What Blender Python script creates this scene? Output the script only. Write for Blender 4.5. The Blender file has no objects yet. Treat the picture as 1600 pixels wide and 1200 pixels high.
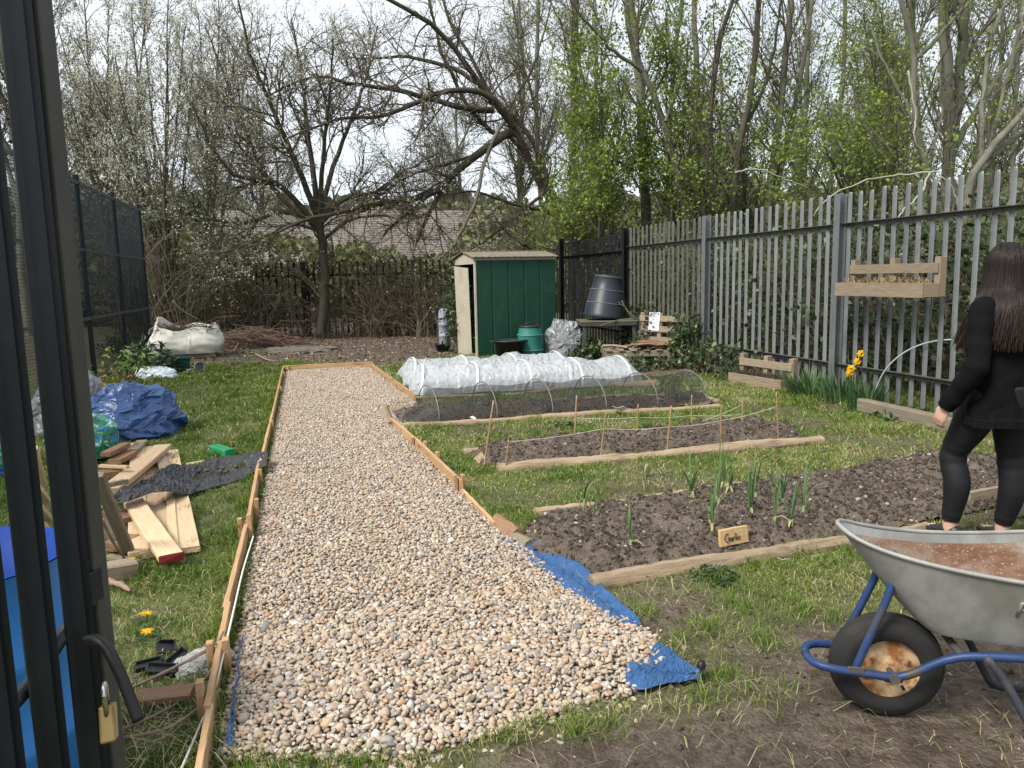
import bpy, math, random
import numpy as np
from mathutils import Vector, Matrix, Euler
rng = np.random.default_rng(11)
random.seed(11)
SC = bpy.context.scene
COL = SC.collection
PI = math.pi
# ------------------------------------------------------------------ survey of the site
# x runs across the gravel path, y along it, z up; origin on the ground under the photographer
F, EYE, ROLL = 1200.0, 1.45, math.radians(1.2)
PITCH, YAW = math.radians(7.916), math.radians(15.042)

def ray(px, py):
    dx, dy = px-800.0, py-600.0
    c, s = math.cos(ROLL), math.sin(ROLL)
    u, v = dx*c-dy*s, dx*s+dy*c
    cp, sp = math.cos(PITCH), math.sin(PITCH)
    x, y, z = u, cp*F-sp*v, -sp*F-cp*v
    return np.array([x*math.cos(YAW)+y*math.sin(YAW), -x*math.sin(YAW)+y*math.cos(YAW), z])

def G(px, py, z=0.0):
    d = ray(px, py)
    return np.array([0, 0, EYE])+d*((z-EYE)/d[2])

def atY(px, py, Y):
    d = ray(px, py)
    return np.array([0, 0, EYE])+d*(Y/d[1])

def atD(px, py, D):
    return np.array([0, 0, EYE])+ray(px, py)*(D/F)

# ------------------------------------------------------------------ value noise (numpy)
_perm = rng.permutation(512)
def _h(ix, iy, iz):
    n = (ix*73856093) ^ (iy*19349663) ^ (iz*83492791)
    n = (n ^ (n >> 13))*1274126177
    return ((n ^ (n >> 16)) & 0xffff)/65535.0
def vnoise(x, y, z=0.0):
    x, y, z = np.broadcast_arrays(np.asarray(x, float), np.asarray(y, float), np.asarray(z, float))
    ix, iy, iz = np.floor(x).astype(np.int64), np.floor(y).astype(np.int64), np.floor(z).astype(np.int64)
    fx, fy, fz = x-ix, y-iy, z-iz
    fx, fy, fz = [f*f*(3-2*f) for f in (fx, fy, fz)]
    r = 0
    for a in (0, 1):
        for b in (0, 1):
            for c in (0, 1):
                w = (fx if a else 1-fx)*(fy if b else 1-fy)*(fz if c else 1-fz)
                r = r+w*_h(ix+a, iy+b, iz+c)
    return r
def fbm(x, y, z=0.0, o=4):
    r, a, t = 0, 1.0, 0
    for k in range(o):
        r = r+a*vnoise(np.asarray(x)*2**k+17*k, np.asarray(y)*2**k+5*k, np.asarray(z)*2**k)
        t += a
        a *= .5
    return r/t

# ------------------------------------------------------------------ materials
def mat(name, cols, scale=8, detail=5, rough=.8, bump=0., bscale=None, metal=0., stretch=(1, 1, 1), vary=0.,
        attr=None, spec=.3, trans=0., alpha=1., dist=0., coat=0., speck=None, huevar=0.):
    """noise -> ramp -> Principled; attr: ramp driven by the 'tint' attribute instead of noise"""
    m = bpy.data.materials.new(name)
    m.use_nodes = True
    nt = m.node_tree
    N, L = nt.nodes, nt.links
    b = N['Principled BSDF']
    b.inputs['Roughness'].default_value = rough
    b.inputs['Metallic'].default_value = metal
    b.inputs['Specular IOR Level'].default_value = spec
    b.inputs['Coat Weight'].default_value = coat
    b.inputs['Alpha'].default_value = alpha
    tc = N.new('ShaderNodeTexCoord')
    mp = N.new('ShaderNodeMapping')
    mp.inputs['Scale'].default_value = stretch
    L.new(tc.outputs['Object'], mp.inputs['Vector'])
    nz = N.new('ShaderNodeTexNoise')
    nz.inputs['Scale'].default_value = scale
    nz.inputs['Detail'].default_value = detail
    nz.inputs['Roughness'].default_value = .62
    nz.inputs['Distortion'].default_value = dist
    oi = N.new('ShaderNodeObjectInfo')
    ad = N.new('ShaderNodeVectorMath')
    ad.operation = 'ADD'
    sc = N.new('ShaderNodeVectorMath')
    sc.operation = 'SCALE'
    cb = N.new('ShaderNodeCombineXYZ')
    L.new(oi.outputs['Random'], cb.inputs[0])
    L.new(oi.outputs['Random'], cb.inputs[1])
    L.new(oi.outputs['Random'], cb.inputs[2])
    L.new(cb.outputs[0], sc.inputs[0])
    sc.inputs['Scale'].default_value = 40.
    L.new(mp.outputs[0], ad.inputs[0])
    L.new(sc.outputs[0], ad.inputs[1])
    L.new(ad.outputs[0], nz.inputs['Vector'])
    rp = N.new('ShaderNodeValToRGB')
    els = rp.color_ramp.elements
    if len(cols) == 1:
        cols = [(0, cols[0][1]), (1, cols[0][1])]
    while len(els) < len(cols):
        els.new(.5)
    for e, (p, c) in zip(els, cols):
        e.position = p
        e.color = (*c, 1)
    if attr:
        at = N.new('ShaderNodeAttribute')
        at.attribute_name = attr
        L.new(at.outputs['Fac'], rp.inputs['Fac'])
    else:
        L.new(nz.outputs['Fac'], rp.inputs['Fac'])
    out = rp.outputs['Color']
    if speck:                                            # second, blotchy colour: (colour, scale, lo, hi)
        n3 = N.new('ShaderNodeTexNoise')
        n3.inputs['Scale'].default_value = speck[1]
        n3.inputs['Detail'].default_value = 6
        L.new(ad.outputs[0], n3.inputs['Vector'])
        mr = N.new('ShaderNodeMapRange')
        mr.inputs['From Min'].default_value = speck[2]
        mr.inputs['From Max'].default_value = speck[3]
        L.new(n3.outputs['Fac'], mr.inputs['Value'])
        mx = N.new('ShaderNodeMix')
        mx.data_type = 'RGBA'
        L.new(mr.outputs[0], mx.inputs['Factor'])
        L.new(out, mx.inputs[6])
        mx.inputs[7].default_value = (*speck[0], 1)
        out = mx.outputs[2]
    if vary or huevar:
        hs = N.new('ShaderNodeHueSaturation')
        if vary:
            mr = N.new('ShaderNodeMapRange')
            mr.inputs['To Min'].default_value = 1-vary
            mr.inputs['To Max'].default_value = 1+vary
            L.new(oi.outputs['Random'], mr.inputs['Value'])
            L.new(mr.outputs[0], hs.inputs['Value'])
        L.new(out, hs.inputs['Color'])
        out = hs.outputs['Color']
    L.new(out, b.inputs['Base Color'])
    if bump:
        bp = N.new('ShaderNodeBump')
        bp.inputs['Strength'].default_value = min(1, bump)
        bp.inputs['Distance'].default_value = .01*max(1, bump)
        n2 = nz
        if bscale:
            n2 = N.new('ShaderNodeTexNoise')
            n2.inputs['Scale'].default_value = bscale
            n2.inputs['Detail'].default_value = 6
            L.new(ad.outputs[0], n2.inputs['Vector'])
        L.new(n2.outputs['Fac'], bp.inputs['Height'])
        L.new(bp.outputs[0], b.inputs['Normal'])
    if trans:                                            # thin leaf / cloth: some light passes through
        tr = N.new('ShaderNodeBsdfTranslucent')
        L.new(out, tr.inputs['Color'])
        ms = N.new('ShaderNodeMixShader')
        ms.inputs[0].default_value = trans
        L.new(b.outputs[0], ms.inputs[1])
        L.new(tr.outputs[0], ms.inputs[2])
        L.new(ms.outputs[0], N['Material Output'].inputs['Surface'])
    return m

# ------------------------------------------------------------------ mesh building
def rotm(rx=0, ry=0, rz=0):
    return np.array(Euler((rx, ry, rz)).to_matrix())

class MB:
    def __init__(s):
        s.V, s.F, s.T, s.n = [], [], [], 0
    def add(s, v, f, t=0.):
        v = np.asarray(v, float).reshape(-1, 3)
        s.V.append(v)
        s.F += [tuple(int(i)+s.n for i in q) for q in f]
        s.T += [t]*len(f)
        s.n += len(v)
        return s
    def box(s, c, size, R=None, t=0., taper=1.):
        a = np.array([[x, y, z] for z in (-.5, .5) for y in (-.5, .5) for x in (-.5, .5)], float)
        a[4:, :2] *= taper
        a = a*np.asarray(size)
        if R is not None:
            a = a@np.asarray(R).T
        return s.add(a+np.asarray(c), [(0, 2, 3, 1), (4, 5, 7, 6), (0, 1, 5, 4), (2, 6, 7, 3), (0, 4, 6, 2), (1, 3, 7, 5)], t)
    def bar(s, p, q, w, h, up=(0, 0, 1), t=0.):
        """box from p to q, w wide, h thick along up"""
        p, q = np.asarray(p, float), np.asarray(q, float)
        d = q-p
        l = np.linalg.norm(d)
        x = d/l
        y = np.cross(up, x)
        y /= np.linalg.norm(y)
        z = np.cross(x, y)
        return s.box((p+q)/2, (l, w, h), np.stack([x, y, z], 1), t)
    def tube(s, pts, r, n=8, cap=True, t=0., ry=None):
        P = np.asarray(pts, float)
        k = len(P)
        r = np.broadcast_to(np.asarray(r, float), (k,))
        T = np.gradient(P, axis=0)
        T /= np.linalg.norm(T, axis=1)[:, None]+1e-9
        ref = np.array([0, 0, 1.]) if abs(T[:, 2]).mean() < .8 else np.array([1., 0, 0])
        A = np.cross(T, ref)
        A /= np.linalg.norm(A, axis=1)[:, None]+1e-9
        B = np.cross(T, A)
        a = np.arange(n)*2*PI/n
        ry = r if ry is None else np.broadcast_to(np.asarray(ry, float), (k,))
        V = P[:, None]+r[:, None, None]*np.cos(a)[None, :, None]*A[:, None]+ry[:, None, None]*np.sin(a)[None, :, None]*B[:, None]
        f = [(i*n+j, i*n+(j+1) % n, (i+1)*n+(j+1) % n, (i+1)*n+j) for i in range(k-1) for j in range(n)]
        if cap:
            f += [tuple(range(n-1, -1, -1)), tuple((k-1)*n+j for j in range(n))]
        return s.add(V.reshape(-1, 3), f, t)
    def lathe(s, prof, n=24, c=(0, 0, 0), R=None, cap=True, t=0., sx=1., sy=1.):
        a = np.arange(n)*2*PI/n
        V = np.array([[r*math.cos(x)*sx, r*math.sin(x)*sy, z] for r, z in prof for x in a])
        if R is not None:
            V = V@np.asarray(R).T
        k = len(prof)
        f = [(i*n+j, i*n+(j+1) % n, (i+1)*n+(j+1) % n, (i+1)*n+j) for i in range(k-1) for j in range(n)]
        if cap:
            f += [tuple(range(n-1, -1, -1)), tuple((k-1)*n+j for j in range(n))]
        return s.add(V+np.asarray(c), f, t)
    def rings(s, R, cap=True, t=0., closed=True):
        """R: (k,n,3) rings lofted"""
        R = np.asarray(R, float)
        k, n = R.shape[:2]
        m = n if closed else n-1
        f = [(i*n+j, i*n+(j+1) % n, (i+1)*n+(j+1) % n, (i+1)*n+j) for i in range(k-1) for j in range(m)]
        if cap and closed:
            f += ([] if cap == 'end' else [tuple(range(n-1, -1, -1))])+[tuple((k-1)*n+j for j in range(n))]
        return s.add(R.reshape(-1, 3), f, t)
    def ico(s, c, r, sub=1, jit=0., t=0., seed=None):
        V, Fc = ICO[sub]
        V = V*np.asarray(r)
        if jit:
            V = V*(1+jit*(rng.random((len(V), 1))-.5))
        return s.add(V+np.asarray(c), Fc, t)
    def build(s, name, m, parent=None, world=False, smooth=False, bevel=0., solid=0., sub=0, remesh=0.):
        V = np.concatenate(s.V) if s.V else np.zeros((0, 3))
        if world and parent is not None:
            V = V-np.array(parent.location)
        me = bpy.data.meshes.new(name)
        me.from_pydata(V.tolist(), [], s.F)
        if any(s.T):
            at = me.attributes.new('tint', 'FLOAT', 'FACE')
            at.data.foreach_set('value', np.array(s.T, np.float32))
        me.materials.append(m)
        if smooth:
            me.polygons.foreach_set('use_smooth', np.ones(len(s.F), bool))
        me.update()
        o = bpy.data.objects.new(name, me)
        COL.objects.link(o)
        o.parent = parent
        if remesh:
            q = o.modifiers.new('r', 'REMESH')
            q.mode = 'VOXEL'
            q.voxel_size = remesh
            q.use_smooth_shade = True
            q = o.modifiers.new('s', 'SMOOTH')
            q.iterations = 4
        if solid:
            q = o.modifiers.new('t', 'SOLIDIFY')
            q.thickness = solid
            q.offset = 0
        if bevel:
            q = o.modifiers.new('b', 'BEVEL')
            q.width = bevel
            q.segments = 2
            q.limit_method = 'ANGLE'
        if sub:
            q = o.modifiers.new('u', 'SUBSURF')
            q.levels = q.render_levels = sub
        return o

def _ico(sub):
    import bmesh
    bm = bmesh.new()
    bmesh.ops.create_icosphere(bm, subdivisions=sub, radius=1)
    V = np.array([v.co[:] for v in bm.verts])
    Fc = np.array([[v.index for v in f.verts] for f in bm.faces])
    bm.free()
    return V, Fc
ICO = {1: _ico(1), 2: _ico(2), 3: _ico(3)}

def np_obj(name, V, Fc, m, parent=None, tint=None, smooth=False, world=True):
    """big mesh from arrays, all faces with the same number of corners"""
    V = np.asarray(V, np.float32).reshape(-1, 3)
    Fc = np.asarray(Fc, np.int32)
    if parent is not None and world:
        V = V-np.array(parent.location, np.float32)
    me = bpy.data.meshes.new(name)
    k = Fc.shape[1]
    me.vertices.add(len(V))
    me.vertices.foreach_set('co', V.ravel())
    me.loops.add(Fc.size)
    me.loops.foreach_set('vertex_index', Fc.ravel())
    me.polygons.add(len(Fc))
    me.polygons.foreach_set('loop_start', np.arange(len(Fc), dtype=np.int32)*k)
    if smooth:
        me.polygons.foreach_set('use_smooth', np.ones(len(Fc), bool))
    me.update(calc_edges=True)
    if tint is not None:
        at = me.attributes.new('tint', 'FLOAT', 'FACE')
        at.data.foreach_set('value', np.asarray(tint, np.float32))
    me.materials.append(m)
    o = bpy.data.objects.new(name, me)
    COL.objects.link(o)
    o.parent = parent
    return o

def tag(o, label, cat, group=None):
    o['label'] = label
    o['category'] = cat
    if group:
        o['group'] = group
    return o
def thing(name, label, cat, loc=(0, 0, 0), rotz=0., group=None):
    o = bpy.data.objects.new(name, None)
    o.empty_display_size = .1
    COL.objects.link(o)
    o.location = tuple(float(v) for v in loc)
    o.rotation_euler = (0, 0, rotz)
    return tag(o, label, cat, group)
def place(o, loc, rot=(0, 0, 0)):
    o.location = tuple(float(v) for v in loc)
    o.rotation_euler = rot
    return o
def dup(root, loc, rotz=0., label=None, scale=None):
    r = root.copy()
    COL.objects.link(r)
    r.location = tuple(float(v) for v in loc)
    r.rotation_euler = (0, 0, rotz)
    if scale:
        r.scale = scale
    if label:
        r['label'] = label
    for ch in root.children:
        c = ch.copy()
        COL.objects.link(c)
        c.parent = r
        for g in ch.children:
            d = g.copy()
            COL.objects.link(d)
            d.parent = c
    return r
def smoothline(pts, k):
    """Catmull-Rom through pts, resampled to k points by arc length"""
    P = np.asarray(pts, float)
    if len(P) == 2:
        return P[0]+(P[1]-P[0])*np.linspace(0, 1, k)[:, None]
    Q = np.vstack([2*P[0]-P[1], P, 2*P[-1]-P[-2]])
    o = []
    for i in range(1, len(Q)-2):
        for t in np.linspace(0, 1, 12, endpoint=False):
            a, b, c, d = Q[i-1:i+3]
            o.append(.5*((2*b)+(c-a)*t+(2*a-5*b+4*c-d)*t*t+(3*b-a-3*c+d)*t**3))
    o.append(P[-1])
    o = np.array(o)
    s = np.concatenate([[0], np.cumsum(np.linalg.norm(np.diff(o, axis=0), axis=1))])
    return np.stack([np.interp(np.linspace(0, s[-1], k), s, o[:, j]) for j in range(3)], 1)

_cr = [(rng.normal(size=3), rng.random()*9) for _ in range(40)]
def crumple(x, y, z=0., f=2., o=9, seed=0):
    """sum of warped triangle waves in random directions: flat facets meeting in sharp creases, about -1..1"""
    r, t = 0., 0.
    wx, wy = 1.2*vnoise(x*f*.35+seed, y*f*.35, z*f*.35), 1.2*vnoise(x*f*.35, y*f*.35+seed, z*f*.35+3)
    for i in range(o):
        d, ph = _cr[(i*3+seed*7) % 40]
        d = d/np.linalg.norm(d)
        q = f*(.6+.32*i)
        a = 1/(1+.30*i)
        u = (d[0]*(x+wx/f)+d[1]*(y+wy/f)+d[2]*z)*q+ph+seed
        r = r+a*(np.abs((u % 1)*2-1)*2-1)
        t += a
    return r/t*2.
def fractal(V, Fc, levels, amp):
    """midpoint subdivision of triangles, each new point pushed off by a share of its edge: crumpled facets"""
    V, Fc = np.asarray(V, float), np.asarray(Fc)
    for lv in range(levels):
        E = np.sort(np.concatenate([Fc[:, [0, 1]], Fc[:, [1, 2]], Fc[:, [2, 0]]]), 1)
        U, inv = np.unique(E, axis=0, return_inverse=True)
        inv = inv.ravel()
        d = V[U[:, 1]]-V[U[:, 0]]
        l = np.linalg.norm(d, axis=1)[:, None]
        Mp = (V[U[:, 0]]+V[U[:, 1]])/2+rng.normal(size=d.shape)*l*amp
        n, k = len(V), len(Fc)
        a, b, c = inv[:k]+n, inv[k:2*k]+n, inv[2*k:]+n
        V = np.vstack([V, Mp])
        Fc = np.concatenate([np.stack([Fc[:, 0], a, c], 1), np.stack([a, Fc[:, 1], b], 1), np.stack([c, b, Fc[:, 2]], 1), np.stack([a, b, c], 1)])
        amp *= .8
    return V, Fc
def grid_tris(m, n, closed=False):
    I = np.arange(m*n).reshape(m, n)
    if closed:
        I = np.hstack([I, I[:, :1]])
    a, b, c, d = I[:-1, :-1].ravel(), I[:-1, 1:].ravel(), I[1:, 1:].ravel(), I[1:, :-1].ravel()
    s = rng.random(len(a)) < .5
    t1 = np.where(s[:, None], np.stack([a, b, c], 1), np.stack([a, b, d], 1))
    t2 = np.where(s[:, None], np.stack([a, c, d], 1), np.stack([b, c, d], 1))
    return np.concatenate([t1, t2])
def inpoly(x, y, poly):
    poly = np.asarray(poly)[:, :2]
    r = np.zeros(np.shape(x), bool)
    n = len(poly)
    for i in range(n):
        x0, y0 = poly[i]
        x1, y1 = poly[(i+1) % n]
        c = ((y0 > y) != (y1 > y)) & (x < (x1-x0)*(y-y0)/(y1-y0+1e-12)+x0)
        r ^= c
    return r
def dist_line(x, y, pts):
    """distance from points to a polyline"""
    d = np.full(np.shape(x), 1e9)
    P = np.asarray(pts)[:, :2]
    for a, b in zip(P[:-1], P[1:]):
        e = b-a
        t = np.clip(((x-a[0])*e[0]+(y-a[1])*e[1])/(e@e+1e-9), 0, 1)
        d = np.minimum(d, np.hypot(x-a[0]-t*e[0], y-a[1]-t*e[1]))
    return d
# ------------------------------------------------------------------ camera, sky, sun
cam = bpy.data.objects.new('camera', bpy.data.cameras.new('camera'))
COL.objects.link(cam)
cam.data.sensor_width = 36
cam.data.lens = F/1600*36
cam.data.clip_start = .05
cam.data.clip_end = 2000
cam.location = (0, 0, EYE)
cam.rotation_euler = (Matrix.Rotation(-YAW, 3, 'Z')@Matrix.Rotation(PI/2-PITCH, 3, 'X')@Matrix.Rotation(ROLL, 3, 'Z').inverted()).to_euler()
SC.camera = cam
SUN_EL, SUN_AZ = math.radians(48), math.radians(245)       # compass-style azimuth from +y towards +x
w = bpy.data.worlds.new('World')
SC.world = w
w.use_nodes = True
N, L = w.node_tree.nodes, w.node_tree.links
bg = N['Background']
bg.inputs['Strength'].default_value = .1
sky = N.new('ShaderNodeTexSky')
sky.sky_type = 'NISHITA'
sky.sun_disc = False
sky.sun_elevation = SUN_EL
sky.sun_rotation = SUN_AZ
tc = N.new('ShaderNodeTexCoord')
nz = N.new('ShaderNodeTexNoise')
nz.inputs['Scale'].default_value = 2.2
nz.inputs['Detail'].default_value = 5
mp = N.new('ShaderNodeMapping')
mp.inputs['Scale'].default_value = (1, 1, 2.5)
L.new(tc.outputs['Generated'], mp.inputs['Vector'])
L.new(mp.outputs[0], nz.inputs['Vector'])
rp = N.new('ShaderNodeValToRGB')
rp.color_ramp.elements[0].position = .3
rp.color_ramp.elements[0].color = (.80, .80, .80, 1)
rp.color_ramp.elements[1].position = .6
rp.color_ramp.elements[1].color = (1, 1, 1, 1)
L.new(nz.outputs['Fac'], rp.inputs['Fac'])
mx = N.new('ShaderNodeMix')
mx.data_type = 'RGBA'
L.new(rp.outputs['Color'], mx.inputs['Factor'])
L.new(sky.outputs[0], mx.inputs[6])
mx.inputs[7].default_value = (5.3, 5.65, 6.0, 1)            # thin bright cloud deck
L.new(mx.outputs[2], bg.inputs['Color'])
sd = bpy.data.lights.new('sun', 'SUN')
sd.energy = 2.8
sd.angle = math.radians(20)
sd.color = (1, .95, .87)
sun = bpy.data.objects.new('sun', sd)
COL.objects.link(sun)
sdir = Vector((math.cos(SUN_EL)*math.sin(SUN_AZ), math.cos(SUN_EL)*math.cos(SUN_AZ), math.sin(SUN_EL)))
sun.rotation_euler = sdir.to_track_quat('Z', 'Y').to_euler()
sun.location = (0, 0, 30)
SC.view_settings.view_transform = 'Standard'
SC.view_settings.look = 'None'
SC.view_settings.exposure = 1.05
SC.cycles.max_bounces = 6
SC.cycles.transparent_max_bounces = 24
SC.cycles.use_denoising = True

# ------------------------------------------------------------------ palette
M = {}
M['plank'] = mat('pale_new_timber', [(0, (.33, .21, .12)), (.45, (.50, .36, .22)), (1, (.62, .48, .32))], 9, 6, .75, .25, stretch=(.6, 9, 9), vary=.16,
                 speck=((.16, .09, .05), 7, .66, .75))
M['edging'] = mat('edging_timber', [(0, (.22, .13, .07)), (.5, (.40, .25, .13)), (1, (.52, .35, .19))], 8, 6, .8, .3, stretch=(.8, 8, 8), vary=.15,
                  speck=((.09, .06, .04), 4, .58, .75))
M['oldwood'] = mat('weathered_wood', [(0, (.09, .075, .055)), (.5, (.19, .16, .115)), (1, (.31, .27, .20))], 8, 6, .9, .5, stretch=(.7, 8, 8), vary=.15)
M['brownwood'] = mat('damp_brown_wood', [(0, (.10, .055, .03)), (.5, (.21, .12, .07)), (1, (.30, .19, .11))], 8, 6, .85, .4, stretch=(.8, 8, 8), vary=.2)
M['log'] = mat('edging_log_wood', [(0, (.11, .075, .045)), (.45, (.25, .185, .12)), (1, (.42, .33, .225))], 7, 8, .9, 1.3, stretch=(.6, 6, 6), vary=.14, speck=((.09, .07, .05), 5, .55, .75))
M['pallet'] = mat('pallet_wood', [(0, (.10, .075, .05)), (.5, (.23, .18, .125)), (1, (.36, .29, .21))], 8, 6, .85, .4, stretch=(.8, 8, 8), vary=.15)
M['galv'] = mat('galvanised_steel', [(0, (.13, .14, .145)), (.5, (.19, .205, .21)), (1, (.27, .285, .295))], 14, 6, .5, .05, metal=.55, stretch=(1, 1, .5), vary=.08,
                speck=((.13, .14, .13), 5, .55, .8))
M['dullgalv'] = mat('weathered_steel', [(0, (.05, .054, .046)), (.5, (.092, .097, .082)), (1, (.145, .15, .128))], 9, 6, .7, .1, metal=.2, stretch=(1, 1, .4), vary=.12)
M['blackpaint'] = mat('black_painted_steel', [(0, (.006, .007, .009)), (1, (.014, .016, .019))], 12, 4, .6, .1, vary=.2, spec=.15)
M['gatepaint'] = mat('gate_black_paint', [(0, (.006, .008, .011)), (.6, (.012, .015, .020)), (1, (.03, .03, .028))], 22, 6, .36, .06, spec=.32,
                     speck=((.045, .042, .035), 9, .64, .85))
M['meshpaint'] = mat('mesh_fence_paint', [(0, (.005, .009, .013)), (1, (.012, .018, .024))], 6, 3, .7, spec=.15)
M['railsteel'] = mat('rusty_rail_steel', [(0, (.05, .05, .045)), (.6, (.10, .095, .085)), (1, (.16, .15, .13))], 10, 6, .7, .1, metal=.3)
M['brass'] = mat('brass', [(0, (.25, .16, .06)), (1, (.50, .36, .15))], 30, 4, .45, .1, metal=.7)
M['chrome'] = mat('bright_steel', [(0, (.5, .5, .5)), (1, (.65, .65, .65))], 30, 3, .3, metal=1.)
M['rubber'] = mat('black_rubber_sleeve', [(0, (.008, .008, .009)), (1, (.016, .016, .017))], 30, 4, .45)
M['blackplastic'] = mat('black_plastic', [(0, (.012, .013, .014)), (1, (.03, .032, .034))], 9, 4, .45, .1, vary=.1)
M['greyplastic'] = mat('grey_plastic', [(0, (.20, .23, .27)), (1, (.30, .33, .38))], 9, 4, .45, .05)
M['soil'] = mat('dug_soil', [(0, (.026, .018, .013)), (.42, (.066, .050, .038)), (.62, (.12, .096, .077)), (1, (.25, .21, .175))], 26, 9, .95, 1.6, bscale=60, speck=((.15, .12, .095), 3.5, .50, .78))
M['clod'] = mat('soil_clods', [(0, (.042, .030, .022)), (.5, (.082, .063, .049)), (.8, (.15, .125, .10)), (1, (.34, .31, .27))], 20, 6, .95, .8, attr='tint')
# ------------------------------------------------------------------ layout on the ground
px = lambda pts, z=0.: np.array([G(a, b, z) for a, b in pts])
gravel_poly = np.vstack([px([(338, 1196), (640, 1192), (770, 1160), (900, 1112), (985, 1092), (1030, 1062), (1045, 1025), (1000, 985), (940, 955), (880, 915), (830, 868), (790, 838), (770, 822), (722, 766)])[:, :2],
                         np.array([[.93, 5.9], [.90, 7.2], [.88, 8.4], [1.22, 8.7], [1.02, 12.75], [-.335, 12.75]])])
bed2 = px([(618, 664), (1122, 634), (1100, 618), (612, 641)])
bed3 = px([(745, 730), (790, 733), (1262, 692), (1235, 672), (1165, 664), (735, 706)])
bed4 = px([(805, 846), (860, 880), (925, 912), (1338, 842), (1470, 815), (1560, 790), (1650, 770), (1680, 728), (1560, 718), (1450, 718), (1300, 742), (1165, 764), (850, 806)])
bed1 = px([(640, 618), (990, 600), (985, 580), (640, 598)])
beds = [bed1, bed2, bed3, bed4]
blue_polys = [px([(780, 826), (830, 852), (900, 884), (958, 936), (1004, 980), (1000, 1000), (920, 962), (850, 916), (808, 884), (778, 850)]), px([(1030, 1014), (1058, 1034), (1098, 1062), (1098, 1080), (1000, 1098), (955, 1080)])]

def grass_cover(x, y):
    """0 bare soil .. 1 closed turf"""
    n = fbm(x*1.3+3, y*1.3, 1.7, 4)
    n2 = fbm(x*4.1, y*4.1, 8.1, 3)
    g = .95-.0*x
    # worn, muddy ground round the barrow and the gateway
    wear = np.exp(-(((x-1.6)/.95)**2+((y-1.45)/.55)**2))*1.15+np.exp(-(((x-2.35)/.65)**2+((y-2.05)/.5)**2))*1.1+np.exp(-(((x-.75)/.35)**2+((y-2.0)/.22)**2))*.7
    wear += np.exp(-(((x-1.38)/.2)**2+((y-2.75)/.3)**2))*.55+np.exp(-(((x-.6)/.7)**2+((y-1.8)/.3)**2))*.5
    wear += np.exp(-(((x+1.0)/.5)**2+((y-3.0)/.5)**2))*.55
    g = g-wear
    # shaded bare ground under the trees at the back
    g = g-np.clip((y-12.9-.8*n2+.35*np.clip(x+.6, -3, 0))/1.2, 0, 1)*np.where(x > -.6, 1.05, .55)*(x < 5.8)
    g = g-np.clip((x-3.2)/.8, 0, 1)*np.clip((y-9.6)/.8, 0, 1)*.9*(x < 6.0)
    g = g-.95*np.clip((.56-n)*4.0, 0, .9)*np.where(x > .9, .75, .42)
    g = g+.5*(n2-.5)
    return np.clip(g, 0, 1)
def keepout(x, y):
    k = inpoly(x, y, gravel_poly)
    for b in beds:
        k |= inpoly(x, y, b)
    return k

xs = np.concatenate([-np.geomspace(600, 3.7, 30)[:-1], np.arange(-3.6, 6.6, .035), np.geomspace(6.7, 600, 40)])
ys = np.concatenate([-np.geomspace(300, 1.2, 16)[:-1], np.arange(-1.1, 1.4, .12), np.arange(1.4, 7, .035), np.arange(7, 22.5, .08), np.geomspace(22.7, 900, 44)])
X, Y = np.meshgrid(xs, ys)
near = np.exp(-np.clip(np.hypot(X-1, Y-6)-14, 0, None)/8)
gz = (fbm(X*.9, Y*.9, 3.3, 4)-.5)*.07*near+(fbm(X*7, Y*7, 5.3, 3)-.5)*.022*near
inside = inpoly(X, Y, gravel_poly)
gz = np.where(inside, np.minimum(gz, 0)-.01, gz)
gz += np.clip((Y-30)/60, 0, 1)*1.5
gc = grass_cover(X, Y)
for b in beds:
    gc = np.where(inpoly(X, Y, b), 0, gc)
gc = np.where(inside, 0, gc)
def ground_z(x, y):
    return float((fbm(x*.9, y*.9, 3.3, 4)-.5)*.07+(fbm(x*7, y*7, 5.3, 3)-.5)*.022)

gm = mat('ground', [(0, (.030, .020, .014)), (.40, (.070, .050, .036)), (.56, (.125, .098, .075)), (.7, (.175, .14, .11)), (1, (.26, .215, .175))], 16, 12, .95, 2.6, bscale=70, speck=((.06, .044, .032), 2.2, .5, .7))
nt = gm.node_tree
at = nt.nodes.new('ShaderNodeAttribute')
at.attribute_name = 'grass'
tn = nt.nodes.new('ShaderNodeTexNoise')
tn.inputs['Scale'].default_value = 3.
tn.inputs['Detail'].default_value = 9
tn.inputs['Roughness'].default_value = .75
tcn = nt.nodes.new('ShaderNodeTexCoord')
nt.links.new(tcn.outputs['Object'], tn.inputs['Vector'])
tr = nt.nodes.new('ShaderNodeValToRGB')
for e, (p, c) in zip([tr.color_ramp.elements[0], tr.color_ramp.elements[1], tr.color_ramp.elements.new(.5), tr.color_ramp.elements.new(.62)],
                     [(.32, (.045, .060, .016)), (.75, (.24, .20, .10)), (.5, (.095, .115, .034)), (.62, (.16, .155, .06))]):
    e.position = p
    e.color = (*c, 1)
nt.links.new(tn.outputs['Fac'], tr.inputs['Fac'])
mxn = nt.nodes.new('ShaderNodeMix')
mxn.data_type = 'RGBA'
b = nt.nodes['Principled BSDF']
src = b.inputs['Base Color'].links[0].from_socket
nt.links.new(at.outputs['Fac'], mxn.inputs['Factor'])
nt.links.new(src, mxn.inputs[6])
nt.links.new(tr.outputs['Color'], mxn.inputs[7])
nt.links.new(mxn.outputs[2], b.inputs['Base Color'])
ny, nx = X.shape
I = np.arange(ny*nx).reshape(ny, nx)
Fq = np.stack([I[:-1, :-1], I[:-1, 1:], I[1:, 1:], I[1:, :-1]], -1).reshape(-1, 4)
go = np_obj('ground', np.stack([X, Y, gz], -1), Fq, gm, smooth=True)
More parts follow.
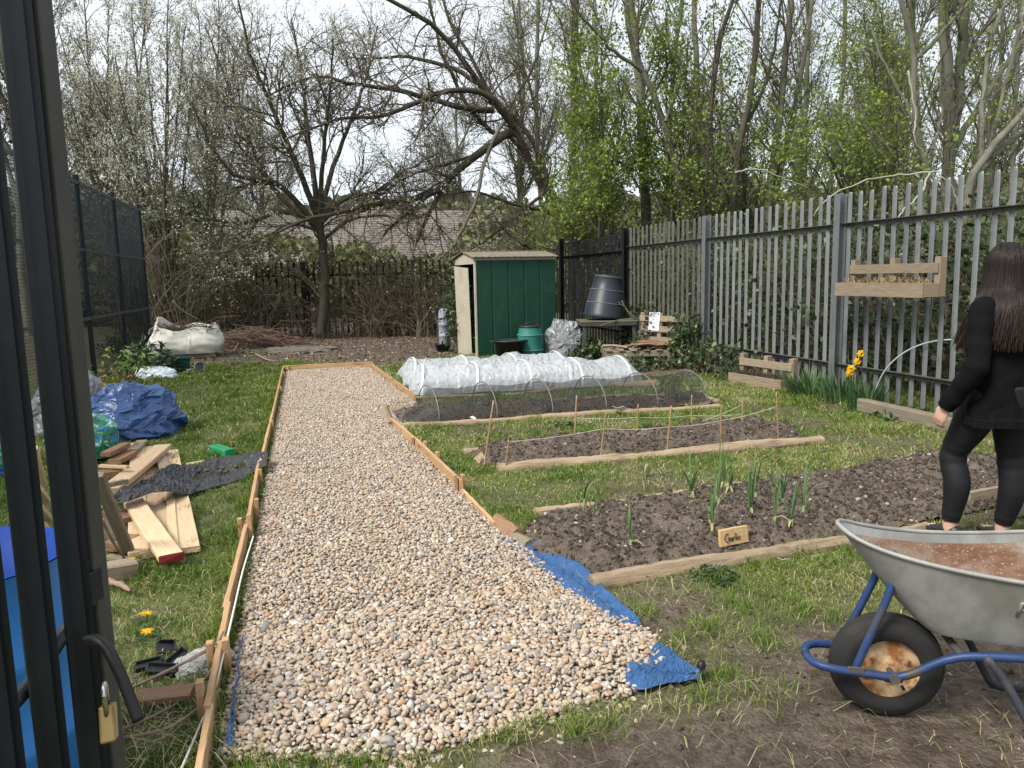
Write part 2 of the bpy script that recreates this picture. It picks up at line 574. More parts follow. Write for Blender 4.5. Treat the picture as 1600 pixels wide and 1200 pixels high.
ga = go.data.attributes.new('grass', 'FLOAT', 'POINT')
ga.data.foreach_set('value', gc.ravel().astype(np.float32))
go['kind'] = 'structure'

# ------------------------------------------------------------------ gravel path: bedding sheet and loose pebbles
def poly_grid(poly, step, zf):
    x0, y0 = poly[:, :2].min(0)
    x1, y1 = poly[:, :2].max(0)
    X, Y = np.meshgrid(np.arange(x0-step, x1+2*step, step), np.arange(y0-step, y1+2*step, step))
    ins = inpoly(X, Y, poly)
    d = dist_line(X, Y, np.vstack([poly, poly[:1]]))*np.where(ins, 1, -1)
    Z = zf(X, Y, d)
    I = np.arange(X.size).reshape(X.shape)
    q = np.stack([I[:-1, :-1], I[:-1, 1:], I[1:, 1:], I[1:, :-1]], -1).reshape(-1, 4)
    q = q[(d.ravel()[q] > -step*.6).all(1)]
    u, inv = np.unique(q, return_inverse=True)
    return np.stack([X.ravel()[u], Y.ravel()[u], Z.ravel()[u]], 1), inv.reshape(-1, 4)
def path_z(x, y, d):
    return .012+.035*np.clip(d/.18, 0, 1)+(fbm(x*2.2, y*2.2, 9.1, 3)-.5)*.035*np.clip(d/.15, 0, 1)
v, f = poly_grid(gravel_poly, .05, lambda x, y, d: path_z(x, y, d)-.006)
pg = np_obj('gravel_path', v, f, mat('path_grit', [(0, (.10, .08, .06)), (1, (.30, .24, .18))], 60, 5, .9, 1.), smooth=True)
pg['kind'] = 'structure'

def stones(P, size, asp, lod, jag=.22):
    """P (N,3) centres -> triangles of rounded pebbles"""
    V0, F0 = ICO[lod]
    n = len(P)
    q = rng.normal(size=(n, 4))
    q[:, 1:3] *= .28                                       # pebbles lie mostly flat, any heading
    q /= np.linalg.norm(q, axis=1)[:, None]
    w_, x, y, z = q.T
    R = np.stack([1-2*(y*y+z*z), 2*(x*y-z*w_), 2*(x*z+y*w_), 2*(x*y+z*w_), 1-2*(x*x+z*z), 2*(y*z-x*w_), 2*(x*z-y*w_), 2*(y*z+x*w_), 1-2*(x*x+y*y)], 1).reshape(n, 3, 3)
    S = size[:, None]*asp
    lump = 1+jag*(rng.random((n, len(V0), 1))-.5)
    V = (V0[None]*lump*S[:, None, :])@R.transpose(0, 2, 1)+P[:, None]
    Fc = F0[None]+np.arange(n)[:, None, None]*len(V0)
    return V.reshape(-1, 3), Fc.reshape(-1, 3), len(F0)
x0, y0 = gravel_poly.min(0)
x1, y1 = gravel_poly.max(0)
def scatter(step, keep=1.):
    X, Y = np.meshgrid(np.arange(x0, x1, step), np.arange(y0, y1, step))
    x = (X+(rng.random(X.shape)-.5)*step*1.3).ravel()
    y = (Y+(rng.random(X.shape)-.5)*step*1.3).ravel()
    k = inpoly(x, y, gravel_poly) & (rng.random(len(x)) < keep)
    return x[k], y[k]
stone_cols = [(0, (.40, .335, .25)), (.16, (.35, .27, .19)), (.30, (.46, .405, .345)), (.42, (.36, .26, .17)), (.52, (.40, .30, .23)), (.62, (.25, .22, .195)),
              (.72, (.36, .315, .265)), (.80, (.14, .135, .135)), (.87, (.34, .215, .125)), (.93, (.24, .175, .125)), (1, (.54, .51, .465))]
stone_m = mat('river_pebbles', stone_cols, 40, 4, .62, .2, attr='tint', bscale=90)
SV, SF, ST, no = [], [], [], 0
for step, keep, dz, sm in ((.0150, 1., .0, .0093), (.0185, .62, .008, .0101)):
    x, y = scatter(step, keep)
    d = dist_line(x, y, np.vstack([gravel_poly, gravel_poly[:1]]))
    sz = sm*np.exp(rng.normal(0, .24, len(x)))
    z = path_z(x, y, d)+dz+rng.random(len(x))*.009
    asp = np.stack([1+.35*rng.random(len(x)), .72+.25*rng.random(len(x)), .42+.24*rng.random(len(x))], 1)
    P = np.stack([x, y, z], 1)
    for lod, k in ((2, y < 3.2), (1, y >= 3.2)):
        v, f, m = stones(P[k], sz[k], asp[k], lod)
        SV.append(v)
        SF.append(f+no)
        no += len(v)
        ST.append(np.repeat(rng.random(k.sum()), m))
# strays kicked out along the open near edge
ed = smoothline(np.array([[*p, 0] for p in gravel_poly[:10]]), 400)
k = rng.integers(0, 400, 260)
P = ed[k]+np.stack([rng.normal(0, .035, 260), -np.abs(rng.normal(0, .05, 260)), np.full(260, .008)], 1)
v, f, m = stones(P, .0092*np.exp(rng.normal(0, .3, 260)), np.tile([1.15, .85, .65], (260, 1)), 2)
SV.append(v)
SF.append(f+no)
ST.append(np.repeat(rng.random(260), m))
so = np_obj('pebbles', np.concatenate(SV), np.concatenate(SF), stone_m, tint=np.concatenate(ST), smooth=True)
so['kind'] = 'stuff'
tag(so, 'loose cream, tan and grey pebbles filling the path', 'gravel')

# ------------------------------------------------------------------ dug beds
CV, CF, CT, cn = [], [], [], 0
for poly, step, hgt, n in ((bed1, .05, .05, 0), (bed2, .03, .05, 4000), (bed3, .022, .085, 8000), (bed4, .018, .065, 20000)):
    zf = lambda x, y, d: .0+hgt*np.clip(d/.16+.1, 0, 1)+(fbm(x*5, y*5, 2.2, 4)-.42)*hgt*1.3*np.clip(d/.1+.2, 0, 1)+(fbm(x*22, y*22, 4.2, 3)-.5)*.03+np.clip(fbm(x*11, y*11, 1.2, 3)-.5, 0, 1)*.14
    v, f = poly_grid(poly, step, zf)
    s_ = np_obj('soil', v, f, M['soil'], smooth=True)
    s_['kind'] = 'structure'
    if n:
        a, b_ = poly[:, :2].min(0), poly[:, :2].max(0)
        p = rng.random((n*3, 2))*(b_-a)+a
        p = p[inpoly(p[:, 0], p[:, 1], poly)][:n]
        d = dist_line(p[:, 0], p[:, 1], np.vstack([poly, poly[:1]]))
        z = zf(p[:, 0], p[:, 1], d)
        sz = .0022+.011*rng.random(len(p))**4
        V, Fc, m = stones(np.column_stack([p, z+sz*.15]), sz, .6+.7*rng.random((len(p), 3))*np.array([1, 1, .7]), 1, 1.15)
        CV.append(V)
        CF.append(Fc+cn)
        cn += len(V)
        CT.append(np.repeat(np.where(sz < .005, rng.random(len(p))**1.8, rng.random(len(p))**4), m))
# clods and grit over the bare ground too
p = rng.random((30000, 2))*np.array([6.2, 5.6])+np.array([-1.8, 1.5])
p = p[~keepout(p[:, 0], p[:, 1]) & (rng.random(len(p)) > grass_cover(p[:, 0], p[:, 1])*.93)]
sz = .0016+.010*rng.random(len(p))**6
z = np.array([ground_z(*q) for q in p])
V, Fc, m = stones(np.column_stack([p, z+sz*.15]), sz, .6+.7*rng.random((len(p), 3))*np.array([1, 1, .7]), 1, 1.15)
CV.append(V)
CF.append(Fc+cn)
CT.append(np.repeat(rng.random(len(p))**2, m))
co = np_obj('soil_clods', np.concatenate(CV), np.concatenate(CF), M['clod'], tint=np.concatenate(CT))
co['kind'] = 'stuff'
tag(co, 'crumbly dark clods scattered over the dug beds and bare earth', 'soil')

# ------------------------------------------------------------------ turf: one blade = a bent, tapering strip
def blades(P, h, w_, lean, tint):
    n = len(P)
    a = rng.random(n)*2*PI
    d = np.stack([np.cos(a), np.sin(a), np.zeros(n)], 1)
    b = rng.random(n)*2*PI
    e = np.stack([np.cos(b), np.sin(b), np.zeros(n)], 1)*lean[:, None]
    up = np.array([0, 0, 1.])
    base, mid, tip = P, P+up*(h*.6)[:, None]+e*(h*.35)[:, None], P+up*(h*np.clip(1.05-.5*lean, .12, 1))[:, None]+e*h[:, None]
    s = d*(w_/2)[:, None]
    V = np.stack([base-s, base+s, mid+s*.8, mid-s*.8, tip], 1)
    k = np.arange(n)[:, None, None]*5
    Fc = np.array([[0, 1, 2], [0, 2, 3], [3, 2, 4]])[None]+k
    return V.reshape(-1, 3), Fc.reshape(-1, 3), np.repeat(tint, 3)
grass_cols = [(0, (.060, .105, .016)), (.3, (.115, .185, .028)), (.55, (.19, .245, .05)), (.72, (.27, .28, .095)), (.85, (.38, .33, .17)), (1, (.48, .42, .25))]
grass_m = mat('grass_blades', grass_cols, 5, 2, .6, attr='tint', trans=.3, spec=.2)
BV, BF, BT, bn = [], [], [], 0
for (xa, xb, ya, yb, n) in ((-2.9, 6, 1.5, 4.2, 400000), (-3.0, 6.1, 4.2, 7.6, 300000), (-3.0, 6.1, 7.6, 14.5, 260000), (6.1, 9.5, 4, 9, 50000)):
    x, y = xa+(xb-xa)*rng.random(n), ya+(yb-ya)*rng.random(n)
    ang = np.arctan2(x, y)
    k = (ang < YAW+math.radians(36)) & (ang > YAW-math.radians(36)) & ~inpoly(x, y, gravel_poly)
    for q_ in blue_polys:
        k &= ~inpoly(x, y, q_)
    ib = np.zeros(n, bool)
    for b in beds:
        ib |= inpoly(x, y, b)
    k &= ~ib | ((rng.random(n) < .10*np.clip(fbm(x*3+1, y*3, 2.9, 3)-.42, 0, 1)*4) & (y < 5.4))
    x, y = x[k], y[k]
    dep = np.hypot(x, y)
    g = grass_cover(x, y)
    tuft = fbm(x*5.5+9, y*5.5, .4, 3)
    dead = fbm(x*2.1, y*2.1, 6.6, 4)
    k = rng.random(len(x)) < np.clip(g**1.3*(.25+1.3*np.clip(tuft-.28, 0, 1)), 0.006, 1)
    x, y, dep, g, tuft, dead = [q[k] for q in (x, y, dep, g, tuft, dead)]
    n = len(x)
    edge = dist_line(x, y, np.vstack([gravel_poly, gravel_poly[:1]]))
    tall = np.clip((tuft-.50)*5, 0, 1)
    h = (.016+.028*rng.random(n)+.055*tall*rng.random(n)+.025*np.exp(-edge/.06))*(1+.25*np.clip((dep-6)/6, 0, 1))
    t = .36-.10*(x < -.4)+.26*(rng.random(n)-.5)+1.0*np.clip(dead-.48, 0, .4)-.16*tall
    st = rng.random(n) < (.10+1.5*np.clip(dead-.45, 0, .4))*np.where(x < -.4, .6, 1)
    t = np.where(st, .74+.26*rng.random(n), t)
    lean = np.where(st, .9+1.1*rng.random(n), .15+.9*rng.random(n))
    w_ = .0034*(1+np.clip(dep-3.2, 0, 12)*.26)*(.7+.6*rng.random(n))
    z = (fbm(x*.9, y*.9, 3.3, 4)-.5)*.07+(fbm(x*7, y*7, 5.3, 3)-.5)*.022-.003
    v, f, tt = blades(np.stack([x, y, z], 1), h, w_, lean, np.clip(t, 0, 1))
    BV.append(v)
    BF.append(f+bn)
    bn += len(v)
    BT.append(tt)
# longer tufts along boards, logs, fences and on the worn soil
tp = np.vstack([px([(950, 1145), (1010, 960), (1105, 985), (1130, 1060), (1170, 955), (1210, 890), (1260, 860), (1180, 890), (1060, 1000), (1200, 1010), (1250, 960), (1540, 830), (1600, 835), (1480, 845), (1100, 1100), (900, 1150), (1290, 850), (480, 1195), (560, 1198), (790, 1160)]),
                np.column_stack([-.45+.05*rng.random(46), 2.3+10*rng.random(46), np.zeros(46)]),
                np.column_stack([6.0+.5*rng.random(60), 4.5+9*rng.random(60), np.zeros(60)]),
                np.column_stack([-2.9+.3*rng.random(40), 6+9*rng.random(40), np.zeros(40)]),
                np.column_stack([-2.6+2.6*rng.random(40), 12.6+2*rng.random(40), np.zeros(40)])])
for q in tp:
    n = 70
    r = np.abs(rng.normal(0, .055, n))
    a = rng.random(n)*2*PI
    P = np.stack([q[0]+r*np.cos(a), q[1]+r*np.sin(a), np.full(n, ground_z(q[0], q[1])-.004)], 1)
    P = P[~keepout(P[:, 0], P[:, 1]) & ~inpoly(P[:, 0], P[:, 1], blue_polys[0]) & ~inpoly(P[:, 0], P[:, 1], blue_polys[1])]
    n = len(P)
    if not n:
        continue
    dep = math.hypot(q[0], q[1])
    h = (.03+.055*rng.random(n))*(1+.35*min(1, dep/10))
    v, f, tt = blades(P, h, np.full(n, .0036*(1+max(0, dep-3)*.2)), .3+.6*rng.random(n), np.clip(.26+.3*rng.random(n), 0, 1))
    BV.append(v)
    BF.append(f+bn)
    bn += len(v)
    BT.append(tt)
bo = np_obj('grass', np.concatenate(BV), np.concatenate(BF), grass_m, tint=np.concatenate(BT))
bo['kind'] = 'stuff'
tag(bo, 'patchy short green and straw-coloured turf', 'grass')

# leaf litter and twig bits on the ground at the back and about the lawn
lit_m = mat('leaf_litter', [(0, (.05, .03, .02)), (.5, (.13, .085, .05)), (.8, (.22, .16, .10)), (1, (.40, .37, .32))], 5, 2, .9, attr='tint')
def leafquads(P, s, up=0., asp=.6):
    """flat pointed leaves: quads at P, size s (array), up = 0 any way .. 1 lying flat"""
    n = len(P)
    a = rng.normal(size=(n, 3))
    a[:, 2] *= 1-up
    a /= np.linalg.norm(a, axis=1)[:, None]
    b = rng.normal(size=(n, 3))
    b[:, 2] *= 1-up
    b = np.cross(a, np.cross(a, b))
    b /= np.linalg.norm(b, axis=1)[:, None]+1e-9
    s = np.asarray(s).reshape(-1, 1)
    V = np.stack([P-a*s*.5, P+b*s*asp*.5-a*s*.08, P+a*s*.5, P-b*s*asp*.5-a*s*.08], 1)
    return V.reshape(-1, 3), np.arange(4*n).reshape(n, 4)
n = 9000
x, y = -3+9*rng.random(n), 12.6+9*rng.random(n)
x2, y2 = -2.6+8.4*rng.random(1500), 2+9*rng.random(1500)
x, y = np.append(x, x2), np.append(y, y2)
k = ~keepout(x, y)
P = np.stack([x, y, (fbm(x*.9, y*.9, 3.3, 4)-.5)*.07+.012+.02*rng.random(len(x))], 1)[k]
v, f = leafquads(P, np.where(P[:, 1] > 12, .05, .022)*(.6+.8*rng.random(len(P))), .75)
lo = np_obj('leaf_litter', v, f, lit_m, tint=rng.random(len(f))**1.4)
lo['kind'] = 'stuff'
tag(lo, 'brown fallen leaves and bits on the bare ground', 'leaf litter')

# bits of straw and root lying on the worn soil
n = 7000
x, y = .4+5.2*rng.random(n), 1.5+5*rng.random(n)
k = ~keepout(x, y) & (rng.random(n) < .25+.75*(grass_cover(x, y) < .5))
x, y = x[k], y[k]
z = (fbm(x*.9, y*.9, 3.3, 4)-.5)*.07+(fbm(x*7, y*7, 5.3, 3)-.5)*.022+.004
v, f, tt = blades(np.stack([x, y, z], 1), .02+.06*rng.random(len(x))**2, np.full(len(x), .0026), 1.6+1.4*rng.random(len(x)), .72+.28*rng.random(len(x)))
sb = np_obj('straw_bits', v, f, grass_m, tint=tt)
sb['kind'] = 'stuff'
tag(sb, 'bits of dry straw lying on the worn soil', 'straw')
# ------------------------------------------------------------------ palisade fences
def pale_mb(h, w_=.060, d=.022, th=.003):
    """W-section steel pale, clipped top corners"""
    xs_ = np.array([-.5, -.36, -.16, 0, .16, .36, .5])*w_
    ys_ = np.array([0, .2, 1, .35, 1, .2, 0])*d
    mb = MB()
    rows = []
    for z, k in ((0, 1), (h-.035, 1), (h-.012, .9), (h, .62)):
        a = np.stack([xs_*k, ys_, np.full(7, z)], 1)
        b_ = np.stack([xs_[::-1]*k, ys_[::-1]+th, np.full(7, z)], 1)
        rows.append(np.vstack([a, b_]))
    return mb.rings(rows)
def palisade(name, label, A, B, posts, h, pitch, zones, postm, railm, posth=None, inward=-1):
    """straight palisade from A to B (2-D); posts at distances along it; zones [(upto, material)]"""
    A, B = np.array(A, float), np.array(B, float)
    l = np.linalg.norm(B-A)
    ang = math.atan2(*(B-A)[::-1])
    root = thing(name, label, 'fence', (A[0], A[1], 0), ang)
    meshes = {}
    n = int(l/pitch)
    for i in range(n+1):
        s = i*pitch
        if any(abs(s-p) < .05 for p in posts):
            continue
        m = next(mm for up, mm in zones if s <= up+1e-6)
        if m.name not in meshes:
            o = pale_mb(h).build('pale', m, root)
            meshes[m.name] = o.data
        else:
            o = bpy.data.objects.new('pale', meshes[m.name])
            COL.objects.link(o)
            o.parent = root
        o.location = (s+random.uniform(-.006, .006), 0, random.uniform(-.012, .012)+.04)
        o.rotation_euler = (random.uniform(-.006, .006), random.uniform(-.009, .009), PI+random.uniform(-.06, .06) if inward < 0 else random.uniform(-.06, .06))
    for p in posts:
        mb = MB()
        ph = posth or h+.03
        y = inward*.085
        mb.box((p, y-.045, ph/2), (.10, .008, ph)).box((p, y+.045, ph/2), (.10, .008, ph)).box((p, y, ph/2), (.008, .082, ph))
        mb.build('post', postm, root, bevel=.002)
    sp = [0]+[p for p in posts if 0 < p < l]+[l]
    for z in (.36, h-.32):
        for a, b_ in zip(sp[:-1], sp[1:]):
            mb = MB()
            mb.box(((a+b_)/2, inward*.034, z), (b_-a-.02, .006, .05)).box(((a+b_)/2, inward*.058, z+.022), (b_-a-.02, .042, .006))
            k = int((b_-a)/pitch)
            for j in range(k):                            # fixing bolts on each pale
                mb.lathe([(.009, 0), (.009, .008), (.004, .011)], 6, (a+(j+.5)*pitch, inward*.037, z-.004), rotm(PI/2*(1 if inward < 0 else -1)))
            mb.build('rail', railm, root)
    return root
FX = 6.0
palisade('palisade_fence', 'tall grey galvanised palisade fence along the right side of the garden', (FX, 2.2), (FX, 13.6), [2.37, 5.37, 8.37], 2.27, .1714,
         [(2.4+3.0, M['galv']), (5.37+3.0, mat('steel_pale', [(0, (.12, .128, .128)), (.5, (.18, .192, .192)), (1, (.26, .275, .278))], 10, 6, .6, .08, metal=.4, stretch=(1, 1, .5), vary=.12)), (99, M['dullgalv'])], M['galv'], M['railsteel'], inward=1)
palisade('palisade_fence', 'black painted palisade fence with thick posts behind the leaning compost bin', (FX, 13.6), (FX, 20.4), [0, 3.7, 6.7], 2.2, .1714,
         [(99, M['blackpaint'])], M['blackpaint'], M['blackpaint'], posth=2.32, inward=1)
palisade('palisade_fence', 'low dark palisade fence across the back behind the brambles', (FX-.2, 20.6), (-3.6, 22.2), [2.9, 5.8, 8.7], 1.93, .168,
         [(99, M['blackpaint'])], M['blackpaint'], M['blackpaint'], inward=1)

# mesh security fence on the left
LX, MH = -3.05, 2.95
root = thing('mesh_fence', 'tall dark welded mesh fence along the left side, on slim steel posts', 'fence', (LX, 3.63, 0), PI/2)
py_ = [0, 2.24, 4.48, 6.72, 8.96, 11.2, 13.44]
for p in py_:
    MB().box((p, 0, MH/2+.04), (.06, .06, MH+.08)).box((p, 0, MH+.082), (.066, .066, .01)).build('post', M['meshpaint'], root, bevel=.004)
for a, b_ in zip(py_[:-1], py_[1:]):
    fr = MB()
    for z in (.06, MH*.333, MH*.667, MH-.03):
        fr.box(((a+b_)/2, -.034, z), (b_-a-.07, .012, .045))
    fr.build('clamp_bar', mat('clamp_bar_paint', [(0, (.03, .04, .045)), (1, (.06, .07, .075))], 6, 3, .45), root)
    vs = np.arange(a+.03, b_-.02, .0265)
    hs = np.arange(.06, MH, .04)
    V, Fc = [], []
    cube = np.array([[x, y, z] for z in (-.5, .5) for y in (-.5, .5) for x in (-.5, .5)])
    cf = np.array([(0, 2, 3, 1), (4, 5, 7, 6), (0, 1, 5, 4), (2, 6, 7, 3), (0, 4, 6, 2), (1, 3, 7, 5)])
    for x in vs:
        V.append(cube*(.0042, .0035, MH-.06)+(x, 0, MH/2))
    for z in hs:
        V.append(cube*(b_-a-.06, .0035, .0035)+((a+b_)/2, .005, z))
    V = np.concatenate(V)
    Fc = (cf[None]+np.arange(len(V)//8)[:, None, None]*8).reshape(-1, 4)
    np_obj('mesh_panel', V, Fc, M['meshpaint'], root, world=False)

# ------------------------------------------------------------------ open steel gate right beside the camera
gs, gb, gaa = atD(136, 700, 1.13), atD(86, 700, 1.09), atD(20, 700, 1.01)
gdir = (gb-gaa)[:2]
gpitch = np.linalg.norm(gdir)
gdir = gdir/gpitch
gang = math.atan2(gdir[1], gdir[0])
groot = thing('steel_gate', 'black steel palisade gate standing open at the left edge of the picture', 'gate', (gs[0], gs[1], 0), gang)
gl = lambda px_, py_, D: (rotm(0, 0, -gang)@(atD(px_, py_, D)-np.array([gs[0], gs[1], 0])))
ob = gl(86, 700, 1.09)
stile = MB()
stile.box((.004, .016, 1.28), (.034, .034, 2.5))
stile.build('stile', mat('worn_gate_paint', [(0, (.025, .026, .028)), (.5, (.055, .052, .046)), (1, (.10, .09, .075))], 9, 7, .55, .08, stretch=(1, 1, .4)), groot, bevel=.004)
for i in range(6):
    p = pale_mb(2.42 if i != 1 else 1.72, .052, .02)
    o = p.build('pale', M['gatepaint'], groot, bevel=.0012)
    o.location = (ob[0]-i*gpitch, ob[1]-.004, .06)
    o.rotation_euler = (0, 0, PI)
for z in (.32, 2.1):
    MB().box((-.30, .026, z), (.62, .02, .045)).build('rail', M['gatepaint'], groot, bevel=.003)
hz = atD(150, 930, 1.1)[2]
la = MB()
la.box((-.030, .006, hz), (.036, .006, .075)).box((-.012, .012, hz-.005), (.03, .03, .05)).box((-.098, .030, hz-.085), (.016, .04, .15))
la.tube([(-.22, .035, hz-.13), (-.12, .03, hz-.10), (-.04, .02, hz-.045)], .011, 10)
la.build('latch_plate', M['gatepaint'], groot, bevel=.002)
hp = [gl(*q) for q in ((136, 1000, 1.075), (150, 1000, 1.065), (166, 1012, 1.055), (180, 1036, 1.045), (197, 1075, 1.04), (217, 1127, 1.03))]
hb = MB()
hb.tube(smoothline(hp, 26), .0078, 14)
hb.build('latch_handle', M['rubber'], groot, smooth=True)
# brass padlock hanging on the latch
pc = atD(168, 1112, 1.06)
pr = thing('padlock', 'brass padlock hanging open on the gate latch beside the black handle', 'padlock', pc-np.array([0, 0, .03]), gang+.5)
MB().box((0, 0, .014), (.044, .019, .048), rotm(0, .38, 0)).build('body', M['brass'], pr, bevel=.003)
a = np.linspace(0, PI, 14)
sh = np.stack([-.011*np.cos(a)-.006, 0*a, .058+.016*np.sin(a)], 1)
sh = np.vstack([[-.014, 0, .03], sh, [.006, 0, .045]])
MB().tube(sh, .0032, 8).build('shackle', M['chrome'], pr, smooth=True)
MB().lathe([(.004, 0), (.004, .003)], 8, (.005, 0, .0385), rotm(0, .28, 0)).build('keyhole_plug', M['blackplastic'], pr)

# ------------------------------------------------------------------ green metal shed
SW, SDp, SH = 1.56, 1.25, 1.80
shed_green = mat('green_shed_paint', [(0, (.004, .030, .018)), (.6, (.006, .046, .028)), (1, (.012, .066, .042))], 3, 8, .55, .06, spec=.3, stretch=(1, 1, .45), speck=((.035, .055, .035), 6, .55, .8))
cream = mat('cream_painted_metal', [(0, (.25, .22, .165)), (.5, (.38, .345, .27)), (1, (.47, .435, .355))], 5, 6, .6, .05, speck=((.20, .15, .09), 6, .62, .8))
roofm = mat('weathered_roof_sheet', [(0, (.07, .06, .045)), (.5, (.16, .14, .10)), (1, (.28, .25, .19))], 7, 7, .9, .5)
sr = thing('garden_shed', 'dark green metal shed with cream end, its end panel hanging loose', 'shed', (3.0, 13.59, 0), math.radians(5))
def ribbed(w_, h, n, d=.012):
    """profiled sheet: shallow vertical grooves"""
    pts = []
    for i in range(n):
        x = w_*i/n
        pts += [(x, 0), (x+.012, d), (x+.03, d), (x+.042, 0)]
    pts.append((w_, 0))
    a = [(x, y, 0) for x, y in pts]
    b_ = [(x, y, h) for x, y in pts]
    k = len(pts)
    return MB().add(a+b_, [(i, i+1, k+i+1, k+i) for i in range(k-1)])
ribbed(SW, SH, 5).build('front_wall', shed_green, sr, solid=.004)
o = ribbed(SW, SH, 5).build('back_wall', shed_green, sr, solid=.004)
o.location = (0, SDp, 0)
o = ribbed(SDp, SH, 3).build('end_wall', cream, sr, solid=.004)
o.location = (SW, 0, 0)
o.rotation_euler = (0, 0, PI/2)
# the near end: corner posts, gable header and the loose cream panel
en = MB()
en.box((.012, .02, SH/2), (.03, .06, SH)).box((.012, SDp-.02, SH/2), (.03, .05, SH))
en.add([(-.004, 0, SH-.1), (-.004, SDp, SH-.1), (-.004, SDp, SH), (-.004, SDp/2, SH+.11), (-.004, 0, SH), (.02, 0, SH-.1), (.02, SDp, SH-.1), (.02, SDp, SH), (.02, SDp/2, SH+.11), (.02, 0, SH)],
       [(4, 3, 2, 1, 0), (5, 6, 7, 8, 9), (0, 1, 6, 5)])
en.build('end_frame', cream, sr)
o = ribbed(.62, 1.68, 2, .008).build('loose_panel', cream, sr, solid=.006)
o.location = (-.06, .98, .0)
o.rotation_euler = (math.radians(3), math.radians(4), math.radians(-82))
# floor and a dim green thing stored inside
MB().box((SW/2, SDp/2, .03), (SW-.04, SDp-.06, .05)).build('floor', M['brownwood'], sr)
sto = thing('plastic_tub', 'bright green plastic tub just inside the open end of the shed', 'tub', sr.matrix_basis@Vector((.22, .42, .06)), .2)
MB().lathe([(.13, 0), (.16, .28), (.175, .29), (.165, .30), (.15, .28), (.12, .02)], 24).build('tub_body', mat('green_plastic', [(0, (.03, .22, .04)), (1, (.05, .30, .06))], 8, 3, .4), sto, smooth=True)
MB().tube([(-.17, 0, .28), (-.13, 0, .40), (0, 0, .45), (.13, 0, .40), (.17, 0, .28)], .006, 8).build('handle', M['galv'], sto, smooth=True)
MB().box((SW/2, -.012, SH-.015), (SW+.06, .03, .05)).build('eaves_rail', mat('eaves_trim', [(0, (.16, .15, .12)), (1, (.34, .32, .27))], 10, 5, .7, .2), sr, bevel=.004)
for s in (0, 1):
    y0_, y1_ = ((-.07, SDp/2), (SDp/2, SDp+.07))[s]
    z0_, z1_ = ((SH+.012, SH+.135), (SH+.135, SH+.012))[s]
    mb = MB()
    n = 14
    xa = np.linspace(-.05, SW+.05, n*2)
    P = np.array([[[x, y, z+.006*(i % 2)] for i, x in enumerate(xa)] for y, z in ((y0_, z0_), ((y0_+y1_)/2, (z0_+z1_)/2+.004), (y1_, z1_))])
    mb.rings(P, closed=False, cap=False)
    mb.build('roof_sheet', roofm, sr, solid=.012)
MB().box((SW/2, SDp/2, SH+.15), (SW+.11, .10, .012)).build('ridge_cap', roofm, sr, bevel=.003)
# ------------------------------------------------------------------ things round the shed
def barrel_at(name, label, loc):
    r = thing(name, label, 'barrel', loc)
    teal = mat('teal_plastic', [(0, (.012, .10, .085)), (1, (.03, .17, .14))], 6, 4, .5, .05)
    MB().lathe([(.19, 0), (.205, .03), (.225, .14), (.228, .16), (.222, .17), (.232, .30), (.222, .42), (.224, .435), (.216, .45), (.195, .56), (.19, .58)], 36).build('barrel_body', teal, r, smooth=True)
    ld = MB()
    ld.lathe([(.198, .555), (.202, .575), (.19, .592), (.05, .600), (.0001, .6)], 36)
    ld.build('lid', M['blackplastic'], r, smooth=True)
    hd = MB()
    hd.tube([(-.09, 0, .59), (-.08, 0, .625), (0, 0, .635), (.08, 0, .625), (.09, 0, .59)], .014, 8)
    hd.build('lid_handle', M['blackplastic'], r, smooth=True)
    for z in (.16, .43):
        a = np.linspace(0, 2*PI, 37)
        MB().tube(np.stack([.229*np.cos(a), .229*np.sin(a), 0*a+z], 1), .006, 6, cap=False).build('hoop_rib', mat('pale_teal', [(0, (.10, .26, .22)), (1, (.2, .36, .32))], 6, 3, .5), r, smooth=True)
barrel_at('water_barrel', 'teal plastic barrel with black screw lid in front of the green shed', G(829, 560))
q = G(796, 563)
r = thing('plant_tub', 'black round plastic tub with side handles, in front of the teal barrel', 'tub', q)
MB().lathe([(.215, 0), (.22, .02), (.255, .33), (.285, .335), (.285, .36), (.262, .362), (.225, .05), (.0001, .06)], 36).build('tub_body', M['blackplastic'], r, smooth=True)
for s in (-1, 1):
    MB().tube([(s*.27, -.07, .345), (s*.33, -.06, .345), (s*.345, 0, .345), (s*.33, .06, .345), (s*.27, .07, .345)], .012, 8).build('handle', M['blackplastic'], r, smooth=True)
MB().lathe([(.235, .30), (.12, .318), (.0001, .31)], 24).build('soil_fill', M['soil'], r)
q = G(698, 552)
q[1] += .4
r = thing('plant_pot', 'wide black plant pot under the grey cylinder at the shed corner', 'plant pot', q)
MB().lathe([(.12, 0), (.16, .14), (.175, .145), (.175, .17), (.16, .17), (.12, .12), (.0001, .12)], 28).build('pot_body', M['blackplastic'], r, smooth=True)
r = thing('downpipe_filter', 'upright pale grey plastic cylinder standing in a black pot by the shed', 'cylinder', q+np.array([.04, .0, .12]))
MB().lathe([(.105, 0), (.11, .02), (.11, .18), (.118, .19), (.118, .21), (.11, .22), (.11, .40), (.118, .41), (.118, .43), (.11, .44), (.11, .62), (.095, .70), (.06, .735), (.0001, .74)], 28).build('cylinder_body', M['greyplastic'], r, smooth=True)
MB().box((0, -.113, .58), (.05, .012, .02)).build('slot', M['blackplastic'], r)
